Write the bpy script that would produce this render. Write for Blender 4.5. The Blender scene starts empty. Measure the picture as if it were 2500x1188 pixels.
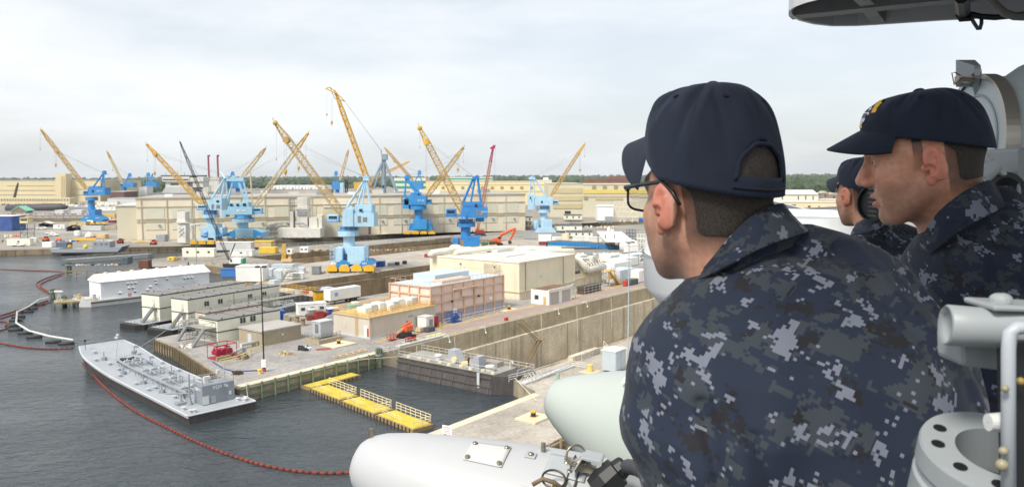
import bpy, bmesh, math, random
import numpy as np
from mathutils import Vector, Matrix
random.seed(7)
R = math.radians
# ---------------------------------------------------------------- camera
FPX, CAMH = 1900.0, 35.0                     # focal length in photo pixels (2500 wide), camera height over the water
PITCH, ROLL = math.atan(164 / FPX), R(0.27)
fw = Vector((0, math.cos(PITCH), -math.sin(PITCH)))
rt0 = Vector((1, 0, 0)); up0 = rt0.cross(fw)
rt = rt0 * math.cos(ROLL) - up0 * math.sin(ROLL); up = rt.cross(fw)
EYE = Vector((0, 0, CAMH))
sc = bpy.context.scene
C = sc.collection
cam = bpy.data.objects.new('camera', bpy.data.cameras.new('camera')); C.objects.link(cam)
cam.matrix_world = Matrix(((rt.x, up.x, -fw.x, EYE.x), (rt.y, up.y, -fw.y, EYE.y), (rt.z, up.z, -fw.z, EYE.z), (0, 0, 0, 1)))
cam.data.sensor_width = 36; cam.data.lens = 36 * FPX / 2500
cam.data.clip_start = 0.05; cam.data.clip_end = 40000
sc.camera = cam
cam.data.dof.use_dof = True; cam.data.dof.focus_distance = 2.6; cam.data.dof.aperture_fstop = 15
# ---------------------------------------------------------------- sky and sun
SUN_EL, SUN_AZ = R(50), R(-145)              # azimuth from +Y towards +X: light from the left, a little behind the camera
w = bpy.data.worlds.new('World'); sc.world = w; w.use_nodes = True
nt = w.node_tree; N = nt.nodes; L = nt.links
bg = N['Background']; bg.inputs[1].default_value = 0.10
sky = N.new('ShaderNodeTexSky'); sky.sky_type = 'NISHITA'; sky.sun_disc = False
sky.sun_elevation = SUN_EL; sky.sun_rotation = SUN_AZ; sky.dust_density = 2.5
tc = N.new('ShaderNodeTexCoord'); mp = N.new('ShaderNodeMapping'); mp.inputs['Scale'].default_value = (1.1, 1.0, 4.2)
mp.inputs['Rotation'].default_value = (0.0, R(-14), 0.0); mp.inputs['Location'].default_value = (3.3, 1.2, 0.45)
n1 = N.new('ShaderNodeTexNoise'); n1.inputs['Scale'].default_value = 1.7; n1.inputs['Detail'].default_value = 7; n1.inputs['Roughness'].default_value = .55
cr = N.new('ShaderNodeValToRGB'); cr.color_ramp.elements[0].position = .38; cr.color_ramp.elements[1].position = .62
cr.color_ramp.elements[0].color = (.58, .58, .58, 1); cr.color_ramp.elements[1].color = (.97, .97, .97, 1)
cr2 = N.new('ShaderNodeValToRGB')            # cloud tone: the underside varies a little
cr2.color_ramp.elements[0].position = .3; cr2.color_ramp.elements[1].position = .7
cr2.color_ramp.elements[0].color = (8.5, 8.95, 9.3, 1); cr2.color_ramp.elements[1].color = (9.7, 9.75, 9.8, 1)
n2 = N.new('ShaderNodeTexNoise'); n2.inputs['Scale'].default_value = .9; n2.inputs['Detail'].default_value = 4
mx = N.new('ShaderNodeMix'); mx.data_type = 'RGBA'
mu = N.new('ShaderNodeVectorMath'); mu.operation = 'SCALE'; mu.inputs['Scale'].default_value = 1.3
L.new(tc.outputs['Generated'], mp.inputs[0]); L.new(mp.outputs[0], n1.inputs['Vector']); L.new(mp.outputs[0], n2.inputs['Vector'])
L.new(n1.outputs['Fac'], cr.inputs[0]); L.new(n2.outputs['Fac'], cr2.inputs[0])
L.new(sky.outputs[0], mu.inputs[0])
L.new(cr.outputs[0], mx.inputs[0]); L.new(mu.outputs[0], mx.inputs[6]); L.new(cr2.outputs[0], mx.inputs[7]); L.new(mx.outputs[2], bg.inputs[0])
sun = bpy.data.objects.new('sun', bpy.data.lights.new('sun', 'SUN')); C.objects.link(sun)
sun.data.energy = 3.6; sun.data.angle = R(16); sun.data.color = (1, .95, .87)
sd = Vector((math.sin(SUN_AZ) * math.cos(SUN_EL), math.cos(SUN_AZ) * math.cos(SUN_EL), math.sin(SUN_EL)))
sun.rotation_euler = (-sd).to_track_quat('-Z', 'Y').to_euler()
sc.view_settings.view_transform = 'Standard'; sc.view_settings.look = 'None'
sc.view_settings.exposure = 0.2; sc.view_settings.gamma = 1
# ---------------------------------------------------------------- places
def ray(x, y): return fw + rt * ((x - 1250) / FPX) - up * ((y - 594) / FPX)
def G(x, y, z=2.5):                          # the point of the level z that the survey photograph shows at x, y
 d = ray(x, y); return EYE + d * ((z - CAMH) / d.z)
def Q(x, y, d): return EYE + ray(x, y) * d   # a point at depth d
SA = math.atan2(1450 / FPX, 1)               # bearing of the docks
SU = Vector((math.sin(SA), math.cos(SA), 0)); SV = Vector((-math.cos(SA), math.sin(SA), 0))
SROT = math.pi / 2 - SA
def S(u, v, z=0): return SU * u + SV * v + Vector((0, 0, z))
def uv_of(p): return p.dot(SU), p.dot(SV)
def depth(p): return (p - EYE).dot(fw)
# ---------------------------------------------------------------- materials
def lin(c): return tuple(((v / 255) / 12.92 if v / 255 <= .04045 else ((v / 255 + .055) / 1.055) ** 2.4) for v in c)
_m = {}
def M(rgb, rough=.65, var=.14, scale=.6, streak=0.0, dirt=(92, 78, 62), metal=0.0, bump=0.0, fine=0.0):
 """paint, concrete, timber: base colour with uneven tone, run-down streaks and fine grain"""
 key = (rgb, rough, var, scale, streak, dirt, metal, bump, fine)
 if key in _m: return _m[key]
 m = bpy.data.materials.new('surface'); m.use_nodes = True; nt = m.node_tree; N = nt.nodes; L = nt.links
 b = N['Principled BSDF']; b.inputs['Roughness'].default_value = rough; b.inputs['Metallic'].default_value = metal
 geo = N.new('ShaderNodeNewGeometry')
 nz = N.new('ShaderNodeTexNoise'); nz.inputs['Scale'].default_value = scale; nz.inputs['Detail'].default_value = 6
 nz.inputs['Roughness'].default_value = .65
 L.new(geo.outputs['Position'], nz.inputs['Vector'])
 mr = N.new('ShaderNodeMapRange'); mr.inputs[1].default_value = .3; mr.inputs[2].default_value = .7
 mr.inputs[3].default_value = 1 - var; mr.inputs[4].default_value = 1 + var * .6
 L.new(nz.outputs['Fac'], mr.inputs[0])
 sclr = N.new('ShaderNodeVectorMath'); sclr.operation = 'SCALE'; sclr.inputs[0].default_value = lin(rgb)
 L.new(mr.outputs[0], sclr.inputs['Scale'])
 out = sclr.outputs[0]
 if streak > 0:
  mp = N.new('ShaderNodeMapping'); mp.inputs['Scale'].default_value = (scale * 3.2, scale * 3.2, scale * .22)
  L.new(geo.outputs['Position'], mp.inputs[0])
  n2 = N.new('ShaderNodeTexNoise'); n2.inputs['Scale'].default_value = 1; n2.inputs['Detail'].default_value = 5; n2.inputs['Roughness'].default_value = .7
  L.new(mp.outputs[0], n2.inputs['Vector'])
  r2 = N.new('ShaderNodeMapRange'); r2.inputs[1].default_value = .5; r2.inputs[2].default_value = .78; r2.inputs[4].default_value = streak
  L.new(n2.outputs['Fac'], r2.inputs[0])
  mx = N.new('ShaderNodeMix'); mx.data_type = 'RGBA'; mx.inputs[7].default_value = (*lin(dirt), 1)
  L.new(r2.outputs[0], mx.inputs[0]); L.new(out, mx.inputs[6]); out = mx.outputs[2]
 if fine > 0:
  n3 = N.new('ShaderNodeTexNoise'); n3.inputs['Scale'].default_value = scale * 14; n3.inputs['Detail'].default_value = 3
  L.new(geo.outputs['Position'], n3.inputs['Vector'])
  r3 = N.new('ShaderNodeMapRange'); r3.inputs[1].default_value = .35; r3.inputs[2].default_value = .65; r3.inputs[3].default_value = 1 - fine; r3.inputs[4].default_value = 1 + fine
  L.new(n3.outputs['Fac'], r3.inputs[0])
  s2 = N.new('ShaderNodeVectorMath'); s2.operation = 'SCALE'; L.new(out, s2.inputs[0]); L.new(r3.outputs[0], s2.inputs['Scale']); out = s2.outputs[0]
 L.new(out, b.inputs['Base Color'])
 if bump > 0:
  bp = N.new('ShaderNodeBump'); bp.inputs['Strength'].default_value = bump; bp.inputs['Distance'].default_value = .05
  L.new(nz.outputs['Fac'], bp.inputs['Height']); L.new(bp.outputs[0], b.inputs['Normal'])
 _m[key] = m
 return m
# ---------------------------------------------------------------- mesh collector (world coordinates unless the thing is local)
class MB:
 def __init__(s): s.v = []; s.f = []; s.mi = []; s.cur = 0
 def add(s, vs, fs):
  o = len(s.v); s.v += [tuple(v) for v in vs]; s.f += [tuple(i + o for i in f) for f in fs]; s.mi += [s.cur] * len(fs); return s
 def m(s, i): s.cur = i; return s
 def box(s, c, d, rz=0.0, ax=None, taper=1.0):
  """c centre of the BOTTOM face, d sizes; ax optional (x axis, y axis)"""
  if ax is None: ax = (Vector((math.cos(rz), math.sin(rz), 0)), Vector((-math.sin(rz), math.cos(rz), 0)))
  X, Y = ax; Z = Vector((0, 0, 1)); c = Vector(c); p = []
  for k, z in ((1.0, 0), (taper, d[2])):
   for a, b in ((-1, -1), (1, -1), (1, 1), (-1, 1)): p.append(c + X * (a * d[0] / 2 * k) + Y * (b * d[1] / 2 * k) + Z * z)
  return s.add(p, [(3, 2, 1, 0), (4, 5, 6, 7), (0, 1, 5, 4), (1, 2, 6, 5), (2, 3, 7, 6), (3, 0, 4, 7)])
 def tube(s, pts, r, n=6, cap=True, closed=False):
  pts = [Vector(p) for p in pts]; rr = r if isinstance(r, (list, tuple)) else [r] * len(pts); rings = []; prev = None
  for i, p in enumerate(pts):
   if closed: t = pts[(i + 1) % len(pts)] - pts[i - 1]
   else: t = pts[min(i + 1, len(pts) - 1)] - pts[max(i - 1, 0)]
   if t.length < 1e-9: t = Vector((0, 0, 1))
   t.normalize()
   if prev is None: a = t.orthogonal().normalized()
   else:
    a = prev - t * prev.dot(t)
    a = a.normalized() if a.length > 1e-6 else t.orthogonal().normalized()
   prev = a; b = t.cross(a)
   rings.append([p + (a * math.cos(2 * math.pi * (k + .5) / n) + b * math.sin(2 * math.pi * (k + .5) / n)) * rr[i] for k in range(n)])
  vs = [q for g in rings for q in g]; fs = []
  m_ = len(pts)
  for i in range(m_ if closed else m_ - 1):
   j = (i + 1) % m_
   for k in range(n): fs.append((i * n + k, i * n + (k + 1) % n, j * n + (k + 1) % n, j * n + k))
  if cap and not closed: fs.append(tuple(range(n))[::-1]); fs.append(tuple((m_ - 1) * n + k for k in range(n)))
  return s.add(vs, fs)
 def bar(s, a, b, r, n=4): return s.tube([a, b], r, n)
 def prism(s, poly, off):
  """poly: list of points (flat outline), off: extrusion vector"""
  n = len(poly); off = Vector(off); p = [Vector(q) for q in poly]; vs = p + [q + off for q in p]
  fs = [tuple(range(n))[::-1], tuple(range(n, 2 * n))] + [(i, (i + 1) % n, n + (i + 1) % n, n + i) for i in range(n)]
  return s.add(vs, fs)
 def lathe(s, base, axis, prof, n=16, a0=0.0, a1=2 * math.pi):
  axis = Vector(axis).normalized(); a = axis.orthogonal().normalized()
  if abs(axis.z) > .99: a = Vector((1, 0, 0))
  b = axis.cross(a); base = Vector(base); vs = []; fs = []
  full = abs(a1 - a0 - 2 * math.pi) < 1e-6; nn = n if full else n + 1
  for (h, r) in prof:
   for k in range(nn):
    t = a0 + (a1 - a0) * k / n; vs.append(base + axis * h + (a * math.cos(t) + b * math.sin(t)) * r)
  for i in range(len(prof) - 1):
   for k in range(n):
    k2 = (k + 1) % nn; fs.append((i * nn + k, i * nn + k2, (i + 1) * nn + k2, (i + 1) * nn + k))
  return s.add(vs, fs)
 def cyl(s, base, h, r, n=12, r2=None): return s.lathe(base, (0, 0, 1), [(0, 1e-4), (0, r), (h, r if r2 is None else r2), (h, 1e-4)], n)
 def ball(s, c, r, n=10, k=6, sz=1.0):
  prof = [(-r * sz * math.cos(math.pi * i / k), max(r * math.sin(math.pi * i / k), 1e-4)) for i in range(k + 1)]
  return s.lathe(c, (0, 0, 1), prof, n)
 def lattice(s, p0, p1, w0, w1, bays, r, side=None, ends=(.35, .35), h=1.0):
  """four-chord lattice boom from p0 to p1, w0/w1 width, ends taper lengths (fractions of bays)"""
  p0, p1 = Vector(p0), Vector(p1); t = (p1 - p0).normalized()
  a = (Vector(side) - t * Vector(side).dot(t)).normalized(); b = t.cross(a); rows = []
  for i in range(bays + 1):
   q = i / bays; wd = w0 + (w1 - w0) * q; c = p0.lerp(p1, q)
   rows.append([c + a * (x * wd / 2) + b * (y * wd * h / 2) for x, y in ((-1, -1), (1, -1), (1, 1), (-1, 1))])
  for k in range(4): s.tube([g[k] for g in rows], r, 4)
  for i in range(bays):
   for k in range(4):
    j = (k + 1) % 4; A, B = (k, j) if (i + k) % 2 == 0 else (j, k)
    s.bar(rows[i][A], rows[i + 1][B], r * .6)
    if i: s.bar(rows[i][k], rows[i][j], r * .5)
  return s
 def build(s, name, mats, parent=None, smooth=False, bevel=0.0, loc=None):
  o = mesh_obj(name, s.v, s.f, mats, s.mi, parent, smooth, loc)
  if bevel:
   mod = o.modifiers.new('b', 'BEVEL'); mod.width = bevel; mod.segments = 2; mod.limit_method = 'ANGLE'
  return o
WL = {}
def mesh_obj(name, vs, fs, mats, mi, parent, smooth, loc=None):
 me = bpy.data.meshes.new(name)
 o = bpy.data.objects.new(name, me); C.objects.link(o)
 if parent is not None: org = WL.get(parent.name, Vector()); o.parent = parent
 else:
  if loc is None:
   a = np.array(vs); loc = Vector((*((a.max(0) + a.min(0)) / 2)[:2], a[:, 2].min()))
  org = Vector(loc); o.location = org
 WL[o.name] = org.copy()
 me.from_pydata([(v[0] - org.x, v[1] - org.y, v[2] - org.z) for v in vs], [], fs)
 for m in (mats if isinstance(mats, (list, tuple)) else [mats]): me.materials.append(m)
 if mi is not None and any(mi): me.polygons.foreach_set('material_index', mi)
 if smooth:
  me.polygons.foreach_set('use_smooth', [True] * len(me.polygons))
 bm = bmesh.new(); bm.from_mesh(me); bmesh.ops.recalc_face_normals(bm, faces=bm.faces); bm.to_mesh(me); bm.free()
 me.update()
 return o
def tag(o, label, cat, group=None, kind=None):
 o['label'] = label; o['category'] = cat
 if group: o['group'] = group
 if kind: o['kind'] = kind
 return o
def thing(name, label, cat, loc, group=None, local=False, rz=0.0):
 o = bpy.data.objects.new(name, None); C.objects.link(o); o.location = loc; o.rotation_euler.z = rz; o.empty_display_size = .5
 WL[o.name] = Vector() if local else Vector(loc)
 return tag(o, label, cat, group)
def structure(o): o['kind'] = 'structure'; return o
def copy_tree(src, loc, rz, label, group=None, parent=None):
 c = src.copy(); C.objects.link(c)
 if parent is None:
  c.location = loc; c.rotation_euler.z = rz; c['label'] = label
  if group: c['group'] = group
 else: c.parent = parent
 for ch in src.children: copy_tree(ch, None, None, None, None, c)
 return c
def text(body, at, x, y, size, mat, parent, name='lettering', align='CENTER'):
 """raised lettering: x reading direction, y upwards"""
 cu = bpy.data.curves.new(name, 'FONT'); cu.body = body; cu.size = size; cu.extrude = .006; cu.align_x = align; cu.align_y = 'CENTER'
 cu.materials.append(mat); o = bpy.data.objects.new(name, cu); C.objects.link(o)
 x = Vector(x).normalized(); y = (Vector(y) - x * Vector(y).dot(x)).normalized(); z = x.cross(y)
 p = Vector(at) + z * .015; org = WL.get(parent.name, Vector()) if parent else Vector()
 o.matrix_world = Matrix(((x.x, y.x, z.x, p.x - org.x), (x.y, y.y, z.y, p.y - org.y), (x.z, y.z, z.z, p.z - org.z), (0, 0, 0, 1)))
 me = bpy.data.meshes.new_from_object(o.evaluated_get(bpy.context.evaluated_depsgraph_get()))
 m2 = bpy.data.objects.new(name, me); C.objects.link(m2); m2.matrix_world = o.matrix_basis.copy()
 bpy.data.objects.remove(o)
 if parent: m2.parent = parent
 return m2
# ================================================================ SETTING: water, land, docks
def water_mat():
 m = bpy.data.materials.new('water'); m.use_nodes = True; nt = m.node_tree; N = nt.nodes; L = nt.links
 b = N['Principled BSDF']; b.inputs['Base Color'].default_value = (.038, .048, .054, 1); b.inputs['Roughness'].default_value = .16
 b.inputs['IOR'].default_value = 1.33
 geo = N.new('ShaderNodeNewGeometry'); mp = N.new('ShaderNodeMapping'); mp.inputs['Scale'].default_value = (.55, 1.0, 1.0); mp.inputs['Rotation'].default_value = (0, 0, R(-20))
 L.new(geo.outputs['Position'], mp.inputs[0])
 h = None
 for s, d, wt in ((.16, 3, .9), (.7, 3, .5), (2.6, 3, .2)):
  n = N.new('ShaderNodeTexNoise'); n.inputs['Scale'].default_value = s; n.inputs['Detail'].default_value = d; n.inputs['Distortion'].default_value = .6
  L.new(mp.outputs[0], n.inputs['Vector'])
  k = N.new('ShaderNodeMath'); k.operation = 'MULTIPLY'; k.inputs[1].default_value = wt; L.new(n.outputs['Fac'], k.inputs[0])
  if h is None: h = k.outputs[0]
  else:
   a = N.new('ShaderNodeMath'); a.operation = 'ADD'; L.new(h, a.inputs[0]); L.new(k.outputs[0], a.inputs[1]); h = a.outputs[0]
 n = N.new('ShaderNodeTexNoise'); n.inputs['Scale'].default_value = .035; n.inputs['Detail'].default_value = 4; L.new(mp.outputs[0], n.inputs['Vector'])
 r = N.new('ShaderNodeMapRange'); r.inputs[1].default_value = .38; r.inputs[2].default_value = .62; r.inputs[3].default_value = .35; r.inputs[4].default_value = 1.0; L.new(n.outputs['Fac'], r.inputs[0])
 bp = N.new('ShaderNodeBump'); L.new(r.outputs[0], bp.inputs['Strength']); bp.inputs['Strength'].default_value = .75; bp.inputs['Distance'].default_value = 1.0
 L.new(h, bp.inputs['Height']); L.new(bp.outputs[0], b.inputs['Normal'])
 return m
WATER = water_mat()
X0 = 7500
mb = MB()
wp = [Vector((-X0, -600, 0)), Vector((4500, -600, 0)), S(700, 5), S(330, 5), S(200, 70), S(99, 70), S(99, 110), S(134, 150), S(134, 205), S(180, 235), S(180, 282), S(330, 276), S(760, 290), Vector((1500, 3000, 0)), Vector((-X0, 3000, 0))]
mb.add(wp, [tuple(range(len(wp)))])
structure(mb.build('water', WATER))
CONC = M((172, 164, 152), .85, .3, .14, .45, (112, 102, 90), fine=.12)
ASPH = M((152, 148, 144), .9, .3, .12, .5, (96, 90, 84), fine=.12)
FARG = M((144, 139, 130), .9, .35, .05, .4, (100, 92, 82), fine=.2)
WALL = M((172, 160, 136), .9, .3, .25, .65, (84, 76, 62), fine=.12)
WALLD = M((140, 124, 100), .9, .4, .3, .6, (66, 58, 48), fine=.15)
def land(name, poly, z0, z1, top, side):
 n = len(poly); lo = [Vector((p.x, p.y, z0)) for p in poly]; hi = [Vector((p.x, p.y, z1)) for p in poly]
 mb = MB(); mb.add(hi, [tuple(range(n))]); mb.m(1)
 mb.add(lo + hi, [(i, (i + 1) % n, n + (i + 1) % n, n + i) for i in range(n)])
 return structure(mb.build(name, [top, side]))
far = [G(-900, 622), G(0, 610), G(440, 600), G(860, 575), G(1290, 548), G(1700, 535), S(740, 270), S(720, 240), S(720, -50), Vector((3000, 300, 0)), Vector((X0, 3000, 0)), Vector((X0, 8400, 0)), Vector((-X0, 8400, 0)), Vector((-X0, 3010, 0)),
       G(-900, 537), G(30, 532.5), G(262, 531.5), G(262, 540.5), G(30, 541.5), G(-900, 549)]
land('ground', far, -3, 2.5, FARG, WALLD)
land('quay', [S(68.5, 105.7), S(99, 105.7), S(103, 105.2), S(262, 105.2), S(262, 160), S(128, 160), S(119, 156), S(80, 152.5), S(78.5, 142)], -11, 2.5, ASPH, WALL)
land('quay', [S(60, 67.2), S(94, 67.2), S(97.5, 74.5), S(262, 73), S(262, 0), G(1600, 1150), G(1520, 1100), G(1428, 1057), G(1375, 1065), G(1290, 1108), S(60, 54)], -11, 2.5, CONC, WALL)
be = [G(1600, 545), G(1290, 562), G(1000, 580), G(700, 603)]
land('quay', [S(137, 198), S(320, 198), S(320, 240), S(186, 240), S(160, 222), S(146, 212), S(140, 206)], -11, 2.5, CONC, WALLD)
land('quay', [S(262, 0), S(720, 0), S(720, 240), S(320, 240), S(320, 198), S(262, 198)], -11, 2.5, FARG, WALL)
land('quay', [S(720, 240), S(740, 270), be[0], be[1], be[2], be[3], G(470, 622), G(372, 632), G(366, 651), G(505, 648), S(160, 222), S(186, 240), S(186, 278), S(310, 278), S(310, 240)], -8, 2.5, FARG, WALLD)
# floors of the dry docks
for a in ([S(101, 72), S(262, 72), S(262, 106), S(101, 106)], [S(136, 160), S(262, 160), S(262, 198), S(136, 198)], [S(180, 240), S(310, 240), S(310, 278), S(180, 278)]):
 mb = MB(); mb.add([Vector((p.x, p.y, -9.8)) for p in a], [(0, 1, 2, 3)]); structure(mb.build('dock_floor', WALL))
# stepped altars of the far dry dock and ledges of the near one
mb = MB()
for k in range(4): mb.box(S(248, 277.6 - k * 1.3, -9.7), (124 - k * .6, 1.2, 9.4 - k * 2.6), SROT)
structure(mb.build('dock_wall', M((168, 150, 120), .9, .35, .2, .6, (80, 66, 50), fine=.15)))
CONCW = M((202, 192, 172), .88, .3, .16, .8, (112, 98, 76), fine=.12)
mb = MB()
mb.box(S(181.5, 104.75, -9.7), (158, .9, 8.6), SROT)
for i, u in enumerate(np.arange(108, 258, 9.3)): mb.m(1).box(S(u + (i * 37 % 11) * .5, 104.25, -9.7), (.14 + i % 3 * .07, .08, 8.5), SROT)
structure(mb.build('dock_wall', [CONCW, M((150, 138, 116), .9)]))
mb = MB()
mb.box(S(199, 197.3, -9.7), (124, 1.3, 10.2), SROT)
structure(mb.build('dock_wall', M((132, 116, 92), .9, .35, .2, .75, (56, 50, 42), fine=.15)))
# concrete copings and painted lines on the dockside
def strip(name, pts, wd, z, mat):
 mb = MB(); pts = [Vector((p.x, p.y, 0)) for p in pts]
 vs = []
 for i, p in enumerate(pts):
  t = (pts[min(i + 1, len(pts) - 1)] - pts[max(i - 1, 0)]).normalized(); nrm = Vector((-t.y, t.x, 0))
  vs += [p + nrm * wd / 2 + Vector((0, 0, z)), p - nrm * wd / 2 + Vector((0, 0, z))]
 mb.add(vs, [(2 * i, 2 * i + 1, 2 * i + 3, 2 * i + 2) for i in range(len(pts) - 1)])
 return structure(mb.build(name, mat))
PALEC = M((206, 196, 172), .85, .16, .3, fine=.08)
YEL = M((206, 168, 84), .8, .3, .6, fine=.15)
strip('quay_coping', [S(69, 106.6), S(98, 106.6)], 1.6, 2.508, PALEC)
strip('quay_coping', [S(103, 106.0), S(262, 106.0)], 1.5, 2.508, M((158, 148, 128), .9, .3, .4, fine=.1))
strip('quay_coping', [S(61, 66.4), S(93, 66.4)], 1.4, 2.508, PALEC)
strip('road', [S(104, 110.2), S(262, 110.2)], 5.0, 2.504, M((156, 140, 134), .9, .15, .2, fine=.1))
strip('rail_line', [S(104, 113.1), S(262, 113.1)], .55, 2.512, YEL)
strip('rail_line', [S(104, 114.2), S(262, 114.2)], .35, 2.512, YEL)
strip('rail_line', [S(104, 107.3), S(262, 107.3)], .3, 2.516, YEL)
strip('rail_line', [S(118, 128.6), S(134, 134)], .3, 2.512, YEL)
strip('rail_line', [S(128, 154.5), S(200, 152.5)], .8, 2.512, YEL)
strip('rail_line', [S(100, 127), S(134, 140)], .25, 2.512, YEL)
strip('road', [G(100, 563), G(300, 572), G(700, 578)], 14, 2.508, M((160, 156, 148), .9, .2, .1, fine=.1))
strip('road', [G(-40, 592), G(200, 586), G(440, 590)], 10, 2.508, M((172, 164, 150), .9, .2, .1, fine=.1))
strip('quay_coping', [G(640, 582.5), G(860, 576), G(1290, 549), G(1600, 537.5)], 2.2, 2.52, M((196, 182, 148), .9, .2, .2))
for a, b in ((109.4, 107.2), (115.8, 107.2)):
 mb = MB(); mb.box(S(a, 108.2, 2.51), (4.6, 2.3, .09), SROT); structure(mb.build('hatch_cover', M((222, 206, 96), .7, .1, .8, fine=.1)))
# distant wood: thousands of crowns that read as one mass
ico = bmesh.new(); bmesh.ops.create_icosphere(ico, subdivisions=2, radius=1); ico.verts.ensure_lookup_table()
IV = np.array([v.co for v in ico.verts]); IF = np.array([[v.index for v in f.verts] for f in ico.faces]); ico.free()
rng = np.random.default_rng(3)
allv = []; allf = []; off = 0
for i in range(5200):
 x = rng.uniform(-80, 2580); y = 437.8 + 20 * rng.random() ** 1.8
 if i > 4500: x = rng.uniform(1840, 2120); y = rng.uniform(446, 474)
 if 250 < x < 420: y = min(437.8 + (y - 437.8) * 1.9, 482)
 p = G(x, y + .0047 * (1250 - x), 2.5)
 d = p.y
 r = rng.uniform(6, 10) * (1 + d / 6000)
 sp = np.array([r, r, r * rng.uniform(.75, 1.25)])
 nz = 1 + .22 * rng.standard_normal((len(IV), 1))
 v = IV * nz * sp + np.array([p.x, p.y, 2.5 + r * .8])
 allv.append(v); allf.append(IF + off); off += len(IV)
def leaf_mat(a, b, sc):
 m = bpy.data.materials.new('foliage'); m.use_nodes = True; nt = m.node_tree; N = nt.nodes; L = nt.links
 bs = N['Principled BSDF']; bs.inputs['Roughness'].default_value = .8
 geo = N.new('ShaderNodeNewGeometry'); nz = N.new('ShaderNodeTexNoise'); nz.inputs['Scale'].default_value = sc; nz.inputs['Detail'].default_value = 8; nz.inputs['Roughness'].default_value = .75
 L.new(geo.outputs['Position'], nz.inputs['Vector'])
 r = N.new('ShaderNodeValToRGB'); r.color_ramp.elements[0].position = .36; r.color_ramp.elements[1].position = .66
 r.color_ramp.elements[0].color = (*a, 1); r.color_ramp.elements[1].color = (*b, 1)
 L.new(nz.outputs['Fac'], r.inputs[0]); L.new(r.outputs[0], bs.inputs['Base Color'])
 return m
LEAF = leaf_mat((.022, .042, .024), (.075, .115, .045), .05)
av = np.concatenate(allv); af = np.concatenate(allf)
me = bpy.data.meshes.new('distant_wood'); me.from_pydata(av.tolist(), [], af.tolist()); me.materials.append(LEAF)
ow = bpy.data.objects.new('distant_wood', me); C.objects.link(ow)
tag(ow, 'flat dark green wood along the whole horizon behind the shipyard', 'wood', kind='stuff')
# ================================================================ CRANES
LB = M((166, 202, 224), .55, .14, .25, .4, (140, 132, 118)); LB2 = M((152, 192, 212), .55, .14, .25, .4, (138, 132, 118))
BL = M((50, 132, 194), .55, .16, .25, .35, (84, 104, 118)); BLD = M((58, 150, 208), .5, .12, .25)
YB = M((208, 164, 60), .6, .25, .4, .3, (140, 104, 60)); OCH = M((184, 152, 84), .6, .2, .3); CRM = M((206, 192, 160), .6, .2, .3); YW = M((224, 174, 40), .5, .2, .6)
GB = M((128, 146, 162), .5, .15, .25, .15); DK = M((40, 42, 44), .6, .2, .5); STEEL = M((120, 122, 122), .5, .2, .5); WHT = M((232, 232, 228), .5, .06, .5); GLS = M((36, 48, 56), .15, .1, .5)
RED = M((176, 40, 60), .5, .2, .4); RUST = M((150, 84, 62), .8, .3, .4); GREY = M((150, 154, 158), .55, .12, .4, .15); LETTER = M((240, 240, 236), .6, .02)
class Flat:
 """turns survey-photo pixels into metres on the vertical plane that stands at point b and faces the dock front"""
 def __init__(s, bx, by, z=2.5, p=None):
  s.p = p if p is not None else G(bx, by, z); s.d = depth(s.p); s.k = s.d / FPX
 def at(s, x, y, dy=0.0):
  q = Q(x, y, s.d); h = ray(x, y); t = (s.p.y + dy) / h.y; return EYE + h * t
 def ex(s, mb, poly, t, dy=0.0):
  """extrude pixel outline to thickness t metres around the plane"""
  return mb.prism([s.at(x, y, dy - t / 2) for x, y in poly], (0, t, 0))
 def rect(s, mb, x0, y0, x1, y1, t, dy=0.0): return s.ex(mb, [(x0, y1), (x1, y1), (x1, y0), (x0, y0)], t, dy)
 def vcyl(s, mb, xc, wd, y0, y1, n=16, dy=0.0):
  b, t = s.at(xc, y1, dy), s.at(xc, y0, dy); return mb.cyl(b, t.z - b.z, wd * s.k / 2, n)
GR = 'dockyard portal cranes with luffing booms'
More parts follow.
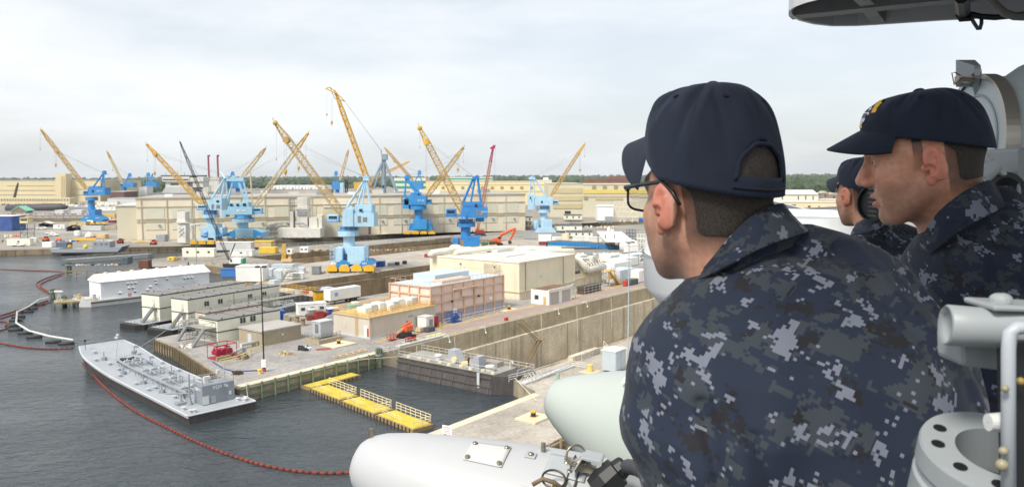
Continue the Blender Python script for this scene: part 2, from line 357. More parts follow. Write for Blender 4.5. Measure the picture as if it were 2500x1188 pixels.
def crane(label, base, wheels=None, portal=(), feet=(), column=None, column2=None, ring=None, house=(), windows=(), louvres=(), cab=None, legs=(), head=None, cables=(), boom=None,
          hooks=(), body=LB, foot=BL, bcol=(YB, YB), extra=(), texts=(), ht=7.0, br=None, bw=None, bays=14, side=(0, 1, 0), mid=None, bdy=0.0, sloped=None, name='portal_crane', group=GR, cat='crane'):
 F = Flat(*base); k = F.k
 c = thing(name, label, cat, F.p, group)
 if wheels:
  x0, x1, y0, y1 = wheels; nb = 4
  for r_, dy in enumerate((-4.5, 4.5)):
   for i in range(nb):
    xa = x0 + (x1 - x0) * (i + .08) / nb; xb = x0 + (x1 - x0) * (i + .92) / nb; xm = (xa + xb) / 2; o = r_ * -1.5 * k
    mb = MB(); F.ex(mb, [(xa, y1 - 2), (xb, y1 - 2), (xb, y0 + (y1 - y0) * .55), (xb - 3, y0 + (y1 - y0) * .3), (xm + 4, y0 + (y1 - y0) * .2), (xm - 4, y0 + (y1 - y0) * .2), (xa + 3, y0 + (y1 - y0) * .3), (xa, y0 + (y1 - y0) * .55)], 1.6, dy)
    bg_ = mb.build('wheel_bogie', YW, c)
    mb = MB()
    for q in (.2, .5, .8):
     p = F.at(xa + (xb - xa) * q, y1 - (y1 - y0) * .2, dy - .5); mb.lathe(p, (0, 1, 0), [(0, .02), (0, (y1 - y0) * .22 * k), (1.0, (y1 - y0) * .22 * k), (1.0, .02)], 8)
    mb.build('wheel', DK, bg_)
 for poly, t, dy in portal: mb = MB(); F.ex(mb, poly, t, dy); mb.build('portal_base', body, c, bevel=.08)
 for poly, t, dy in feet: mb = MB(); F.ex(mb, poly, t, dy); mb.build('foot', foot, c)
 if column: mb = MB(); F.vcyl(mb, *column); mb.build('column', body, c)
 if column2: mb = MB(); F.vcyl(mb, *column2); mb.build('neck', foot, c)
 if ring:
  mb = MB(); F.vcyl(mb, *ring); F.vcyl(mb, ring[0], ring[1] * 1.02, ring[2] - 2.2, ring[2] - 1.8); rg = mb.build('slew_ring', body, c)
  mb = MB(); p = F.at(ring[0], ring[2] - 2); r_ = ring[1] * .5 * k
  for q in range(14): a = q * math.tau / 14; mb.bar(p + Vector((math.cos(a) * r_, math.sin(a) * r_, 0)), p + Vector((math.cos(a) * r_, math.sin(a) * r_, 1.1)), .05)
  mb.tube([p + Vector((math.cos(q * math.tau / 24) * r_, math.sin(q * math.tau / 24) * r_, 1.1)) for q in range(24)], .05, 4, closed=True)
  mb.build('railing', body, rg)
 hs = None
 for poly, t, dy in house:
  mb = MB(); F.ex(mb, poly, t, dy); h_ = mb.build('machinery_house', body, c, bevel=.06); hs = hs or h_
 if hs is not None:
  x0 = min(p[0] for p in house[0][0]); x1 = max(p[0] for p in house[0][0]); y0 = min(p[1] for p in house[0][0])
  mb = MB()
  for dy in (-ht / 2 + .1, ht / 2 - .1):
   for i in range(9): x = x0 + (x1 - x0) * i / 8; mb.bar(F.at(x, y0, dy), F.at(x, y0, dy) + Vector((0, 0, 1.1)), .05)
   for zz in (.55, 1.1): mb.bar(F.at(x0, y0, dy) + Vector((0, 0, zz)), F.at(x1, y0, dy) + Vector((0, 0, zz)), .05)
  for x in (x0, x1): mb.bar(F.at(x, y0, -ht / 2 + .1) + Vector((0, 0, 1.1)), F.at(x, y0, ht / 2 - .1) + Vector((0, 0, 1.1)), .05)
  mb.build('roof_railing', body, hs)
  for (wx0, wy0, wx1, wy1) in windows: mb = MB(); F.rect(mb, wx0, wy0, wx1, wy1, .12, -ht / 2 - .04); mb.build('window', GLS, hs)
  for (wx0, wy0, wx1, wy1) in louvres: mb = MB(); F.rect(mb, wx0, wy0, wx1, wy1, .12, -ht / 2 - .04); mb.build('louvre', STEEL, hs)
 if cab:
  x0, y0, x1, y1 = cab; mb = MB(); F.rect(mb, x0, y0, x1, y1, 3.2, -1.5); cb = mb.build('operator_cab', body, c, bevel=.1)
  mb = MB(); F.rect(mb, x0 + (x1 - x0) * .12, y0 + (y1 - y0) * .2, x1 - (x1 - x0) * .12, y0 + (y1 - y0) * .62, 3.3, -1.5); mb.build('window', GLS, cb)
  mb = MB(); F.rect(mb, x0 - 2, y1, x1 + 2, y1 + 1.5, 4.2, -1.5)
  for i in range(6): x = x0 - 2 + (x1 - x0 + 4) * i / 5; mb.bar(F.at(x, y1, -3.6), F.at(x, y1, -3.6) + Vector((0, 0, 1.1)), .05)
  mb.bar(F.at(x0 - 2, y1, -3.6) + Vector((0, 0, 1.1)), F.at(x1 + 2, y1, -3.6) + Vector((0, 0, 1.1)), .05); mb.build('platform', foot, cb)
 if legs:
  mb = MB()
  for (a, b, r_) in legs:
   for dy in (-1, 1): mb.bar(F.at(*a, dy * .9), F.at(*b, dy * ht * .36), r_)
  mb.build('a_frame', body, c)
 if head:
  mb = MB(); F.rect(mb, *head, 2.4); F.rect(mb, head[0] - 3, head[3], head[2] + 3, head[3] + 1, 3.4)
  p = F.at((head[0] + head[2]) / 2, head[1], -1.3); mb.lathe(p, (0, 1, 0), [(0, .02), (0, 3 * k), (2.6, 3 * k), (2.6, .02)], 10); mb.build('sheave_head', body, c)
 if boom:
  root, tip = boom; A = F.at(*root, -.5); B = F.at(*tip, bdy)
  wd = bw * k if bw else 3.2; rr = br or max(.9 * k, .1)
  n0 = max(2, int(bays * .2)); q0 = A.lerp(B, .12); q1 = A.lerp(B, .82)
  mb = MB(); mb.lattice(A, q0, wd * .55, wd, n0, rr, side, h=.8); mb.build('boom', bcol[0], c)
  mb = MB(); mb.lattice(q0, q1, wd, wd * .8, bays, rr, side, h=.9); mb.build('boom', bcol[0], c)
  mb = MB(); mb.lattice(q1, B, wd * .8, wd * .3, n0 + 1, rr * 1.05, side); mb.build('boom', bcol[1], c)
  mb = MB(); mb.ball(B, wd * .34, 8, 5); mb.bar(B, B + (B - A).normalized() * wd * .6 + Vector((0, 0, .4)), rr)
  mb.build('tip_sheave', bcol[1], c)
  if mid: mb = MB(); p = F.at(*mid, bdy * .85); mb.lathe(p - Vector((0, 1.4, 0)), (0, 1, 0), [(0, .02), (0, wd * .42), (2.8, wd * .42), (2.8, .02)], 8); mb.build('sheave_block', bcol[1], c)
 if cables:
  mb = MB()
  for (a, b) in cables:
   for dy in (-.8, .8): mb.bar(F.at(*a, dy), F.at(*b, bdy * .8 + dy), max(.22 * k, .03), 3)
  mb.build('pendant_cable', STEEL, c)
 for (x, y0, y1, s_) in hooks:
  mb = MB(); p, q = F.at(x, y0, bdy * .85), F.at(x, y1, bdy * .85)
  for dx in ((-s_ * .35, s_ * .35) if s_ > 3 else (0,)): mb.bar(p + Vector((dx * k, 0, 0)), q + Vector((dx * k, 0, s_ * k)), max(.2 * k, .03), 3)
  hc = mb.build('hoist_rope', STEEL, c)
  mb = MB(); h = s_ * k; mb.lathe(q, (0, 0, -1), [(-h, .02), (-h, h * .55), (-h * .2, h * .6), (h * .7, h * .18), (h, .02)], 8)
  mb.tube([q + Vector((0, 0, -h)), q + Vector((h * .25, 0, -h * 1.25)), q + Vector((0, 0, -h * 1.5)), q + Vector((-h * .25, 0, -h * 1.3))], h * .09, 5)
  mb.build('hook_block', YB if s_ > 3 else OCH, c)
 for (nm, fn, mat) in extra:
  mb = MB(); fn(F, mb); mb.build(nm, mat, c)
 for (body_, x, y, sz, dy) in texts: text(body_, F.at(x, y, dy), (1, 0, 0), (0, 0, 1), sz * k, LETTER, c)
 return c, F
def R4(x0, y0, x1, y1): return [(x0, y1), (x1, y1), (x1, y0), (x0, y0)]
def ladder(x0, y0, x1, y1, dy=-4):
 def f(F, mb):
  for x in (x0, x1): mb.bar(F.at(x, y1, dy), F.at(x, y0, dy), .09)
  n = max(2, int((y1 - y0) / 9))
  for i in range(n + 1):
   y = y0 + (y1 - y0) * i / n; mb.bar(F.at(x0, y, dy), F.at(x1, y, dy), .08); mb.bar(F.at(x0, y, dy), F.at(x1, y0 + (y1 - y0) * min(i + 1, n) / n, dy), .06)
 return f
# nearest crane, on the middle pier
crane('pale blue crane on yellow wheels, nearest the camera, ochre boom leaning left', (855, 662), wheels=(795, 915, 643, 664),
      portal=[(R4(848, 603, 890, 645), 8, 0), (R4(816, 605, 836, 640), 7, 0), ([(822, 645), (892, 645), (884, 622), (830, 622)], 5, 3)],
      feet=[([(808, 657), (852, 652), (852, 640), (834, 634), (818, 648)], 9, 0), ([(874, 651), (912, 645), (900, 636), (884, 636)], 9, 0)],
      column=(853, 28, 566, 618), ring=(851, 52, 562, 575), column2=(852, 44, 553, 563),
      house=[(R4(836, 520, 913, 553), 8, 0), ([(836, 553), (862, 553), (862, 510), (845, 507), (836, 516)], 8.4, -.3), (R4(866, 500, 908, 522), 7, 0)],
      windows=[(877, 510, 885, 517)], louvres=[(873, 527, 881, 543), (886, 530, 896, 541)], cab=(799, 524, 826, 541),
      legs=[((890, 440), (848, 505), .45), ((892, 440), (868, 516), .4), ((894, 440), (905, 500), .45), ((893, 440), (884, 502), .3)], head=(886, 430, 900, 440),
      cables=[((892, 432), (710, 340)), ((892, 434), (716, 348)), ((892, 432), (760, 378))], boom=((840, 530), (672, 300)), mid=(700, 342), bw=19, bays=20, bcol=(OCH, OCH),
      hooks=[(675, 303, 390, 2.6), (697, 345, 422, 7.5), (729, 378, 412, 5.5)], ht=8,
      extra=[('access_tower', ladder(806, 600, 815, 645), LB), ('access_tower', ladder(888, 598, 897, 636), LB), ('tank', lambda F, mb: F.vcyl(mb, 826, 17, 607, 638), LB2),
             ('cross_beam', lambda F, mb: mb.bar(F.at(840, 528, -2), F.at(862, 541, -2), .35), OCH)],
      texts=[('FWD', 840, 648, 7, -4.7), ('REV', 890, 643, 7, -4.7)])
crane('bright blue crane rising behind the cream block, yellow boom leaning left', (1140, 625), wheels=(1084, 1180, 612, 627),
      portal=[(R4(1131, 577, 1169, 613), 8, 0), (R4(1106, 582, 1119, 613), 8, 0), ([(1100, 620), (1180, 620), (1172, 606), (1104, 606)], 7, 1)], column=(1137, 24, 548, 585), ring=(1138, 45, 544, 553),
      column2=(1137, 34, 536, 545), house=[(R4(1126, 507, 1189, 532), 8, 0), (R4(1130, 493, 1177, 509), 7, 0), ([(1119, 536), (1140, 536), (1138, 524), (1119, 526)], 9, -.4), (R4(1161, 526, 1181, 541), 6, 1)],
      windows=[(1159, 498, 1165, 505)], louvres=[(1163, 512, 1168, 527), (1171, 515, 1179, 526)], cab=(1089, 510, 1113, 528),
      legs=[((1156, 434), (1130, 494), .5), ((1160, 434), (1149, 496), .4), ((1166, 434), (1174, 494), .5)], head=(1153, 431, 1170, 437), body=M((44, 126, 192), .55, .16, .25, .35, (84, 104, 118)), foot=BL,
      cables=[((1160, 433), (1047, 346)), ((1160, 434), (1053, 356))], boom=((1134, 525), (1025, 313)), mid=(1041, 347), bw=18, bays=18, bcol=(OCH, YB), hooks=[(1025, 318, 360, 2.2), (1041, 352, 436, 4)], ht=8,
      extra=[('access_tower', ladder(1101, 576, 1107, 612), BL), ('access_tower', ladder(1169, 574, 1175, 606), BL)], texts=[('DC 31', 1127, 532, 6, -5), ('DC 31', 1183, 517, 5, -4.2)])
crane('bright blue crane left of the pedestal derrick, ochre boom rising to the right', (1023, 572), wheels=(984, 1064, 562, 573),
      portal=[(R4(1008, 536, 1042, 560), 9, 0), ([(997, 562), (1056, 562), (1052, 546), (1001, 546)], 8, 1)], column=(1022, 19, 510, 540), ring=(1020, 42, 502, 511), column2=(1020, 30, 496, 503),
      house=[(R4(987, 478, 1040, 500), 8, 0), (R4(1002, 470, 1026, 479), 6, 0), (R4(983, 486, 998, 509), 6, -1)], windows=[(992, 484, 996, 490), (1020, 472, 1024, 477)], cab=(1040, 486, 1053, 497),
      legs=[((991, 434), (1018, 474), .6), ((991, 434), (988, 478), .5), ((996, 436), (1026, 473), .5)], head=(987, 429, 1000, 435), body=M((48, 138, 200), .55, .16, .25, .35, (84, 104, 118)), cables=[((992, 431), (1112, 376)), ((992, 433), (1104, 392))],
      boom=((1042, 480), (1130, 362)), mid=(1117, 380), bw=12, bcol=(OCH, OCH), hooks=[(1118, 384, 415, 5), (1131, 366, 395, 2)], ht=8, texts=[('DC 21', 1028, 489, 6, -4.2)],
      extra=[('access_tower', ladder(995, 535, 1001, 560), BL), ('access_tower', ladder(1046, 530, 1052, 556), BL)])
crane('blue crane at far left with a dark ochre boom leaning left', (230, 549), wheels=(204, 260, 541, 549),
      portal=[([(206, 541), (246, 541), (252, 536), (244, 530), (232, 524), (232, 512), (216, 512), (216, 524), (203, 530), (195, 538)], 9, 0)], column=(224, 15, 485, 516), ring=(224, 28, 481, 489),
      house=[(R4(214, 458, 256, 476), 8, 0), (R4(216, 455, 240, 459), 6, 0)], windows=[(224, 464, 229, 470)], cab=(203, 466, 213, 475), legs=[((253, 422), (228, 456), .6), ((253, 422), (247, 456), .5), ((253.5, 422), (254, 458), .5)],
      head=(249, 419, 256, 425), body=BL, cables=[((252, 421), (142, 371)), ((252, 423), (150, 374))], boom=((210, 460), (101, 318)), mid=(138, 370), bw=9, bcol=(OCH, OCH), hooks=[(98, 320, 364, 2), (136, 374, 404, 4.5)], ht=8,
      texts=[('REV', 212, 532, 4, -4.8), ('FWD', 238, 532, 4, -4.8), ('DC 17', 243, 466, 5, -4.2)])
crane('small blue crane beside the tan hall, thin boom leaning left', (306, 489), portal=[([(290, 489), (322, 489), (312, 478), (300, 478)], 14, 0)], column=(305, 9, 455, 482), house=[(R4(300, 446, 325, 457), 12, 0)], cab=(293, 449, 300, 455),
      legs=[((315, 428), (305, 447), .9), ((316, 428), (321, 447), .9)], head=(312, 425, 319, 430), body=BL, cables=[((315, 428), (279, 402))], boom=((301, 451), (262, 371)), mid=(276.5, 401), bw=5, bays=10, bcol=(CRM, OCH), hooks=[(275, 403, 416, 2)], ht=12)
crane('small blue crane left of the carrier island, boom pointing away', (368, 484), portal=[([(354, 484), (382, 484), (374, 474), (362, 474)], 14, 0)], column=(367, 9, 455, 478), house=[(R4(355, 445, 382, 457), 12, 0)], cab=(351, 448, 356, 454),
      legs=[((361, 428), (358, 446), .9), ((362, 428), (374, 446), .9)], head=(357, 424, 365, 429), body=BL, boom=((366, 448), (373, 424)), bw=4, bays=8, bcol=(BL, BL), bdy=120, ht=12)
crane('light blue crane in front of the long hall, yellow boom leaning left', (488, 597), wheels=(462, 545, 584, 598),
      portal=[(R4(489, 556, 543, 577), 7, 1), (R4(507, 548, 526, 586), 9, 0), ([(478, 588), (528, 588), (520, 580), (486, 580)], 9, 0)], feet=[([(490, 578), (507, 578), (507, 565), (490, 574)], 9.4, 0), ([(526, 578), (544, 578), (544, 573), (526, 565)], 9.4, 0)],
      column=(512, 17, 529, 552), ring=(515, 40, 523, 531), column2=(514, 30, 513, 524), house=[([(505, 513), (541, 513), (541, 484), (520, 483), (505, 492)], 8, 0)], windows=[(528, 489, 535, 494)], louvres=[(516, 499, 522, 510), (528, 500, 537, 509)],
      cab=(481, 500, 503, 511), legs=[((550, 434), (518, 484), .6), ((550, 436), (540, 484), .5), ((538, 421), (550, 436), .6)], head=(547, 431, 556, 437), foot=BL, cables=[((539, 422), (390, 376)), ((541, 425), (400, 384))],
      boom=((502, 508), (359, 353)), mid=(380, 377), bw=11, bays=16, bcol=(YB, YB), hooks=[(359.6, 356, 392, 2), (378, 380, 424, 4.5)], ht=8, texts=[('FWD', 498, 574, 5, -5), ('REV', 535, 574, 5, -5)])
crane('pale blue crane numbered 44 with a wide portal base and cream boom rising right', (596, 588),
      portal=[([(552, 582), (641, 581), (640, 567), (618, 559), (573, 559), (552, 569)], 12, 0)], feet=[([(553, 582), (573, 582), (573, 561), (553, 569)], 12.3, 0), ([(618, 581), (640, 581), (639, 567), (618, 560)], 12.3, 0)],
      column=(594, 25, 541, 560), ring=(594, 54, 533, 542), column2=(594, 40, 523, 534), house=[(R4(551, 505, 615, 524), 9, 0), (R4(560, 494, 606, 506), 8, 0), (R4(541, 478, 551, 530), 6, 0)], windows=[(561, 497, 568, 503), (577, 497, 583, 503), (593, 496, 600, 503)],
      cab=(617, 507, 638, 520), legs=[((583, 446), (600, 494), .6), ((568, 446), (555, 494), .5), ((594, 440), (606, 494), .5), ((552, 440), (556, 494), .4)], head=(550, 433, 593, 441), body=LB2, foot=BLD,
      cables=[((592, 434), (612, 418)), ((614, 418), (716, 366)), ((614, 419), (740, 342))], boom=((622, 505), (751, 327)), bw=11, bays=18, bcol=(CRM, YB), hooks=[(747, 335, 382, 2.5)], ht=9,
      extra=[('gantry_mast', lambda F, mb: [mb.bar(F.at(611, 419, d), F.at(616, 502, d * 2), .35) for d in (-1, 1)], CRM)], wheels=(552, 642, 579, 589), texts=[('BC 44', 588, 514, 8, -4.8), ('FWD', 560, 579, 6, -6.3), ('REV', 632, 578, 6, -6.3)])
crane('blue crane behind number 44, brown boom rising right', (572, 484), portal=[([(548, 484), (596, 484), (590, 474), (554, 474)], 14, 0)], column=(581, 10, 455, 476), house=[(R4(538, 443, 592, 460), 12, 0)], legs=[((567, 425), (552, 444), .9), ((567, 425), (584, 444), .9), ((540, 424), (550, 444), .9)], head=(563, 421, 571, 427), body=BL,
      cables=[((567, 424), (634, 374)), ((540, 424), (620, 392))], boom=((590, 434), (647, 363)), mid=(633, 380), bw=9, bays=12, bcol=(CRM, OCH), ht=12)
crane('pale blue crane at right by the office barges, ochre boom rising right', (1328, 568), portal=[(R4(1321, 536, 1348, 562), 8, 0), ([(1306, 568), (1359, 567), (1352, 557), (1312, 557)], 9, 0)], column=(1327, 17, 516, 538), ring=(1327, 33, 511, 519), column2=(1330, 22, 501, 512),
      house=[(R4(1306, 484, 1350, 502), 8, 0), (R4(1289, 475, 1305, 511), 6, 0), (R4(1308, 478, 1334, 485), 6, 0)], windows=[(1321, 490, 1325, 496), (1294, 480, 1297, 486)], cab=(1351, 489, 1363, 498),
      legs=[((1296, 438), (1293, 476), .4), ((1302, 438), (1304, 476), .45), ((1307, 438), (1332, 478), .5)], head=(1291, 432, 1307, 437), foot=BL, cables=[((1300, 433), (1410, 373)), ((1302, 435), (1402, 386))],
      boom=((1344, 479), (1426, 353)), mid=(1414, 374), bw=9, bays=14, bcol=(OCH, YB), hooks=[(1416, 378, 416, 4), (1427, 358, 382, 1.8)], ht=8, extra=[('tank', lambda F, mb: F.vcyl(mb, 1310, 14, 537, 558), LB), ('access_tower', ladder(1298, 545, 1310, 566), BL)])
# pedestal derrick with the tall yellow boom
def derrick_frame(F, mb):
 for x, y in ((905, 452), (911, 466), (978, 498), (984, 498)):
  for dy in (-3, 3): mb.bar(F.at(937, 388, dy * .3), F.at(x, y, dy), .55, 6)
 mb.bar(F.at(937, 380), F.at(937, 500), 1.5, 8); mb.bar(F.at(931, 376), F.at(931, 366), .3)
 F.rect(mb, 931, 376, 944, 390, 5)
crane('grey blue pedestal derrick with splayed legs and a tall yellow boom', (940, 556), column=(940, 15, 515, 556), ring=(938, 38, 508, 517), house=[(R4(928, 492, 948, 509), 6, 0)], body=GB, windows=[(933, 452, 938, 459)],
      boom=((919, 500), (820, 228)), bw=12, bays=22, br=.34, bcol=(YB, YB), cables=[((931, 367), (842, 247)), ((931, 369), (852, 262)), ((931, 368), (838, 244))], hooks=[(798, 217, 281, 3), (810, 240, 301, 5)], ht=6, name='pedestal_derrick', group=None,
      extra=[('splayed_leg_frame', derrick_frame, GB), ('gooseneck', lambda F, mb: [mb.bar(F.at(820, 228, d), F.at(795, 216, d * .6), .35) for d in (-1.5, 1.5)] + [mb.bar(F.at(842, 247, d), F.at(806, 213, d), .3) for d in (-1, 1)] + [mb.bar(F.at(806, 213), F.at(795, 216), .3), mb.bar(F.at(816, 240), F.at(842, 247), .3), mb.bar(F.at(806, 213), F.at(816, 240), .25)], YB)])
crane('blue crane behind the pedestal derrick, boom leaning left', (1018, 484), portal=[([(1000, 484), (1036, 484), (1030, 474), (1006, 474)], 12, 0)], column=(1018, 10, 455, 476), house=[(R4(1006, 443, 1032, 462), 10, 0)], legs=[((1024, 422), (1012, 444), .8), ((1024, 422), (1030, 444), .8)], head=(1020, 418, 1028, 424), body=BL,
      cables=[((1024, 421), (964, 395))], boom=((1008, 440), (941, 363)), mid=(963, 394), bw=7, bays=12, bcol=(OCH, OCH), hooks=[(943, 366, 380, 1.6)], ht=10)
crane('blue crane by the dark lattice tower, slim boom upright', (822, 480), portal=[([(808, 482), (838, 482), (832, 474), (814, 474)], 12, 0)], column=(824, 9, 460, 477), house=[(R4(811, 444, 828, 463), 10, 0)], legs=[((820, 424), (814, 446), .8), ((820, 424), (827, 446), .8)], head=(816, 420, 824, 426), body=BL,
      boom=((830, 440), (850, 368)), mid=(843, 398), bw=6, bays=10, bcol=(CRM, OCH), ht=10, extra=[('counterweight', lambda F, mb: F.rect(mb, 829, 446, 838, 470, 8), LB)])
# crawler and small cranes
def crawler_tracks(x0, x1, y0, y1):
 def f(F, mb):
  for dy in (-2.2, 2.2): F.ex(mb, [(x0 + 2, y1), (x1 - 2, y1), (x1, (y0 + y1) / 2), (x1 - 2, y0), (x0 + 2, y0), (x0, (y0 + y1) / 2)], 1.1, dy)
 return f
CG = 'crawler cranes with lattice booms'
crane('white and green crawler crane with a black lattice boom', (568, 651), house=[([(560, 645), (588, 645), (588, 631), (566, 630), (560, 636)], 3.4, 0)], body=WHT, windows=[(562, 633, 566, 639)], boom=((559, 634), (440, 348)), bw=6.5, br=.065, bays=30, bcol=(DK, DK), ht=3.4,
      cables=[((574, 594), (452, 372)), ((574, 594), (448, 362)), ((574, 594), (592, 632))], hooks=[(442, 352, 470, 1.4)], name='crawler_crane', group=CG,
      extra=[('mast', lambda F, mb: [mb.bar(F.at(558, 634, d), F.at(574, 594, d * .6), .2) for d in (-1, 1)], DK), ('track', crawler_tracks(543, 588, 644, 652), DK), ('engine_cover', lambda F, mb: F.rect(mb, 588, 632, 593, 645, 3.3), M((50, 150, 110), .5))])
crane('crawler crane with a crimson tip on its lattice boom, behind the bright blue crane', (1168, 575), house=[(R4(1160, 562, 1182, 571), 3.4, 0)], body=M((150, 46, 40), .5), boom=((1165, 566), (1204, 360)), bw=7.5, br=.22, bays=26, bcol=(M((176, 120, 96), .6), M((170, 36, 84), .5)), ht=3.4,
      cables=[((1182, 540), (1203, 372))], hooks=[(1208.5, 362, 500, 1.2)], name='crawler_crane', group=CG,
      extra=[('track', crawler_tracks(1158, 1186, 570, 576), DK), ('jib_head', lambda F, mb: F.ex(mb, [(1195, 362), (1200, 358), (1210, 353), (1209, 360), (1203, 366)], 2.2), M((170, 36, 84), .5))])
crane('small black crawler crane before the tan hall', (36, 497), house=[(R4(25, 490, 36, 495), 6, 0)], body=M((70, 60, 54), .6), boom=((33, 492), (44, 447)), bw=4, bays=12, br=.3, bcol=(DK, DK), cables=[((26, 484), (43, 450))], ht=6, name='crawler_crane', group=CG, extra=[('track', crawler_tracks(24, 42, 494, 498), DK)])
crane('yellow crane half hidden behind the pale blue crane, boom rising right', (874, 482), portal=[(R4(868, 462, 884, 482), 8, 0)], house=[(R4(864, 445, 886, 464), 8, 0)], body=YB, boom=((878, 452), (997, 395)), bw=6, bays=14, br=.6, bcol=(YB, YB), ht=8, column=(875, 8, 460, 480))
# dark steel lattice tower and the boat derrick mast
F = Flat(846, 515); mb = MB(); mb.lattice(F.at(846, 512), F.at(846, 440), 5 * F.k, 5 * F.k, 12, .28, (1, 0, 0)); o = mb.build('lattice_tower', DK); tag(o, 'dark steel lattice tower between the white plant tower and the yellow boom', 'tower')
# ================================================================ FAR BUILDINGS, the long hall, the yard beyond the basin
CREAM = M((222, 212, 190), .8, .08, .06, .18, (150, 136, 112)); CREAM2 = M((200, 194, 172), .8, .08, .06); TAN = M((208, 194, 156), .8, .08, .04); TAN2 = M((186, 174, 136), .8, .1, .04)
LGREY = M((196, 198, 196), .8, .1, .1); ROOFG = M((168, 168, 164), .85, .12, .05); BRICK = M((122, 88, 78), .85, .15, .1); GRN = M((60, 150, 118), .7, .1, .1); BAND = M((178, 172, 158), .8, .06, .1)
OFFW = M((226, 224, 206), .7, .07, .4, .12, (150, 140, 120)); DGREY = M((86, 88, 90), .7, .15, .3); BROWN = M((120, 92, 72), .85, .3, .4); WIN = M((60, 66, 68), .3, .1, .5)
def hall(name, label, cat, base, rect, t, wall, roof=None, rects=(), group=None, ry=0.4, dy0=None):
 """a building whose front stands on the plane of point base: rect x0,y0(top),x1,y1 in survey pixels; t depth in metres; rects: (name, x0,y0,x1,y1, material)"""
 F = Flat(*base); x0, y0, x1, y1 = rect
 h = thing(name, label, cat, F.p, group)
 mb = MB(); F.rect(mb, x0, y0, x1, y1 if name in ('office_cabin', 'weld_shop') else max(y1, base[1]), t, t / 2); wl = mb.build('wall', wall, h)
 if roof:
  mb = MB(); a, b = F.at(x0, y0, -.4), F.at(x1, y0, -.4); mb.add([a, b, b + Vector((0, t + .8, 0)), a + Vector((0, t + .8, 0))] + [q + Vector((0, 0, ry)) for q in (a, b, b + Vector((0, t + .8, 0)), a + Vector((0, t + .8, 0)))],
   [(0, 1, 2, 3), (4, 5, 6, 7), (0, 1, 5, 4), (1, 2, 6, 5), (2, 3, 7, 6), (3, 0, 4, 7)]); mb.build('roof', roof, h)
 for (nm, a, b, c_, d_, mt) in rects: mb = MB(); F.rect(mb, a, b, c_, d_, .5, -.2); mb.build(nm, mt, h)
 return h, F
# far left: the tan hall with its tower
h, F = hall('assembly_hall', 'very long tan windowless hall at far left with grey bands and a square tower', 'hall', (120, 492), (-60, 441, 245, 490), 120, TAN, ROOFG,
     [('band', 16, 452, 130, 453.5, BAND), ('band', -40, 463, 133, 465, BAND), ('band', 165, 460, 225, 462, BAND), ('band', -60, 474, 245, 476, BAND)])
mb = MB(); F.rect(mb, 135, 424, 160, 490, 16, -6); t = mb.build('tower', TAN, h)
for x in (149, 154): mb = MB(); F.rect(mb, x, 430, x + 2.4, 482, .6, -14.2); mb.build('louvre', TAN2, t)
h, F = hall('annex', 'low tan annex with two rows of square windows in front of the long tan hall', 'annex', (90, 499), (-60, 484, 170, 498), 18, TAN, LGREY)
for i in range(30): mb = MB(); F.rect(mb, -40 + i * 7, 487, -37 + i * 7, 490, .3, -.2); mb.build('window', WIN, h)
hall('brick_building', 'dark brick building with a grey roof left of the small blue crane', 'building', (285, 492), (268, 468, 303, 490), 40, M((106, 78, 78), .85, .15, .1), LGREY)
hall('storage_dome', 'pale domed store by the tree line behind the dark brick building', 'dome', (286, 476), (277, 466, 294, 473), 20, LGREY, WHT)
hall('white_shed', 'white shed between the two small blue cranes', 'shed', (350, 488), (340, 456, 358, 480), 20, M((214, 216, 212), .8, .08, .1), LGREY)
hall('warehouse', 'low grey warehouse in front of the dark brick building', 'warehouse', (300, 497), (262, 484, 350, 496), 30, LGREY, ROOFG)
# aircraft carrier island and its stacks
cv = thing('aircraft_carrier', 'grey aircraft carrier with a blocky island beyond the long hall', 'ship', G(440, 489))
F = Flat(440, 489); HG = M((178, 180, 178), .7, .1, .05, .2)
mb = MB(); F.ex(mb, [(372, 489), (560, 489), (566, 480), (366, 480)], 60, 20); mb.build('hull', M((120, 88, 84), .8, .1, .05), cv)
mb = MB(); F.rect(mb, 360, 471, 572, 480, 70, 20); mb.build('flight_deck', M((120, 122, 124), .8, .1, .05), cv)
mb = MB(); F.ex(mb, [(395, 471), (474, 471), (468, 456), (404, 456)], 26); mb.build('island', HG, cv)
mb = MB(); F.rect(mb, 404, 443, 496, 457, 22); F.rect(mb, 396, 431, 462, 443, 28); F.rect(mb, 462, 433, 496, 443, 26); bl = mb.build('bridge', M((200, 198, 190), .7, .1, .05), cv)
mb = MB(); F.rect(mb, 398, 437, 460, 440, 28.4); mb.build('bridge_window', WIN, bl)
mb = MB(); F.rect(mb, 416, 447, 436, 452, 22.4); F.rect(mb, 457, 445, 470, 466, 22.6); mb.build('opening', DGREY, bl)
mb = MB(); F.rect(mb, 392, 427.5, 490, 431, 24); mb.build('radar_deck', DGREY, cv)
mb = MB()
for x in (405, 418, 434, 450, 470): mb.bar(F.at(x, 428), F.at(x, 420 - (x % 3) * 2), .25)
mb.build('mast', STEEL, cv)
h, F = hall('power_house', 'pale concrete power house between the carrier island and the pale blue crane', 'power house', (515, 486), (496, 433, 535, 482), 40, M((206, 202, 194), .8, .1, .08, .3), LGREY, [('door', 508, 452, 515, 480, M((170, 170, 164), .8)), ('band', 497, 437, 535, 440, BAND)])
for x, lb in ((510.5, 'left one of two tall red brick chimney stacks'), (533, 'right one of two tall red brick chimney stacks')):
 F = Flat(515, 484); c = thing('chimney', lb, 'chimney', F.at(x, 434, 30), 'pair of red chimney stacks')
 mb = MB(); F.vcyl(mb, x, 4.4, 379, 440, 12, 30); mb.build('stack', M((142, 62, 72), .8, .1, .1), c); mb = MB(); F.vcyl(mb, x, 4.8, 378, 382, 12, 30); mb.build('rim', M((110, 44, 54), .8), c)
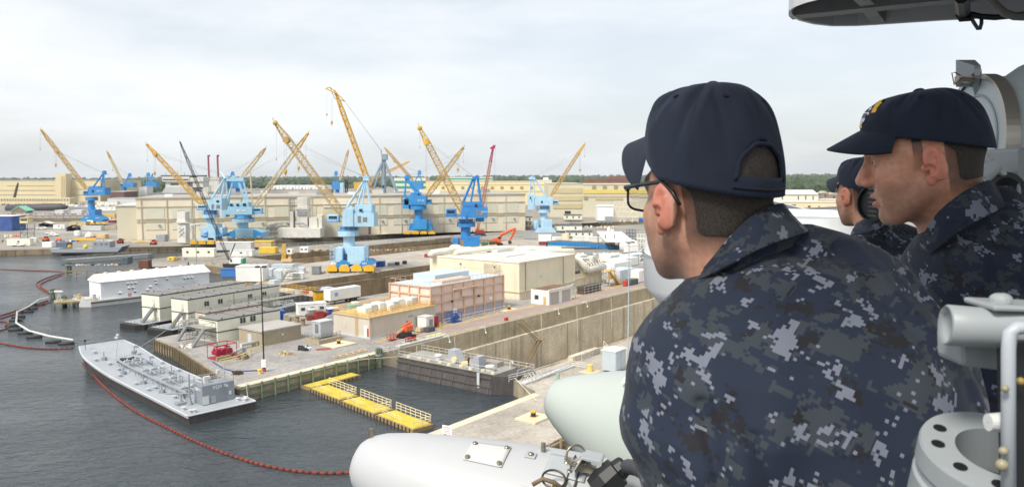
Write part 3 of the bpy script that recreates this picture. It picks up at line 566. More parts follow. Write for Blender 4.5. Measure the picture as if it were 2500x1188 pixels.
hall('warehouse', 'long white roofed warehouse with a saw toothed edge right of the cream boom', 'warehouse', (725, 474), (662, 453, 792, 464), 60, M((232, 232, 230), .7, .05, .1), WHT, [('band', 664 + i * 8, 455, 667 + i * 8, 462, LGREY) for i in range(16)])
hall('warehouse', 'wide grey flat roofed store below the white roofed warehouse', 'warehouse', (700, 482), (612, 463, 800, 476), 40, M((176, 172, 164), .8, .12, .08), ROOFG, [('vent', 625 + i * 22, 458, 629 + i * 22, 463, GREY) for i in range(8)])
hall('shed', 'green and white striped module hall behind the pedestal derrick', 'hall', (1000, 482), (962, 434, 1041, 468), 50, M((216, 212, 200), .7, .06, .1), LGREY, [('stripe', 962, 441, 1041, 447, GRN), ('stripe', 962, 454, 1041, 460, GRN)])
hall('shed', 'low green topped hall beyond the crimson lattice boom', 'hall', (1150, 478), (1088, 432, 1202, 446), 50, M((216, 216, 210), .7, .06, .1), LGREY, [('stripe', 1088, 435, 1202, 438, GRN), ('stripe', 1088, 441, 1180, 443, GRN)])
# tan shops at right
h, F = hall('fabrication_shop', 'tall tan fabrication shop with wide louvred openings behind the right hand pale blue crane', 'shop', (1390, 530), (1340, 449, 1424, 527), 90, CREAM2, M((190, 180, 152), .8, .1, .05),
     [('louvre', 1350, 459, 1421, 471.5, TAN2), ('louvre', 1350, 478, 1421, 490, TAN2), ('louvre', 1350, 497, 1421, 509, TAN2), ('opening', 1379, 515, 1393, 521, DK)])
h, F = hall('fabrication_shop', 'long tan shop with a row of square windows left of the louvred shop', 'shop', (1220, 500), (1070, 451, 1340, 490), 90, M((222, 206, 164), .8, .07, .04), M((206, 190, 140), .8, .1, .05), [('band', 1070, 464, 1340, 468, TAN)])
for i in range(10): mb = MB(); F.rect(mb, 1078 + i * 24, 455, 1085 + i * 24, 461, .6, -.3); mb.build('window', M((150, 142, 104), .6), h)
h, F = hall('fabrication_shop', 'yellow and cream shop with square windows right of the louvred shop', 'shop', (1510, 530), (1424, 451, 1660, 530), 90, CREAM2, M((196, 184, 150), .8, .1, .05), [('band', 1424, 462, 1660, 472, M((212, 192, 110), .8)), ('band', 1424, 476, 1660, 481, M((190, 180, 158), .8)), ('louvre', 1454, 482, 1540, 488, TAN2)])
for x in (1446, 1472, 1499, 1580): mb = MB(); F.rect(mb, x, 453, x + 9, 461, .6, -.3); mb.build('window', M((150, 142, 104), .6), h)
mb = MB(); F.rect(mb, 1426, 479, 1435, 487, .6, -.3); mb.build('window', M((150, 142, 104), .6), h)
hall('brick_building', 'brown brick block on the skyline above the yellow shop', 'building', (1485, 478), (1435, 437, 1533, 452), 60, BRICK, M((140, 110, 100), .85), [('upper_wall', 1486, 430, 1533, 440, BRICK)])
hall('rooftop_plant', 'pale stepped plant room on the skyline behind the right hand pale blue crane', 'plant room', (1327, 480), (1306, 439, 1347, 452), 40, CREAM, LGREY, [('upper_wall', 1326, 433, 1339, 441, WHT)])
h, F = hall('fabrication_shop', 'long tan roofline behind the bright blue cranes with small roof vents', 'shop', (1130, 484), (1040, 442, 1306, 452), 60, M((214, 196, 150), .8, .07, .04), ROOFG)
# right: white office building past the nearest cap, houses and trees
h, F = hall('office_building', 'white two storey office with a pale hipped roof seen between the sailors', 'office', (1960, 512), (1790, 474, 1998, 500), 40, M((232, 226, 208), .8, .06, .05))
for x in (1909, 1948, 1966, 1984): mb = MB(); F.rect(mb, x, 478.5, x + 2.6, 481.5, .3, -.2); F.rect(mb, x, 483, x + 2.6, 486.5, .3, -.2); mb.build('window', WIN, h)
mb = MB(); q = [F.at(1790, 474.5, -1), F.at(1999, 474.5, -1), F.at(1999, 474.5, 41), F.at(1790, 474.5, 41)]; rg = [F.at(1790, 463, 14), F.at(1985, 463, 14)]
mb.add(q + rg, [(0, 1, 5, 4), (1, 2, 5), (2, 3, 4, 5), (3, 0, 4), (0, 3, 2, 1)]); mb.build('roof', M((206, 206, 202), .6, .06, .1), h)
h, F = hall('low_block', 'cream single storey block in front of the white office', 'building', (1990, 520), (1890, 494, 2075, 514), 20, M((226, 208, 172), .8, .07, .05), LGREY, [('window', 1932, 499, 1943, 502, WIN), ('window', 1973, 502, 1979, 505, WIN), ('window', 1999, 502, 2001, 507, WIN), ('window', 2009, 504, 2014, 510, WHT)])
h, F = hall('low_block', 'cream flat block right of the white office behind the farthest sailor', 'building', (2040, 512), (1999, 488, 2110, 510), 30, M((222, 206, 170), .8, .07, .05), M((210, 206, 198), .8), [('window', 2038, 500, 2046, 506, WHT)])
for (x0, x1, y0, y1, lb) in ((2006, 2024, 466, 486, 'brown shingled house with a pale gable among the trees'), (2022, 2050, 470, 490, 'brown house with a white stair rail right of the shingled house')):
 F = Flat((x0 + x1) / 2, 494); h = thing('house', lb, 'house', F.p, 'houses among the trees at right'); mb = MB(); F.rect(mb, x0, y0 + 6, x1, y1 + 6, 14, 7); mb.build('wall', M((150, 132, 116), .85, .1, .1), h)
 mb = MB(); F.ex(mb, [(x0 - 1, y0 + 6), (x1 + 1, y0 + 6), ((x0 + x1) / 2, y0)], 15, 7); mb.build('roof', M((172, 160, 148), .85, .1, .1), h)
 mb = MB(); F.rect(mb, (x0 + x1) / 2 - 2, y0 + 9, (x0 + x1) / 2 + 2, y0 + 14, .3, -.1); mb.build('window', WIN, h)
def tree(label, px, py, hpx, wpx, seed):
 F = Flat(px, py); rs = np.random.default_rng(seed); k = F.k; t = thing('broadleaf_tree', label, 'tree', F.p, 'trees by the white office')
 H = hpx * k; W = wpx * k / 2; mb = MB(); mb.tube([F.p, F.p + Vector((0, 0, H * .35)), F.p + Vector((.3, 0, H * .6))], [.45, .32, .15], 6)
 for i in range(5): a = i * 1.3; mb.bar(F.p + Vector((0, 0, H * .35)), F.p + Vector((math.cos(a) * W * .5, math.sin(a) * W * .5, H * .65)), .1)
 mb.build('trunk', M((84, 70, 58), .9), t)
 mb = MB()
 cl = [np.array([F.p.x, F.p.y, F.p.z + H * .6]) + rs.normal(0, 1, 3) * np.array([W * .5, W * .5, H * .18]) for _ in range(16)]
 for c in cl:
  for _ in range(90):
   d = rs.normal(0, 1, 3); d /= np.linalg.norm(d); p = c + d * W * rs.uniform(.25, .42); s = rs.uniform(.3, .6); a = rs.normal(0, 1, 3); a /= np.linalg.norm(a); b = np.cross(a, d); b /= np.linalg.norm(b) + 1e-6
   mb.add([p - a * s, p + b * s, p + a * s, p - b * s], [(0, 1, 2, 3)])
 mb.build('crown', leaf_t, t)
leaf_t = leaf_mat((.035, .06, .03), (.10, .15, .055), .5)
tree('round dark green tree just right of the white office roof', 2004, 492, 34, 30, 1); tree('smaller olive green tree between the two brown houses', 2012, 486, 30, 22, 2); tree('tall green tree behind the white office roof', 1950, 490, 44, 40, 3); tree('green tree left of the farthest sailor cap', 2032, 482, 36, 34, 4); tree('dark tree close to the nearest sailor cap', 1908, 486, 40, 40, 5)
F = Flat(1904, 480); o = MB(); F.rect(o, 1900, 426, 1904, 462, 6, 200); F.rect(o, 1905, 424, 1908, 462, 6, 200); o = o.build('water_tower', WHT); tag(o, 'thin white tower on the wooded skyline beside the nearest cap', 'tower')
# ---- the long cream hall beyond the basin
hp0, hp1 = Vector((-197, 408, 2.5)), Vector((8, 466, 2.5)); hx = (hp1 - hp0).normalized(); hy = Vector((-hx.y, hx.x, 0)); HL = (hp1 - hp0).length
h = thing('dockside_hall', 'very long cream corrugated hall behind the cranes with panelled upper bays', 'hall', hp0)
mb = MB(); mb.box(hp0 + hx * HL / 2 + hy * 35, (HL, 70, 21.5), ax=(hx, hy)); wl = mb.build('wall', CREAM, h)
mb = MB(); mb.box(hp0 + hx * HL / 2 + hy * 35 + Vector((0, 0, 21.5)), (HL + 1, 71, .7), ax=(hx, hy)); mb.build('roof', M((170, 164, 152), .85, .15, .05), h)
for i in range(16):
 u = 9 + i * 13;
 if u > HL - 8: break
 mb = MB(); mb.box(hp0 + hx * u - hy * .12 + Vector((0, 0, 11)), (9.5, .3, 5.5), ax=(hx, hy)); mb.build('bay_panel', M((204, 202, 184), .6, .06, .3, .15), h)
 mb = MB(); mb.box(hp0 + hx * u - hy * .12 + Vector((0, 0, 5.2)), (9.5, .3, 3.6), ax=(hx, hy)); mb.build('bay_panel', M((210, 204, 184), .6, .06, .3, .15), h)
 mb = MB(); mb.box(hp0 + hx * (u + 2) - hy * .6 + Vector((0, 0, 7.2)), (1.1, 1.1, .8), ax=(hx, hy)); mb.build('vent', GREY, h)
for z in (9.4, 10.6, 17.2): mb = MB(); mb.box(hp0 + hx * HL / 2 - hy * .35 + Vector((0, 0, z)), (HL, .35, .28), ax=(hx, hy)); mb.build('pipe_run', M((186, 176, 152), .7), h)
for i in range(17): mb = MB(); mb.box(hp0 + hx * (2.5 + i * 12.4) - hy * .3 + Vector((0, 0, .05)), (.4, .4, 21.3), ax=(hx, hy)); mb.build('downpipe', M((196, 186, 162), .7), h)
mb = MB(); q = hp0 - hx * .2 + hy * 30; mb.box(hp0 - hx * 5 + hy * 26, (10, 46, 17.8), ax=(hx, hy)); wg = mb.build('wing', CREAM2, h)
mb = MB(); mb.box(hp0 - hx * 5 + hy * 26 + Vector((0, 0, 17.8)), (11, 47, .5), ax=(hx, hy)); mb.build('roof', LGREY, wg)
for i in range(12):
 c = hp0 + hx * (14 + i * 16.5) + hy * (16 + (i * 7) % 30) + Vector((0, 0, 22.2)); mb = MB(); mb.box(c, (4 + i % 3 * 2, 3, 1.4 + i % 2), ax=(hx, hy)); mb.build('roof_unit', [WHT, LGREY, GREY][i % 3], h)
# darker sheds left of the pedestal derrick
for (x0, x1, y0, mt, lb, yb) in ((790, 860, 499, CREAM2, 'tan boxy plant house right of the white plant tower', 578), (863, 905, 512, M((132, 116, 100), .8, .15, .1), 'brown shed left of the pedestal derrick foot', 572), (962, 990, 520, M((128, 108, 90), .8, .15, .1), 'brown shed right of the pedestal derrick foot', 568), (1068, 1104, 499, M((200, 184, 152), .8, .08, .1), 'cream gate house of the dock with a tall opening behind the bright blue crane', 560)):
 hall('plant_shed', lb, 'shed', ((x0 + x1) / 2, yb), (x0, y0, x1, yb), 12, mt, LGREY, [('door', x0 + (x1 - x0) * .35, y0 + (yb - y0) * .35, x0 + (x1 - x0) * .75, yb, M((168, 152, 126), .8))] if x0 > 1000 else [('band', x0, y0 + 6, x1, y0 + 8, LGREY)])
# white plant tower with ducts
F = Flat(735, 582); t = thing('plant_tower', 'rusty white multi level plant tower with ducts before the long hall', 'tower', F.p)
WR = M((218, 214, 204), .7, .12, .3, .3, (140, 110, 84))
for (x0, y0, x1, y1, tt, dy) in ((725, 482, 750, 506, 7, 2), (722, 506, 752, 512, 9, 2), (724, 512, 750, 556, 8, 2), (678, 557, 782, 580, 8, -2), (754, 530, 774, 556, 6, 2), (774, 525, 786, 578, 6, 3), (708, 516, 716, 556, 4, 0)):
 mb = MB(); F.rect(mb, x0, y0, x1, y1, tt, dy); mb.build('casing', WR, t, bevel=.1)
mb = MB(); F.rect(mb, 726, 516, 748, 526, .4, -2.3); mb.build('panel', GREY, t)
mb = MB()
for x in (709, 713, 718): mb.bar(F.at(x, 556, -1), F.at(x, 482, -1), .2)
for y in (486, 495, 504, 513, 524, 535, 546): mb.bar(F.at(706, y, -1), F.at(724, y, -1), .16); F.rect(mb, 706, y, 724, y + .8, 3, 0)
mb.build('stair_tower', STEEL, t)
mb = MB(); mb.tube([F.at(724, 545, -3), F.at(740, 545, -4), F.at(760, 560, -4), F.at(772, 572, -4)], .5, 8); mb.build('duct', GREY, t)
for (x, y, lb) in ((432, 596, 'white riveted gate tower in front of the long hall'),):
 F = Flat(443, y); t = thing('gate_tower', lb, 'tower', F.p); mb = MB(); F.rect(mb, 433, 546, 453, 592, 5); mb.build('shaft', WR, t); mb = MB(); F.rect(mb, 432, 517, 452, 541, 5.4); F.rect(mb, 430, 540, 455, 543, 7); mb.build('machinery_box', WR, t)
 mb = MB()
 for a, b in (((437, 556), (449, 566)), ((449, 556), (437, 566)), ((437, 566), (449, 578)), ((449, 566), (437, 578))): mb.bar(F.at(*a, -2.7), F.at(*b, -2.7), .12)
 mb.build('bracing', GREY, t)
 mb = MB()
 for x in (437, 443, 449): mb.bar(F.at(x, 517), F.at(x, 512), .2)
 mb.build('finial', GREY, t)
F = Flat(469, 592); o = MB();
for x in (462, 469, 477):
 for dy in (-2, 2): o.bar(F.at(x, 590, dy), F.at(x, 552, dy), .2)
for a, b in (((462, 590), (477, 572)), ((477, 590), (462, 572)), ((462, 572), (477, 554)), ((477, 572), (462, 554))): o.bar(F.at(*a, -2), F.at(*b, -2), .12)
F.rect(o, 460, 548, 480, 552, 5); tag(o.build('access_scaffold', WHT), 'white braced scaffold stair between the gate tower and the light blue crane', 'scaffold')
# pipes and gear at the foot of the hall
F = Flat(665, 580); t = thing('pipe_gallery', 'tangle of grey pipes and valves at the foot of the long hall', 'pipe gallery', F.p)
rs = random.Random(5)
for i in range(14):
 x = 650 + i * 3.2; y = rs.uniform(541, 552); mb = MB(); mb.tube([F.at(x, 578, -1), F.at(x, y, -1 + i % 3), F.at(x + rs.uniform(8, 22), y + rs.uniform(-3, 3), -1 + i % 3)], .28, 6); mb.build('pipe', [GREY, LGREY, WR][i % 3], t)
mb = MB(); F.rect(mb, 652, 556, 678, 558, 4); F.rect(mb, 650, 568, 678, 569.5, 4); mb.build('walkway', STEEL, t)
F = Flat(985, 556); t = thing('stair_ramp', 'white covered stair ramp right of the pedestal derrick', 'stairs', F.p)
mb = MB(); F.ex(mb, [(935, 566), (958, 551), (994, 543), (994, 540), (956, 544), (933, 561)], 3); mb.build('stair_flight', WHT, t)
for x in (950, 965, 978, 990): mb = MB(); mb.bar(F.at(x, 568), F.at(x, 546), .22); mb.build('post', LGREY, t)
h, F = hall('weld_shop', 'cream chamfered white tank house on short legs by the steel frame', 'tank house', (1478, 545), (1459, 503, 1497, 538), 14, WHT, None, [('panel', 1477, 528, 1496, 538, GREY), ('cornice', 1458, 499, 1498, 504, WHT)])
for x in (1464, 1474, 1484, 1493): mb = MB(); F.rect(mb, x - 2, 538, x + 2, 544, 3, 3); mb.build('leg', LGREY, h)
F = Flat(1528, 543); fr = MB(); xs = (1500, 1514, 1524, 1544, 1558)
for x in xs:
 for dy in (-4, 4): fr.bar(F.at(x, 542, dy), F.at(x, 492, dy), .28)
for i in range(4):
 for (ya, yb) in ((542, 518), (518, 494)):
  fr.bar(F.at(xs[i], ya, -4), F.at(xs[i + 1], yb, -4), .2); fr.bar(F.at(xs[i + 1], ya, -4), F.at(xs[i], yb, -4), .2)
for y in (492, 506, 518, 530): fr.bar(F.at(1500, y, -4), F.at(1558, y, -4), .25)
F.rect(fr, 1526, 484, 1544, 493, 8); tag(fr.build('braced_gantry', M((214, 206, 190), .7, .1, .1)), 'cream braced steel frame right of the white tank house', 'frame')
# office cabins beyond the basin
def cabin(label, base, rect, t, wins, wall=OFFW, roof=DGREY, group='site office cabins across the basin', name='office_cabin'):
 h, F = hall(name, label, 'cabin', base, rect, t, wall, roof, group=group, ry=.25); x0, y0, x1, y1 = rect
 for i in range(wins): x = x0 + (x1 - x0) * (i + .5) / wins; mb = MB(); F.rect(mb, x - 1.6, y0 + (y1 - y0) * .25, x + 1.6, y0 + (y1 - y0) * .68, .2, -.1); mb.build('window', WIN, h)
 return h, F
cabin('upper cream cabin with a balcony left of the pale blue crane at right', (1275, 553), (1248, 530, 1300, 540.5), 8, 4)
cabin('lower cream cabin in shadow under the balcony left of the pale blue crane at right', (1275, 553), (1250, 541, 1298, 552), 7, 6, M((190, 182, 164), .8, .15, .3))  # shadow under the balcony is put into the darker wall colour
cabin('cream cabin on stilts with a dark roof right of the pale blue crane at right', (1399, 540), (1377, 525, 1421, 535), 9, 3)
cabin('cream cabin on a barge at the water edge beside the right hand crane', (1390, 567), (1358, 550, 1421, 563), 9, 2)
cabin('cream cabin with four windows behind the blue girder', (1415, 580), (1383, 566, 1447, 577), 9, 4)
hall('tool_shed', 'grey corrugated shed left of the cream cabins beyond the basin', 'shed', (1226, 557), (1205, 535, 1246, 556), 8, M((168, 172, 174), .6, .1, .3, .1), LGREY)
hall('tool_shed', 'small cream hut with two windows left of the grey corrugated shed', 'hut', (1187, 556), (1172, 541, 1203, 554), 6, OFFW, DGREY, [('window', 1180, 545, 1182.5, 549, WIN), ('window', 1190, 545, 1192.5, 549, WIN)])
hall('white_block', 'white equipment house between the blue crane and the bright blue crane', 'hut', (1075, 566), (1063, 527, 1079, 541), 8, WHT, GREY, [('lower_wall', 1064, 543, 1078, 552, LGREY)])
# ================================================================ NEAR DOCKSIDE (things in the dock's own axes: x along the dock, y away from the slip)
def st(name, label, cat, x, y, z=2.5, group=None, rot=0.0, at=None): return thing(name, label, cat, at if at is not None else G(x, y, z), group, local=True, rz=SROT + rot)
def bx(parent, name, mat, x0, y0, z0, x1, y1, z1, bevel=0.0):
 return MB().box(((x0 + x1) / 2, (y0 + y1) / 2, z0), (x1 - x0, y1 - y0, z1 - z0)).build(name, mat, parent, bevel=bevel)
def rail(mb, pts, h=1.05, r=.035, n=2, post=2.0):
 pts = [Vector(p) for p in pts]
 for a, b in zip(pts, pts[1:]):
  k = max(1, int((b - a).length / post))
  for i in range(k + 1): p = a.lerp(b, i / k); mb.bar(p, p + Vector((0, 0, h)), r)
  for j in range(1, n + 1): mb.bar(a + Vector((0, 0, h * j / n)), b + Vector((0, 0, h * j / n)), r)
 return mb
PINK = M((226, 204, 192), .75, .06, .3, .15, (150, 110, 90)); PRIB = M((202, 172, 146), .7, .15, .5); LILAC = M((170, 166, 176), .75, .08, .4); PBLUE = M((186, 200, 208), .7, .08, .3)
BEIGE = M((198, 190, 176), .8, .05, .4, .12); CREAMB = M((224, 214, 188), .8, .08, .2, .3, (148, 124, 92)); WPNT = M((228, 228, 222), .6, .06, .5, .08)
YRAIL = M((214, 166, 66), .6, .15, .6); WRAIL = M((206, 204, 196), .6, .12, .6); SKIDR = M((158, 26, 52), .5, .15, .5); SKIDB = M((34, 84, 150), .5, .15, .5); ORNG = M((222, 92, 40), .5, .12, .5)
TGREEN = M((112, 124, 100), .9, .25, .5, .4, (70, 76, 56)); TDARK = M((70, 64, 54), .9, .3, .5); TIMB = M((164, 146, 108), .9, .3, .5, .3); HULLK = M((40, 40, 40), .6, .2, .3, .25, (90, 80, 70)); HULLG = M((138, 144, 150), .55, .1, .15, .2, (110, 110, 108))
DECKG = M((160, 164, 168), .6, .1, .2, fine=.06); PIPEW = M((216, 212, 200), .6, .1, .4, .15)
# pink test house
t = st('test_house', 'pale pink ribbed steel test house with a blue grey sunken roof', 'building', 0, 0, at=S(123.8, 117.2, 2.5)); a, b, H = 26.0, 12.5, 8.3
wl = bx(t, 'wall', PINK, 0, 0, 2.2, a, b, H); bx(t, 'lower_wall', LILAC, -.02, -.02, 0, a + .02, b + .02, 2.2)
for i in range(8): bx(t, 'column', PRIB, i * a / 7 - .16, -.35, 0, i * a / 7 + .16, 0, H + .1)
for j in range(1, 5): bx(t, 'column', PRIB, -.35, j * b / 4 - .16, 0, 0, j * b / 4 + .16, H + .1)
for z in (2.2, 4.3, 6.3, H - .15): mb = MB(); mb.box((a / 2, -.2, z), (a, .26, .24)); mb.m(0).box((-.2, b / 2, z), (.26, b, .24)); mb.build('girt', PRIB, t)
mb = MB(); rail(mb, [(0, 0, H), (a, 0, H), (a, b, H), (0, b, H), (0, 0, H)], 1.1, .05, 1, 1.6); mb.build('roof_railing', PRIB, t)
bx(t, 'roof', PBLUE, .4, .4, H, a - .4, b - .4, H + .06); bx(t, 'roof_box', PBLUE, 7, 5, H + .06, 19, 12, H + 1.5); bx(t, 'roof_duct', M((214, 190, 176), .7), 5, 1, H + .06, 15, 4.2, H + .7)
bx(t, 'sign_plate', PINK, 10.2, -.42, 5, 13.4, -.36, 6.9); bx(t, 'shelf', PRIB, 7, -.9, 6.9, 16, -.36, 7.05); bx(t, 'sign_plate', WPNT, 7.2, -.42, 1.6, 8.4, -.36, 2.7); bx(t, 'sign_plate', WPNT, 20.2, -.42, 3.0, 21.2, -.36, 3.6)
mb = MB(); rail(mb, [(2, -2.2, 0), (a, -2.2, 0)], 1.1, .05, 2, 2); o = mb.build('fence', WRAIL, t)
for x, lb in ((6.4, 'white floodlight on the pink test house'), (15.8, 'floodlight')): mb = MB(); mb.lathe((x, -.5, 4.6), (0, -1, -.4), [(0, .02), (0, .16), (.4, .34), (.42, .02)], 8); mb.build('floodlight', DK, t)
# beige switch house
t = st('switch_house', 'low beige switch house with yellow roof railing and white air units', 'building', 0, 0, at=S(105.4, 116.6, 2.5)); a, b, H = 19.4, 11, 4.1
wl = bx(t, 'wall', BEIGE, 0, 0, .3, a, b, H); bx(t, 'plinth', LGREY, -.15, -.15, 0, a + .15, b + .15, .3); bx(t, 'roof', M((196, 172, 124), .85, .15, .4), -.2, -.2, H, a + .2, b + .2, H + .25)
mb = MB(); rail(mb, [(0, 0, H + .25), (a, 0, H + .25), (a, b, H + .25), (0, b, H + .25), (0, 0, H + .25)], 1.1, .05, 3, 1.6); rail(mb, [(1.6, 1.4, H + .25), (a - 1, 1.4, H + .25)], 1.1, .05, 3, 1.6); mb.build('roof_railing', YRAIL, t)
for i in range(8): x = 3.4 + i * 2.0; mb = MB(); mb.box((x, 5.2 + (i % 2) * .4, H + .25), (1.8, 2.6, 1.2 + (i % 3) * .25)); mb.build('air_unit', [WPNT, LGREY, WPNT][i % 3], t, bevel=.05)
bx(t, 'air_unit', WPNT, 8, 2.4, H + .25, 9.4, 3.4, H + 1.5)
mb = MB(); mb.bar((-.2, 3.4, .2), (-.2, 3.4, H + 1.3), .06); mb.bar((-.2, 4.0, .2), (-.2, 4.0, H + 1.3), .06)
for i in range(14): mb.bar((-.2, 3.4, .3 + i * .36), (-.2, 4.0, .3 + i * .36), .035)
mb.build('ladder', YRAIL, t)
d = bx(t, 'door', WPNT, -.06, .6, .3, 0, 1.6, 2.6); bx(t, 'door', M((190, 60, 50), .6), -.1, .25, .4, -.02, .7, 2.1)
for x in (10.2,): bx(t, 'notice', M((206, 190, 170), .6), x, -.06, 1.6, x + .8, 0, 2.6); bx(t, 'notice_stripe', M((180, 60, 50), .6), x + .15, -.09, 1.8, x + .65, -.05, 2.1)
bx(t, 'notice', M((206, 196, 180), .6), -.06, 7, 1.5, 0, 7.8, 2.6); bx(t, 'vent', GREY, 11, -.05, 2.8, 12.4, 0, 3.2); bx(t, 'downpipe', M((170, 160, 140), .7), .5, -.12, .3, .62, 0, H)
# white hut and red box beside it
t = st('guard_hut', 'small white hut with a grey door against the beige switch house', 'hut', 1041, 806); bx(t, 'wall', WPNT, 0, 0, 0, 2.4, 2.6, 2.7); bx(t, 'roof', LGREY, -.1, -.1, 2.7, 2.5, 2.7, 2.85); bx(t, 'door', M((140, 142, 146), .6), .9, -.05, .05, 2.0, 0, 2.2)
t = st('fire_cabinet', 'red fire cabinet between the white hut and the pink test house', 'cabinet', 1064, 797); bx(t, 'case', M((140, 30, 36), .5), 0, 0, 0, .9, .8, 2.2); bx(t, 'door', M((160, 40, 44), .5), .1, -.04, .2, .8, 0, 2.1)
# cream pump house with machinery annex
t = st('pump_house', 'big stained cream pump house with white ducts over its right wing', 'building', 0, 0, at=S(162, 121.3, 2.5)); a, b, H = 27.0, 32, 9.8
wl = bx(t, 'wall', CREAMB, 0, 0, 0, a, b, H); bx(t, 'roof', M((222, 216, 202), .85, .12, .1, fine=.08), -.15, -.15, H, a + .15, b + .15, H + .3); bx(t, 'ledge', M((206, 194, 168), .8), -.25, -.25, 2.0, a + .1, 0, 2.3); bx(t, 'ledge', M((206, 194, 168), .8), -.25, 0, 2.0, 0, b, 2.3)
mb = MB(); rail(mb, [(0, 0, H + .3), (a, 0, H + .3)], 1, .03, 1, 2.2); rail(mb, [(0, 0, H + .3), (0, b, H + .3)], 1, .03, 1, 2.2); mb.build('roof_railing', M((176, 140, 104), .7), t)
mb = MB(); mb.box((12, 13, H + .3), (9, 6, .35)); mb.build('roof_hatch', LGREY, t); bx(t, 'roof_hatch', LGREY, 16, 20, H + .3, 24, 26, H + 1.2)
for x in (2.6, 20.6): bx(t, 'downpipe', M((120, 110, 94), .8), x, -.14, 2.3, x + .16, 0, H)
bx(t, 'notice', LGREY, 9.2, -.06, 5.0, 10.4, 0, 5.8); bx(t, 'stain_panel', M((196, 186, 164), .85, .3, .6, .5), -.05, 6, 2.3, 0, 12, H - .8)
for y in (8, 20): bx(t, 'lamp', STEEL, -.4, y, 8.2, 0, y + .4, 8.6)
mb = MB(); rail(mb, [(-.8, .2, 0), (-.8, 14, 0)], 1.3, .04, 3, 2); mb.build('fence', WRAIL, t)
an = bx(t, 'annex_wall', CREAMB, a + .01, .3, 0, a + 15.5, 26, 5.0); bx(t, 'annex_ledge', M((206, 194, 168), .8), a, -.4, 2.6, a + 15.6, .3, 2.9)
bx(t, 'opening', DK, a + .3, .22, 4.2, a + 3.2, .3, 5.0)
for i in range(6): bx(t, 'louvre_post', STEEL, a + .4 + i * .5, .12, 4.1, a + .5 + i * .5, .22, 5.0)
PV = lambda *p: [Vector(q) for q in p]
mb = MB(); pts = PV((a - 1, 3, 8.6), (a + 1.5, 2.2, 8.5), (a + 3, .6, 8.0), (a + 3.7, -.5, 6.6), (a + 4.4, -.9, 5.3), (a + 6, -.9, 4.9), (a + 15, -.9, 5.0)); mb.tube(pts, [1.0, 1.0, 1.0, 1.0, .98, .95, .95], 14); mb.build('main_duct', PIPEW, t, smooth=True)
for i in range(7): mb = MB(); x = a + 4.6 + i * 1.6; mb.box((x, 2.6, 5.0), (1.2, 3.0, 3.0)); f_ = mb.build('fan_housing', [PIPEW, STEEL, LGREY][i % 3], t); mb = MB(); mb.tube(PV((x, 1, 7.2), (x, -.2, 6.6), (x, -.8, 5.9)), .28, 8); mb.build('branch_duct', PIPEW, t)
for i in range(8): mb = MB(); x = a + 4.4 + i * 1.4; mb.bar((x, -.6, 5.8), (x, -.6, 8.2), .06); mb.bar((x, -.6, 5.8), (x + .9, .4, 7.8), .05); mb.build('hanger', STEEL, t)
bx(t, 'bin', PIPEW, a + 9.4, -.3, 6.0, a + 11.2, 1.5, 8.6); bx(t, 'machinery_roof', PIPEW, a + 3, 5, 5.0, a + 15, 12, 8.4, .3); bx(t, 'machinery_roof', LGREY, a + 6, 12.2, 5.0, a + 14, 20, 7.4, .3)
for i, (x0, y0, x1, y1, z, r) in enumerate(((-2, 30, 14, 28, 10.9, .9), (4, 26, 26, 20, 10.9, .8), (20, 24, a + 8, 10, 10.2, .9), (a - 2, 14, a + 12, 8, 9.6, .8))):
 mb = MB(); m_ = Vector(((x0 + x1) / 2, (y0 + y1) / 2, z + .4)); mb.tube([(x0, y0, z - .9), (x0 + .8, y0, z), m_, (x1 - .8, y1, z), (x1, y1, z - .9)], r, 12); mb.build('roof_duct', PIPEW, t, smooth=True)
mb = MB(); mb.lathe((10, 31, H + .3), (0, 0, 1), [(0, 2.2), (1.2, 2.2), (2.2, 1.4), (2.5, .02)], 14); mb.build('cyclone', PIPEW, t, smooth=True)
bx(t, 'tan_parapet', M((222, 188, 140), .8, .2, .4), 6, b - 4, H + .3, 26, b - 3.4, H + 1.7)
for i in range(4): bx(t, 'pilaster', M((214, 204, 180), .8), a + 5.4 + i * 3, .1, .1, a + 5.8 + i * 3, .3, 4.8)
mb = MB(); mb.bar((a + 6, 0, 3.6), (a + 13, 0, 3.7), .12); mb.bar((a + 13, 0, 3.7), (a + 13, 0, 4.8), .12); mb.build('pipe', LGREY, t)
# garage
t = st('garage', 'white garage with a brown roof and two grey roller doors', 'garage', 1340, 745); a, b, H = 10.6, 5.6, 3.7
bx(t, 'wall', WPNT, 0, 0, 0, a, b, H); bx(t, 'roof', BROWN, .15, .15, H, a - .15, b - .15, H + .05); bx(t, 'parapet', WPNT, -.1, -.12, H - .1, a + .1, .15, H + .25)
for x in (.5, 5.9): f_ = bx(t, 'roller_door', M((170, 166, 160), .6, .06, .5), x, -.06, .05, x + 4.0, 0, 2.9); bx(t, 'door_frame', M((186, 150, 96), .7), x - .15, -.1, 2.9, x + 4.15, 0, 3.08)
bx(t, 'door', M((200, 170, 120), .7), -.06, .8, 0, 0, 1.7, 2.1); bx(t, 'window', WIN, -.06, 3.2, 1.2, 0, 4.4, 2.3)
mb = MB(); mb.tube(PV((a + .3, .5, H), (a + 1.4, .5, H + .4), (a + 2.4, .5, H - .2), (a + 2.6, .5, 0)), .12, 6); mb.build('flue', LGREY, t)
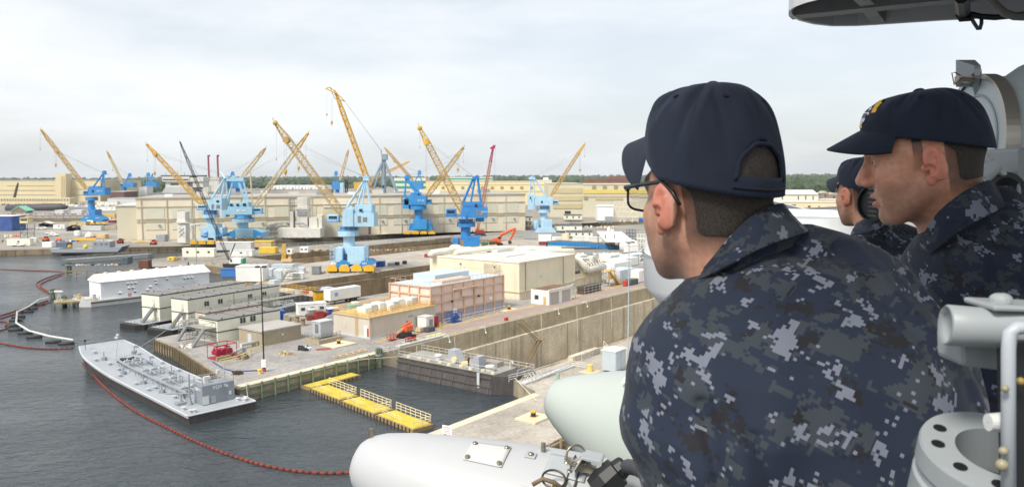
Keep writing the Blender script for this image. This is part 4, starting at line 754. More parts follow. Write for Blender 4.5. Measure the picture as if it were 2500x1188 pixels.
# stacked brown racks, stairs, right hand containers
t = st('material_rack', 'dark brown gated material rack right of the garage', 'rack', 1425, 719)
for i in range(5): mb = MB(); mb.box((1 + i * 1.9, 1.2, .1), (1.7, 2.2, 1.0)); mb.box((1 + i * 1.9, 1.2, 1.2), (1.7, 2.2, .9)); mb.build('crate', M((86, 76, 66), .9, .25, .8), t)
mb = MB(); rail(mb, [(0, -.3, 0), (10, -.3, 0)], 2.2, .04, 3, 1.9); mb.build('fence', WRAIL, t)
t = st('stair_tower', 'bright yellow steel stair tower at the right end of the pump house', 'stairs', 1488, 700)
mb = MB()
for x, y in ((0, 0), (3, 0), (3, 2), (0, 2)): mb.bar((x, y, 0), (x, y, 4.6), .12)
mb.build('post', YB, t)
for z in (2.3, 4.5): mb = MB(); mb.box((1.5, 1, z), (3.6, 2.4, .15)); rail(mb, [(-.3, -.2, z), (3.3, -.2, z)], 1, .06, 2, 1); mb.build('landing', YB, t)
mb = MB(); mb.prism([(3.2, 0, 2.3), (5.6, -.4, 0), (5.9, -.4, 0), (3.5, 0, 2.5)], (0, 1, 0)); rail(mb, [(3.3, -.1, 2.4), (5.8, -.5, .1)], 1, .06, 2, .8); mb.build('stair_flight', YB, t)
mb = MB(); mb.prism([(.2, 0, 4.5), (2.8, 0, 2.4), (3.1, 0, 2.5), (.5, 0, 4.7)], (0, 1, 0)); mb.build('stair_flight', YB, t)
def cont(label, x, y, L_, W_, H_, mat, z=2.5, rot=0.0, group='shipping containers and cabins on the docks', name='storage_container', lid=None, doors=True):
 t = st(name, label, 'container', x, y, z, group, rot); bx(t, 'body', mat, 0, 0, .15, L_, W_, H_, .04); bx(t, 'skid', DK, .1, .1, 0, L_ - .1, W_ - .1, .15)
 if lid: bx(t, 'roof', lid, -.06, -.06, H_, L_ + .06, W_ + .06, H_ + .12)
 if doors:
  for y0 in (.08, W_ / 2 + .04): d = bx(t, 'door', mat, -.07, y0, .25, 0, y0 + W_ / 2 - .12, H_ - .1)
  n = max(2, int(L_ / 1.2)); mb = MB()
  for i in range(n): mb.box(((i + .5) * L_ / n, -.03, .25), (.1, .06, H_ - .4))
  mb.build('side_ribs', mat, t)
 return t
LBOX = M((192, 202, 208), .6, .08, .4, .1); BBOX = M((44, 86, 140), .5, .12, .4); YSKID = M((226, 170, 20), .5, .12, .4); RBOX = M((126, 66, 50), .6, .15, .4); CAR_W = M((232, 232, 230), .3, .03, .5)
cont('long pale grey container right of the yellow stair tower', 1514, 694, 9, 5, 4.2, LBOX); cont('white container behind the pale grey one by the yellow stair tower', 1500, 668, 12, 4, 3.4, WPNT); cont('white flat topped cabin at the far right of the quay, half behind the grey tub', 1560, 690, 6, 4, 3.6, WPNT)
cont('red tool box beside the slim pale pole', 1529, 699, 1.6, 1.2, 1.6, M((190, 60, 44), .5), doors=False); cont('dark caged generator right of the red tool box', 1541, 697, 4.5, 2, 1.7, DGREY)
cont('white store above the yellow stair tower with a grey side door', 1512, 655, 14, 5, 3, WPNT); cont('pale blue grey store at the water end of the right hand containers', 1540, 643, 12, 5, 3, LBOX); cont('white low store left of the steel scaffold tower at right', 1490, 640, 10, 5, 2.5, WPNT)
# the white tent, tanks and girder at the dock end
t = thing('canopy_tent', 'large pale sloping canopy tent behind the blue girder', 'tent', G(1460, 604)); F = Flat(1480, 608)
mb = MB(); q = [F.at(1457, 564, 20), F.at(1517, 565, 20), F.at(1550, 590, -6), F.at(1478, 588, -6)]; mb.add(q + [p - Vector((0, 0, .5)) for p in q], [(0, 1, 2, 3), (7, 6, 5, 4), (0, 4, 5, 1), (1, 5, 6, 2), (2, 6, 7, 3), (3, 7, 4, 0)]); mb.build('sheet', WPNT, t)
mb = MB(); F.rect(mb, 1530, 589, 1556, 612, 10, -1); mb.build('side_sheet', WPNT, t)
for x in (1460, 1478, 1500): mb = MB(); mb.bar(F.at(x, 604), F.at(x, 572), .25); mb.build('post', STEEL, t)
def tank(label, x, y, wpx, ytop, mat, dome=True):
 F = Flat(x, y); t = thing('white_tank', label, 'tank', F.p, 'white tanks and shrouded gear by the blue girder'); r = wpx * F.k / 2; h = (y - ytop) * F.k
 mb = MB(); mb.lathe(F.p, (0, 0, 1), [(0, .02), (0, r), (h * .75, r), (h * .92, r * .8), (h, .05)] if dome else [(0, .02), (0, r), (h, r), (h, .02)], 16); mb.build('shell', mat, t, smooth=dome); mb = MB(); mb.lathe(F.p, (0, 0, 1), [(h * .5, r * 1.02), (h * .54, r * 1.05), (h * .58, r * 1.02)], 16); mb.build('band', LGREY, t)
tank('slim white domed tank standing above the canopy tent', 1486, 575, 8, 554, WPNT); tank('short white tank right of the slim domed tank', 1495, 575, 9, 559, WPNT, False); tank('cream cylindrical tank above the blue girder', 1381, 592, 18, 571, M((224, 206, 178), .7), False)
tank('white shrouded drum at the girder end under the tent', 1489, 604, 24, 578, WPNT); tank('white round shroud right of the blue girder', 1523, 612, 22, 590, WPNT)
F = Flat(1440, 608); t = thing('gangway_girder', 'bright blue ribbed plate girder bridge with a kink, laid on the dock end', 'girder', F.p)
GB_ = M((40, 130, 190), .5, .12, .3, .2, (80, 70, 60))
for i, pp in enumerate(([(1336, 598), (1440, 603), (1440, 593), (1366, 588), (1336, 592)], [(1440, 603), (1511, 613), (1511, 604), (1475, 596), (1440, 593)])):
 mb = MB(); F.ex(mb, pp, .5); mb.build('plate', GB_, t); mb = MB(); F.ex(mb, [(a_, b_ - .7) for a_, b_ in pp[2:]] + [(pp[-1][0], pp[-1][1] - 1.6), (pp[2][0], pp[2][1] - 2.2)], 6, 3); mb.build('deck', M((122, 106, 88), .9, .3, .5), t)
for i in range(22): x = 1340 + i * 8; yb = 598 + (x - 1336) * .048 if x < 1440 else 603 + (x - 1440) * .14; mb = MB(); mb.bar(F.at(x, yb, -.4), F.at(x, yb - 7, -.4), .12); mb.build('stiffener', GB_, t)
for x in (1335, 1512): mb = MB(); F.rect(mb, x - 1.5, 590, x + 1.5, 618, .8); mb.build('end_post', DK, t)
# orange excavator
F = Flat(1222, 598); t = thing('excavator', 'orange long reach excavator working beyond the pump house roof', 'excavator', F.p)
mb = MB(); F.ex(mb, [(1197, 598), (1226, 598), (1228, 595), (1222, 593), (1198, 593)], 3); mb.build('track', DK, t)
mb = MB(); F.ex(mb, [(1200, 592), (1224, 592), (1222, 584), (1212, 581), (1202, 584)], 3); mb.build('body', ORNG, t); mb = MB(); F.rect(mb, 1215, 578, 1222, 586, 1.6, -.6); mb.build('cab', GLS, t)
mb = MB(); mb.tube([F.at(1219, 586), F.at(1224, 572), F.at(1256, 557)], [.5, .8, .5], 4); mb.build('boom', ORNG, t); mb = MB(); mb.tube([F.at(1258, 556), F.at(1252, 572), F.at(1244, 588)], [.6, .55, .4], 4); mb.build('stick', ORNG, t); mb = MB(); F.ex(mb, [(1240, 588), (1248, 588), (1250, 594), (1242, 596)], 1.4); mb.build('bucket', DK, t)
# blue pump skid, lift, forklift on the quay
def skid(label, x, y, L_, W_, H_, mat, drums=True):
 t = st('pump_skid', label, 'pump skid', x, y)
 mb = MB()
 for px_ in (0, L_ / 2, L_):
  for py_ in (0, W_): mb.bar((px_, py_, 0), (px_, py_, H_), .07)
 for z in (.12, H_):
  for py_ in (0, W_): mb.bar((0, py_, z), (L_, py_, z), .08)
  for px_ in (0, L_): mb.bar((px_, 0, z), (px_, W_, z), .08)
 mb.build('frame', mat, t); bx(t, 'base', mat, 0, 0, 0, L_, W_, .14)
 for i in range(3): mb = MB(); mb.lathe((L_ * (.22 + i * .28), W_ * .25, H_ * .45), (0, 1, 0), [(0, .02), (0, H_ * .22), (W_ * .5, H_ * .22), (W_ * .5, .02)], 12); mb.build('motor', mat, t)
 mb = MB(); mb.tube(PV((L_ * .1, W_ * .5, H_ * .4), (L_ * .1, W_ * .5, H_ * .8), (L_ * .5, W_ * .5, H_ * .85), (L_ * .9, W_ * .5, H_ * .7)), .12, 8); mb.build('pipe', mat, t); return t
skid('blue pump skid standing before the pink test house', 1106, 789, 2.9, 1.8, 2.2, SKIDB)
t = skid('crimson framed pump skid on the quay left of the black lamp pole', 530, 880, 4.0, 3.0, 2.6, SKIDR); bx(t, 'plinth', M((150, 138, 108), .9, .3, .5), -.3, -.6, 0, 2.4, -.1, .7)
t = st('boom_lift', 'orange boom lift with its arm lowered beside the beige switch house', 'boom lift', 985, 826)
bx(t, 'chassis', DK, -.4, 0, .3, 2.4, 1.8, .9)
for x in (0, 2):
 for y in (-.1, 1.6): mb = MB(); mb.lathe((x, y, .45), (0, 1, 0), [(0, .02), (0, .45), (.35, .45), (.35, .02)], 12); mb.build('wheel', DK, t)
bx(t, 'counterweight', ORNG, 1.0, .1, 1.0, 3.0, 1.7, 2.3, .1); mb = MB(); mb.tube(PV((2.8, .9, 2.5), (.2, .9, 1.5), (-1.6, .6, .9)), .22, 6); mb.build('arm', M((196, 150, 116), .6), t); mb = MB(); mb.tube(PV((3.2, .9, 2.9), (1.0, .9, 2.3)), .2, 6); mb.build('jib', ORNG, t)
mb = MB(); mb.box((-2.6, .5, .25), (1.9, 1.2, .08)); rail(mb, [(-3.5, 0, .3), (-1.7, 0, .3), (-1.7, 1.1, .3), (-3.5, 1.1, .3), (-3.5, 0, .3)], 1, .05, 2, .6); mb.build('basket', M((176, 74, 54), .6), t)
t = st('forklift', 'red and black forklift in front of the orange boom lift', 'forklift', 1000, 838); bx(t, 'body', M((196, 56, 44), .5), 0, 0, .35, 1.9, 1.2, 1.1, .08); bx(t, 'engine', DK, 1.0, .05, 1.1, 1.9, 1.15, 1.5)
mb = MB()
for x in (.15, 1.5):
 for y in (.08, 1.1): mb.bar((x, y, 1.1), (x, y, 2.2), .05)
mb.box((.8, .6, 2.2), (1.5, 1.2, .08)); mb.build('overhead_guard', DK, t); mb = MB()
for y in (.3, .9): mb.bar((-.15, y, .1), (-.15, y, 2.4), .07); mb.box((-.7, y, .1), (1.1, .12, .06))
mb.build('mast', DK, t)
for x in (.3, 1.6):
 for y in (-.1, 1.1): mb = MB(); mb.lathe((x, y, .32), (0, 1, 0), [(0, .02), (0, .32), (.22, .32), (.22, .02)], 10); mb.build('wheel', DK, t)
cont('beige crate beside the white hut', 1026, 812, 1.6, 1.3, 1.0, M((190, 176, 150), .8), doors=False); cont('dark air compressor right of the beige crate', 1046, 812, 2.1, 1.2, 1.1, DGREY, doors=False)
mb = MB(); p = G(1075, 800); mb.cyl(p, 1.3, .14, 10); tag(mb.build('bollard', YB), 'thin yellow guard post right of the white hut', 'bollard')
# bollards on pads
def bollard(label, x, y, pad=(4.2, 3.2), big=.42, tc=YB, group='mooring bollards on concrete pads'):
 t = st('mooring_bollard', label, 'bollard', x, y, 2.5, group); bx(t, 'pad', M((210, 196, 168), .85, .1, .6, fine=.08), -pad[0] / 2, -pad[1] / 2, .008, pad[0] / 2, pad[1] / 2, .32 if pad[0] < 4 else .2, .03)
 z = .32 if pad[0] < 4 else .2
 mb = MB(); mb.lathe((0, 0, z), (0, 0, 1), [(0, .02), (0, big), (.12, big), (.16, big * .82), (.6, big * .8)], 16); mb.build('post', DK, t); mb = MB(); mb.lathe((0, 0, z + .6), (0, 0, 1), [(0, big * .82), (.02, big), (.2, big), (.24, .02)], 16); mb.build('cap', tc, t); mb = MB(); mb.lathe((0, 0, z), (0, 0, 1), [(.0, big * 1.12), (.1, big * 1.1), (.11, big * .9)], 16); mb.build('base_ring', tc, t)
bollard('black bollard with a yellow cap on a wide pad beside the grey air handling unit', 827, 841, (5.5, 4.2)); bollard('black bollard with a yellow cap on a raised square pad nearest the camera', 1302, 1022, (3.9, 3.4)); bollard('black bollard with a yellow cap on the quay right of the blue pump skid', 1243, 757, (5, 2), .45)
t = st('mooring_bollard', 'plain buff bollard on the right hand pier by the dock gate', 'bollard', 1440, 906, 2.5); mb = MB(); mb.lathe((0, 0, 0), (0, 0, 1), [(0, .02), (0, .5), (.9, .46), (1.0, .52), (1.2, .5), (1.24, .02)], 16); mb.build('post', M((222, 190, 110), .7, .1, .8), t); bx(t, 'pad', M((200, 186, 156), .85), -1.6, -1.4, 0, 1.6, 1.4, .02)
t = thing('mooring_bollard', 'small cream mushroom bollard left of the keep out sign', 'bollard', G(1048, 1082)); mb = MB(); mb.lathe(t.location, (0, 0, 1), [(0, .02), (0, .2), (.6, .17), (.65, .26), (.85, .26), (.95, .05)], 12); mb.build('post', M((224, 204, 140), .7), t)
t = thing('mooring_bollard', 'small yellow bollard at the foot of the black lamp pole', 'bollard', G(634, 912)); mb = MB(); mb.lathe(t.location, (0, 0, 1), [(0, .02), (0, .3), (.5, .26), (.6, .38), (.8, .38), (.9, .05)], 12); mb.build('post', M((220, 190, 100), .7), t)
# grey unit on legs, small concrete house
t = st('air_handler', 'grey air handling unit on a fenced platform with blue legs', 'air unit', 783, 836); bx(t, 'platform', M((170, 156, 128), .9), -1.2, -1, 0, 4.4, 3.6, .7); bx(t, 'case', M((176, 180, 184), .6, .08, .4), 0, 0, 1.0, 3.2, 2.4, 4.0, .05); bx(t, 'cap', LGREY, -.1, -.1, 4.0, 3.3, 2.5, 4.15)
bx(t, 'louvre', STEEL, -.05, .6, 1.8, 0, 1.6, 3.6); bx(t, 'leg', SKIDB, .1, .1, .7, .4, .4, 1.0); bx(t, 'leg', SKIDB, 2.7, .1, .7, 3.0, .4, 1.0)
mb = MB(); rail(mb, [(-1.1, 3.4, .7), (-1.1, -.9, .7), (4.3, -.9, .7)], 1.1, .04, 4, 1); mb.build('fence', STEEL, t)
t = st('concrete_store', 'low weathered concrete store with a flat grey roof behind the black lamp pole', 'store', 0, 0, at=S(88.4, 128.3, 2.5)); bx(t, 'wall', M((164, 152, 130), .9, .15, .5, .35, (104, 96, 80)), 0, 0, 0, 9.2, 7.6, 2.7); bx(t, 'roof', M((168, 164, 158), .9, .12, .3, fine=.08), -.2, -.2, 2.7, 9.4, 7.8, 3.0); bx(t, 'door', M((190, 196, 204), .7), -.06, 3.4, .1, 0, 4.6, 2.0); bx(t, 'notice', WPNT, 4.6, -.05, 1.4, 4.9, 0, 1.8)
# portable office stacks
GSTR = M((44, 68, 52), .6, .1, .4); ROOFD = M((128, 126, 124), .85, .15, .3, fine=.08)
def office(label, at, L_, W_, H_, rot, wins, base_z=0.0, two=True, wall=OFFW, rows=3, stripe=GSTR):
 t = st('portable_office', label, 'portable office', 0, 0, 0, 'stacked portable offices', rot, at=at)
 h2 = H_ / 2 if two else H_
 for k in range(2 if two else 1):
  z = base_z + k * (h2 + .02); bx(t, 'wall', wall, 0, 0, z, L_, W_, z + h2 - .2); bx(t, 'trim', stripe, -.05, -.05, z + h2 - .2, L_ + .05, W_ + .05, z + h2)
 z = base_z + H_ + .02; rf = bx(t, 'roof', ROOFD, -.02, -.02, z, L_ + .02, W_ + .02, z + .08)
 for i in range(1, rows): mb = MB(); mb.box((L_ * i / rows, W_ / 2, z + .08), (.08, W_, .05)); mb.build('seam', M((96, 90, 86), .8), rf)
 for i in range(rows * 2): mb = MB(); mb.box((L_ * (i + .5) / rows / 2, .3 + (i % 2) * (W_ - .6), z + .08), (.3, .2, .16)); mb.build('roof_vent', DK, rf)
 for (x, k) in wins:
  zz = base_z + k * h2 + .9; w_ = bx(t, 'window', WIN, x, -.05, zz, x + .55, 0, zz + 1.1); bx(t, 'window', WIN, x + .7, -.05, zz, x + 1.25, 0, zz + 1.1)
 for k in range(2 if two else 1): d = bx(t, 'door', M((214, 212, 196), .6), -.06, W_ * .25, base_z + k * h2 + .05, 0, W_ * .25 + .9, base_z + k * h2 + 2.0)
 return t
office('two storey cream office with a grey roof and two double windows behind the concrete store', S(84.8, 137.6, 2.5), 15, 6.2, 4.6, R(2), [(5.2, 1), (7.6, 1), (5.2, 0)])
office('pinkish office with a dark roof behind the two storey cream office', S(87.5, 146.2, 2.5), 14, 3.6, 4.7, R(2), [(3, 1)], wall=M((220, 204, 186), .75, .07, .4), stripe=BROWN)
office('cream office stack with a green roof edge on the nearer black barge, left half', S(94.5, 165.0, 1.3), 12.6, 6, 6.1, R(6), [(4.4, 1), (8.2, 1), (5, 0)]); office('cream office stack with a green roof edge on the nearer black barge, right half', S(94.5, 165.0, 1.3) + (SU * math.cos(R(6)) + SV * math.sin(R(6))) * 12.9, 14, 6, 6.1, R(6), [(4, 1), (8.5, 1), (3, 0), (7, 0)])
office('cream office stack with a green roof edge nearest the white berthing barge, left half', S(94.0, 176.5, 1.3), 12.6, 6.5, 6.1, R(8), [(3.2, 1), (3.2, 0)]); office('cream office stack with a green roof edge nearest the white berthing barge, right half', S(94.0, 176.5, 1.3) + (SU * math.cos(R(8)) + SV * math.sin(R(8))) * 13, 13, 6.5, 6.1, R(8), [(4, 1)])
for (u, v, lb) in ((88.5, 163.4, 'black steel barge under the nearer office stack'), (88, 175, 'black steel barge under the farther office stack')):
 t = st('deck_barge', lb, 'barge', 0, 0, 0, 'black deck barges under the offices', R(6), at=S(u, v, 0)); mb = MB(); mb.prism([(0, 1.5, 1.2), (0, 7.2, 1.2), (1.6, 8.2, 1.2), (34, 8.2, 1.2), (34, .2, 1.2), (1.6, .2, 1.2)][::-1], (0, 0, -1.8)); mb.build('hull', HULLK, t); bx(t, 'deck', DECKG, 1.6, .3, 1.2, 33.8, 8.1, 1.28)
 mb = MB(); rail(mb, [(5.5, .4, 1.28), (.3, 1.8, 1.28), (.3, 7, 1.28)], 1.0, .04, 3, 1.2); mb.build('railing', STEEL, t)
 mb = MB(); rail(mb, [(2.5, 2, 1.3), (5.6, 2, 4.4)], 1, .05, 2, .7); mb.prism([(2.4, 2, 1.3), (5.5, 2, 4.4), (5.8, 2, 4.3), (2.8, 2, 1.28)], (0, 1, 0)); mb.box((5.9, 2.5, 4.3), (1.2, 1.6, .1)); mb.build('stair', STEEL, t)
def scaff(label, at, L_, W_, H_, rot=0.0, lv=3, mat=STEEL):
 t = st('access_scaffold', label, 'scaffold', 0, 0, 0, None, rot, at=at); mb = MB(); n = max(1, int(L_ / 2))
 for i in range(n + 1):
  for y in (0, W_): mb.bar((i * L_ / n, y, 0), (i * L_ / n, y, H_), .05)
 for j in range(1, lv + 1):
  z = H_ * j / lv
  for y in (0, W_): mb.bar((0, y, z), (L_, y, z), .05)
  for i in range(n + 1): mb.bar((i * L_ / n, 0, z), (i * L_ / n, W_, z), .05)
  for i in range(n): mb.bar((i * L_ / n, 0, z - H_ / lv), ((i + 1) * L_ / n, 0, z), .04)
 mb.build('frame', mat, t); bx(t, 'platform', M((150, 146, 138), .8), 0, 0, H_ - 1.1, L_, W_, H_ - 1.0)
 mb = MB(); mb.prism([(-2.6, 0, 0), (0, 0, H_ - 1.1), (.3, 0, H_ - 1.1), (-2.2, 0, 0)], (0, .9, 0)); mb.build('stair', mat, t)
scaff('grey tube scaffold stair at the left end of the two storey cream office', S(82.2, 138, 2.5), 2.4, 6.5, 4.2); scaff('grey tube scaffold walkway in front of the pinkish office', S(83.6, 145.8, 2.5), 3, 4, 4.4); scaff('long grey scaffold walkway along the right end of the nearer office stack', S(104, 161.2, 1.4), 22, 2.6, 4.6, R(4)); scaff('small grey scaffold by the black lattice crane and mid pier stores', S(150, 203, 2.5), 4, 2, 4)
# white berthing barge
p0, p1 = G(245, 688, 6.5), G(510, 662, 6.5); p0.z = p1.z = 0; bxd = (p1 - p0).normalized(); byd = Vector((-bxd.y, bxd.x, 0)); BL_ = (p1 - p0).length
t = thing('berthing_barge', 'long white gabled berthing barge on a grey hull', 'barge', p0)
def bp(x, y, z): return p0 + bxd * x + byd * y + Vector((0, 0, z))
mb = MB(); mb.prism([bp(-3, -.8, 1.6), bp(BL_ + 1, -.8, 1.6), bp(BL_ + 1, 9, 1.6), bp(-3, 9, 1.6), bp(-5.2, 6.5, 1.9), bp(-5.2, 1.6, 1.9)], (0, 0, -2.0)); mb.build('hull', M((196, 196, 194), .6, .1, .3, .3), t); mb = MB(); mb.prism([bp(-3.0, -.9, .9), bp(BL_, -.9, .9), bp(BL_, -.8, .9), bp(-3.0, -.8, .9)], (0, 0, .35)); mb.build('rub_rail', M((84, 80, 74), .9, .3, .5), t)
WB = M((228, 230, 232), .5, .04, .3, .05); mb = MB(); mb.box(bp(BL_ / 2, 4.1, 1.6), (BL_, 8.2, 4.9), ax=(bxd, byd)); wl = mb.build('house', WB, t)
mb = MB(); g = [bp(-.3, -.4, 6.5), bp(-.3, 4.1, 8.3), bp(-.3, 8.6, 6.5), bp(-.3, 8.6, 6.3), bp(-.3, -.4, 6.3)]; mb.prism(g, bxd * (BL_ + .6)); mb.build('roof', M((240, 240, 238), .5, .03, .3), t)
for i in range(8): mb = MB(); mb.box(bp(3 + i * (BL_ - 6) / 7, 4.1, 8.2), (.8, .8, .4), ax=(bxd, byd)); mb.build('roof_vent', WPNT, t)
for (u, z, n) in ((7.2, 5.0, 3), (15, 5.1, 1), (18.4, 5.2, 1), (7.5, 3.7, 2), (13.5, 3.4, 1), (5.0, 2.6, 1), (9.2, 2.6, 1), (12.6, 2.6, 1), (15.2, 4.2, 1), (23.6, 4.9, 3), (30.5, 4.9, 1), (37, 4.9, 1)):
 for k in range(n):
  if u + k * 1.1 > BL_ - 1: continue
  mb = MB(); mb.box(bp(u + k * 1.1, -.05, z - .1), (.5, .1, .42), ax=(bxd, byd)); wn = mb.build('window', M((120, 124, 124), .4), t); mb = MB(); mb.prism([bp(u + k * 1.1 - .4, 0, z + .6), bp(u + k * 1.1 - .4, -.5, z + .38), bp(u + k * 1.1 - .4, 0, z + .38)], bxd * .8); mb.build('hood', WB, wn)
mb = MB(); mb.tube([bp(7.6, -.08, 2.1) + bxd * (.4 * math.cos(a_ * math.tau / 12)) + Vector((0, 0, .4 * math.sin(a_ * math.tau / 12))) for a_ in range(12)], .1, 6, closed=True); mb.build('life_ring', M((190, 60, 70), .6), t)
text('TRBM-17', bp(23.5, -.03, 3.3), bxd, (0, 0, 1), 1.7, M((200, 204, 206), .6, .02), t)
mb = MB(); rail(mb, [bp(-.5, -.5, 1.6), bp(-2.8, -.5, 1.6), bp(-4.8, 1.8, 1.8), bp(-4.8, 6.2, 1.8)], 1.1, .05, 3, 1); mb.box(bp(-1.4, 1.2, 1.6), (.9, .9, 1.6), ax=(bxd, byd)); mb.build('bow_railing', LGREY, t)
# little timber pier with its light tripod
t = thing('timber_pier', 'short timber mooring pier with green pile clusters left of the white barge', 'pier', G(130, 742, 2)); pa, pb = G(132, 738, 1.8), G(240, 730, 1.8); d_ = (pb - pa).normalized(); n_ = Vector((-d_.y, d_.x, 0)); Lp = (pb - pa).length
mb = MB(); mb.box(pa + d_ * Lp / 2 + n_ * 2.5 - Vector((0, 0, .5)), (Lp, 5, .45), ax=(d_, n_)); mb.build('deck', TIMB, t)
mb = MB()
for i in range(7):
 for y in (.2, 4.8): q = pa + d_ * (Lp * i / 6) + n_ * y; mb.cyl((q.x, q.y, -1), 2.5, .2, 7)
mb.build('pile', TGREEN, t)
def dolphin(label, x, y, n, r, h, mat, z=0.0, grp='timber pile clusters'):
 p = G(x, y, z); t = thing('pile_cluster', label, 'pile cluster', p, grp); rs = random.Random(x)
 for i in range(n): a_ = i * 2.4; q = r * math.sqrt(i / n); mb = MB(); mb.cyl((p.x + q * math.cos(a_), p.y + q * math.sin(a_), -1), h + 1 + rs.uniform(-.15, .15), .19, 8); mb.build('pile', mat, t)
 mb = MB(); mb.lathe((p.x, p.y, h * .62), (0, 0, 1), [(0, r + .2), (.2, r + .22), (.4, r + .2)], 12); mb.build('band', DK if mat is not TGREEN else GREY, t)
dolphin('dark pile cluster at the quay corner beside the grey barge stern', 582, 948, 14, .85, 2.9, M((78, 60, 48), .9, .3, .6)); dolphin('green pile cluster at the slip head before the dock gate', 925, 895, 9, .6, 3.4, TGREEN); dolphin('green pile cluster on the small timber pier, nearer side', 156, 746, 9, .7, 2.8, TGREEN); dolphin('green pile cluster on the small timber pier, farther end', 128, 728, 9, .6, 2.8, TGREEN)
dolphin('dark pile cluster at the tip of the far pier', 168, 661, 9, .9, 3.4, TGREEN)
t = thing('light_tripod', 'white light tripod on the small timber pier', 'light', pa + d_ * 1.2 + n_ * 2); q = t.location + Vector((0, 0, 0)); mb = MB()
for i in range(3): a_ = i * 2.1; mb.bar(q + Vector((math.cos(a_) * .7, math.sin(a_) * .7, 0)), q + Vector((0, 0, 2.6)), .07)
mb.build('leg', WPNT, t); mb = MB(); mb.box(q + Vector((0, 0, 2.5)), (2.2, .7, .35)); mb.build('lamp_head', WPNT, t)
mb = MB(); mb.cyl(pa + d_ * 6 + n_ * 3, 1.4, .5, 10); tag(mb.build('barrel', YB), 'orange yellow drum on the small timber pier', 'barrel')
# lamp pole and slim pole
def pole(label, x, yb, yt, r, mat, heads=True, box=False):
 p = G(x, yb); k = depth(p) / FPX; H = (yb - yt) * k; t = thing('lamp_pole', label, 'lamp pole', p); mb = MB(); mb.tube([p, p + Vector((0, 0, H))], [r, r * .6], 8); mb.build('pole', mat, t)
 if heads:
  for s in (-1, 1): mb = MB(); mb.box(p + Vector((s * .55, 0, H - .1)), (.75, .45, .32)); mb.build('lamp_head', mat, t, bevel=.08)
  mb = MB(); mb.bar(p + Vector((-.5, 0, H)), p + Vector((.5, 0, H)), .05); mb.build('bracket', mat, t)
 if box: mb = MB(); mb.box(p + Vector((.05, -.3, .8)), (.75, .3, 1.3)); mb.build('junction_box', WPNT, t); mb = MB(); mb.cyl(p, .6, .32, 10); mb.build('base', RUST, t)
 return t, H
pole('tall black lamp pole with twin floodlights on the near quay', 645, 906, 650, .13, M((30, 28, 28), .5), True, True); t, H = pole('slim pale pole rising from the right hand pier', 1533, 908, 590, .13, M((168, 178, 188), .5), False)
mb = MB(); mb.lathe(t.location + Vector((0, 0, H)), (0, 0, 1), [(-.2, .3), (.1, .7), (.25, .7), (.4, .1)], 10); mb.build('lamp_ring', LGREY, t)
pole('thin grey lamp pole standing by the long hall at left', 480, 640, 496, .12, STEEL, False)
# silver pipe, yellow railing and hose on the quay
t = st('steam_pipe', 'silver lagged steam pipe running along the quay from the red skid', 'pipe', 540, 872); mb = MB(); mb.tube(PV((-.2, 0, .9), (.6, -.4, .6), (2.4, -.6, .7), (4.6, .6, .75), (6.2, 3.2, .8), (12, 3.0, .9)), .28, 10); mb.build('lagging', M((190, 190, 188), .4, .1, .6), t, smooth=True)
for x, y in ((2.4, -.6), (6.2, 3.2), (9, 3.1)): bx(t, 'support', TIMB, x - .3, y - .3, 0, x + .3, y + .3, .55)
t = st('guard_rail', 'yellow pipe guard rail in front of the red skid', 'railing', 537, 893); mb = MB(); rail(mb, [(0, 0, 0), (3.5, .2, 0), (6.4, 1.6, 0), (8.6, 3.6, 0), (11.5, 4.2, 0)], 1.1, .07, 2, 1.8); mb.build('rail', M((216, 196, 120), .6), t)
mb = MB(); q = [G(520, 884), G(545, 900), G(575, 908), G(605, 906), G(634, 904)]; mb.tube([p + Vector((0, 0, .1)) for p in q], .09, 6); tag(mb.build('water_hose', M((40, 66, 130), .6)), 'blue hose looping across the quay below the red skid', 'hose')
t = thing('notice_board', 'white keep out notice on two legs at the pier tip', 'sign', G(1092, 1084)); q = t.location; sx = Vector((.86, -.5, 0)); nb = Vector((-.5, -.86, 0))
mb = MB(); mb.box(q + Vector((0, 0, 1.0)), (1.36, .06, 1.35), ax=(sx, Vector((.5, .86, 0)))); bd = mb.build('board', M((236, 234, 230), .6, .04, 1), t)
for s in (-.6, .6): mb = MB(); mb.bar(q + sx * s, q + sx * s + Vector((0, 0, 2.2)), .035); mb.build('leg', STEEL, t)
LB_ = M((34, 34, 36), .6); text('KEEP OUT', q + Vector((0, 0, 1.2)) + nb * .04, sx, (0, 0, 1), .24, LB_, t)
text('WARNING', q + Vector((0, 0, 2.12)) + nb * .04, sx, (0, 0, 1), .2, M((190, 50, 50), .6), t)
for z, tx in ((1.85, 'RESTRICTED AREA'), (1.66, 'AUTHORIZED'), (1.48, 'PERSONNEL ONLY')): text(tx, q + Vector((0, 0, z)) + nb * .04, sx, (0, 0, 1), .12, M((110, 116, 116), .6), t)
bx(st('hatch_box', 'flat white hatch box beside the keep out sign', 'hatch', 1075, 1088), 'lid', WPNT, 0, 0, 0, 1.8, 1.6, .25)
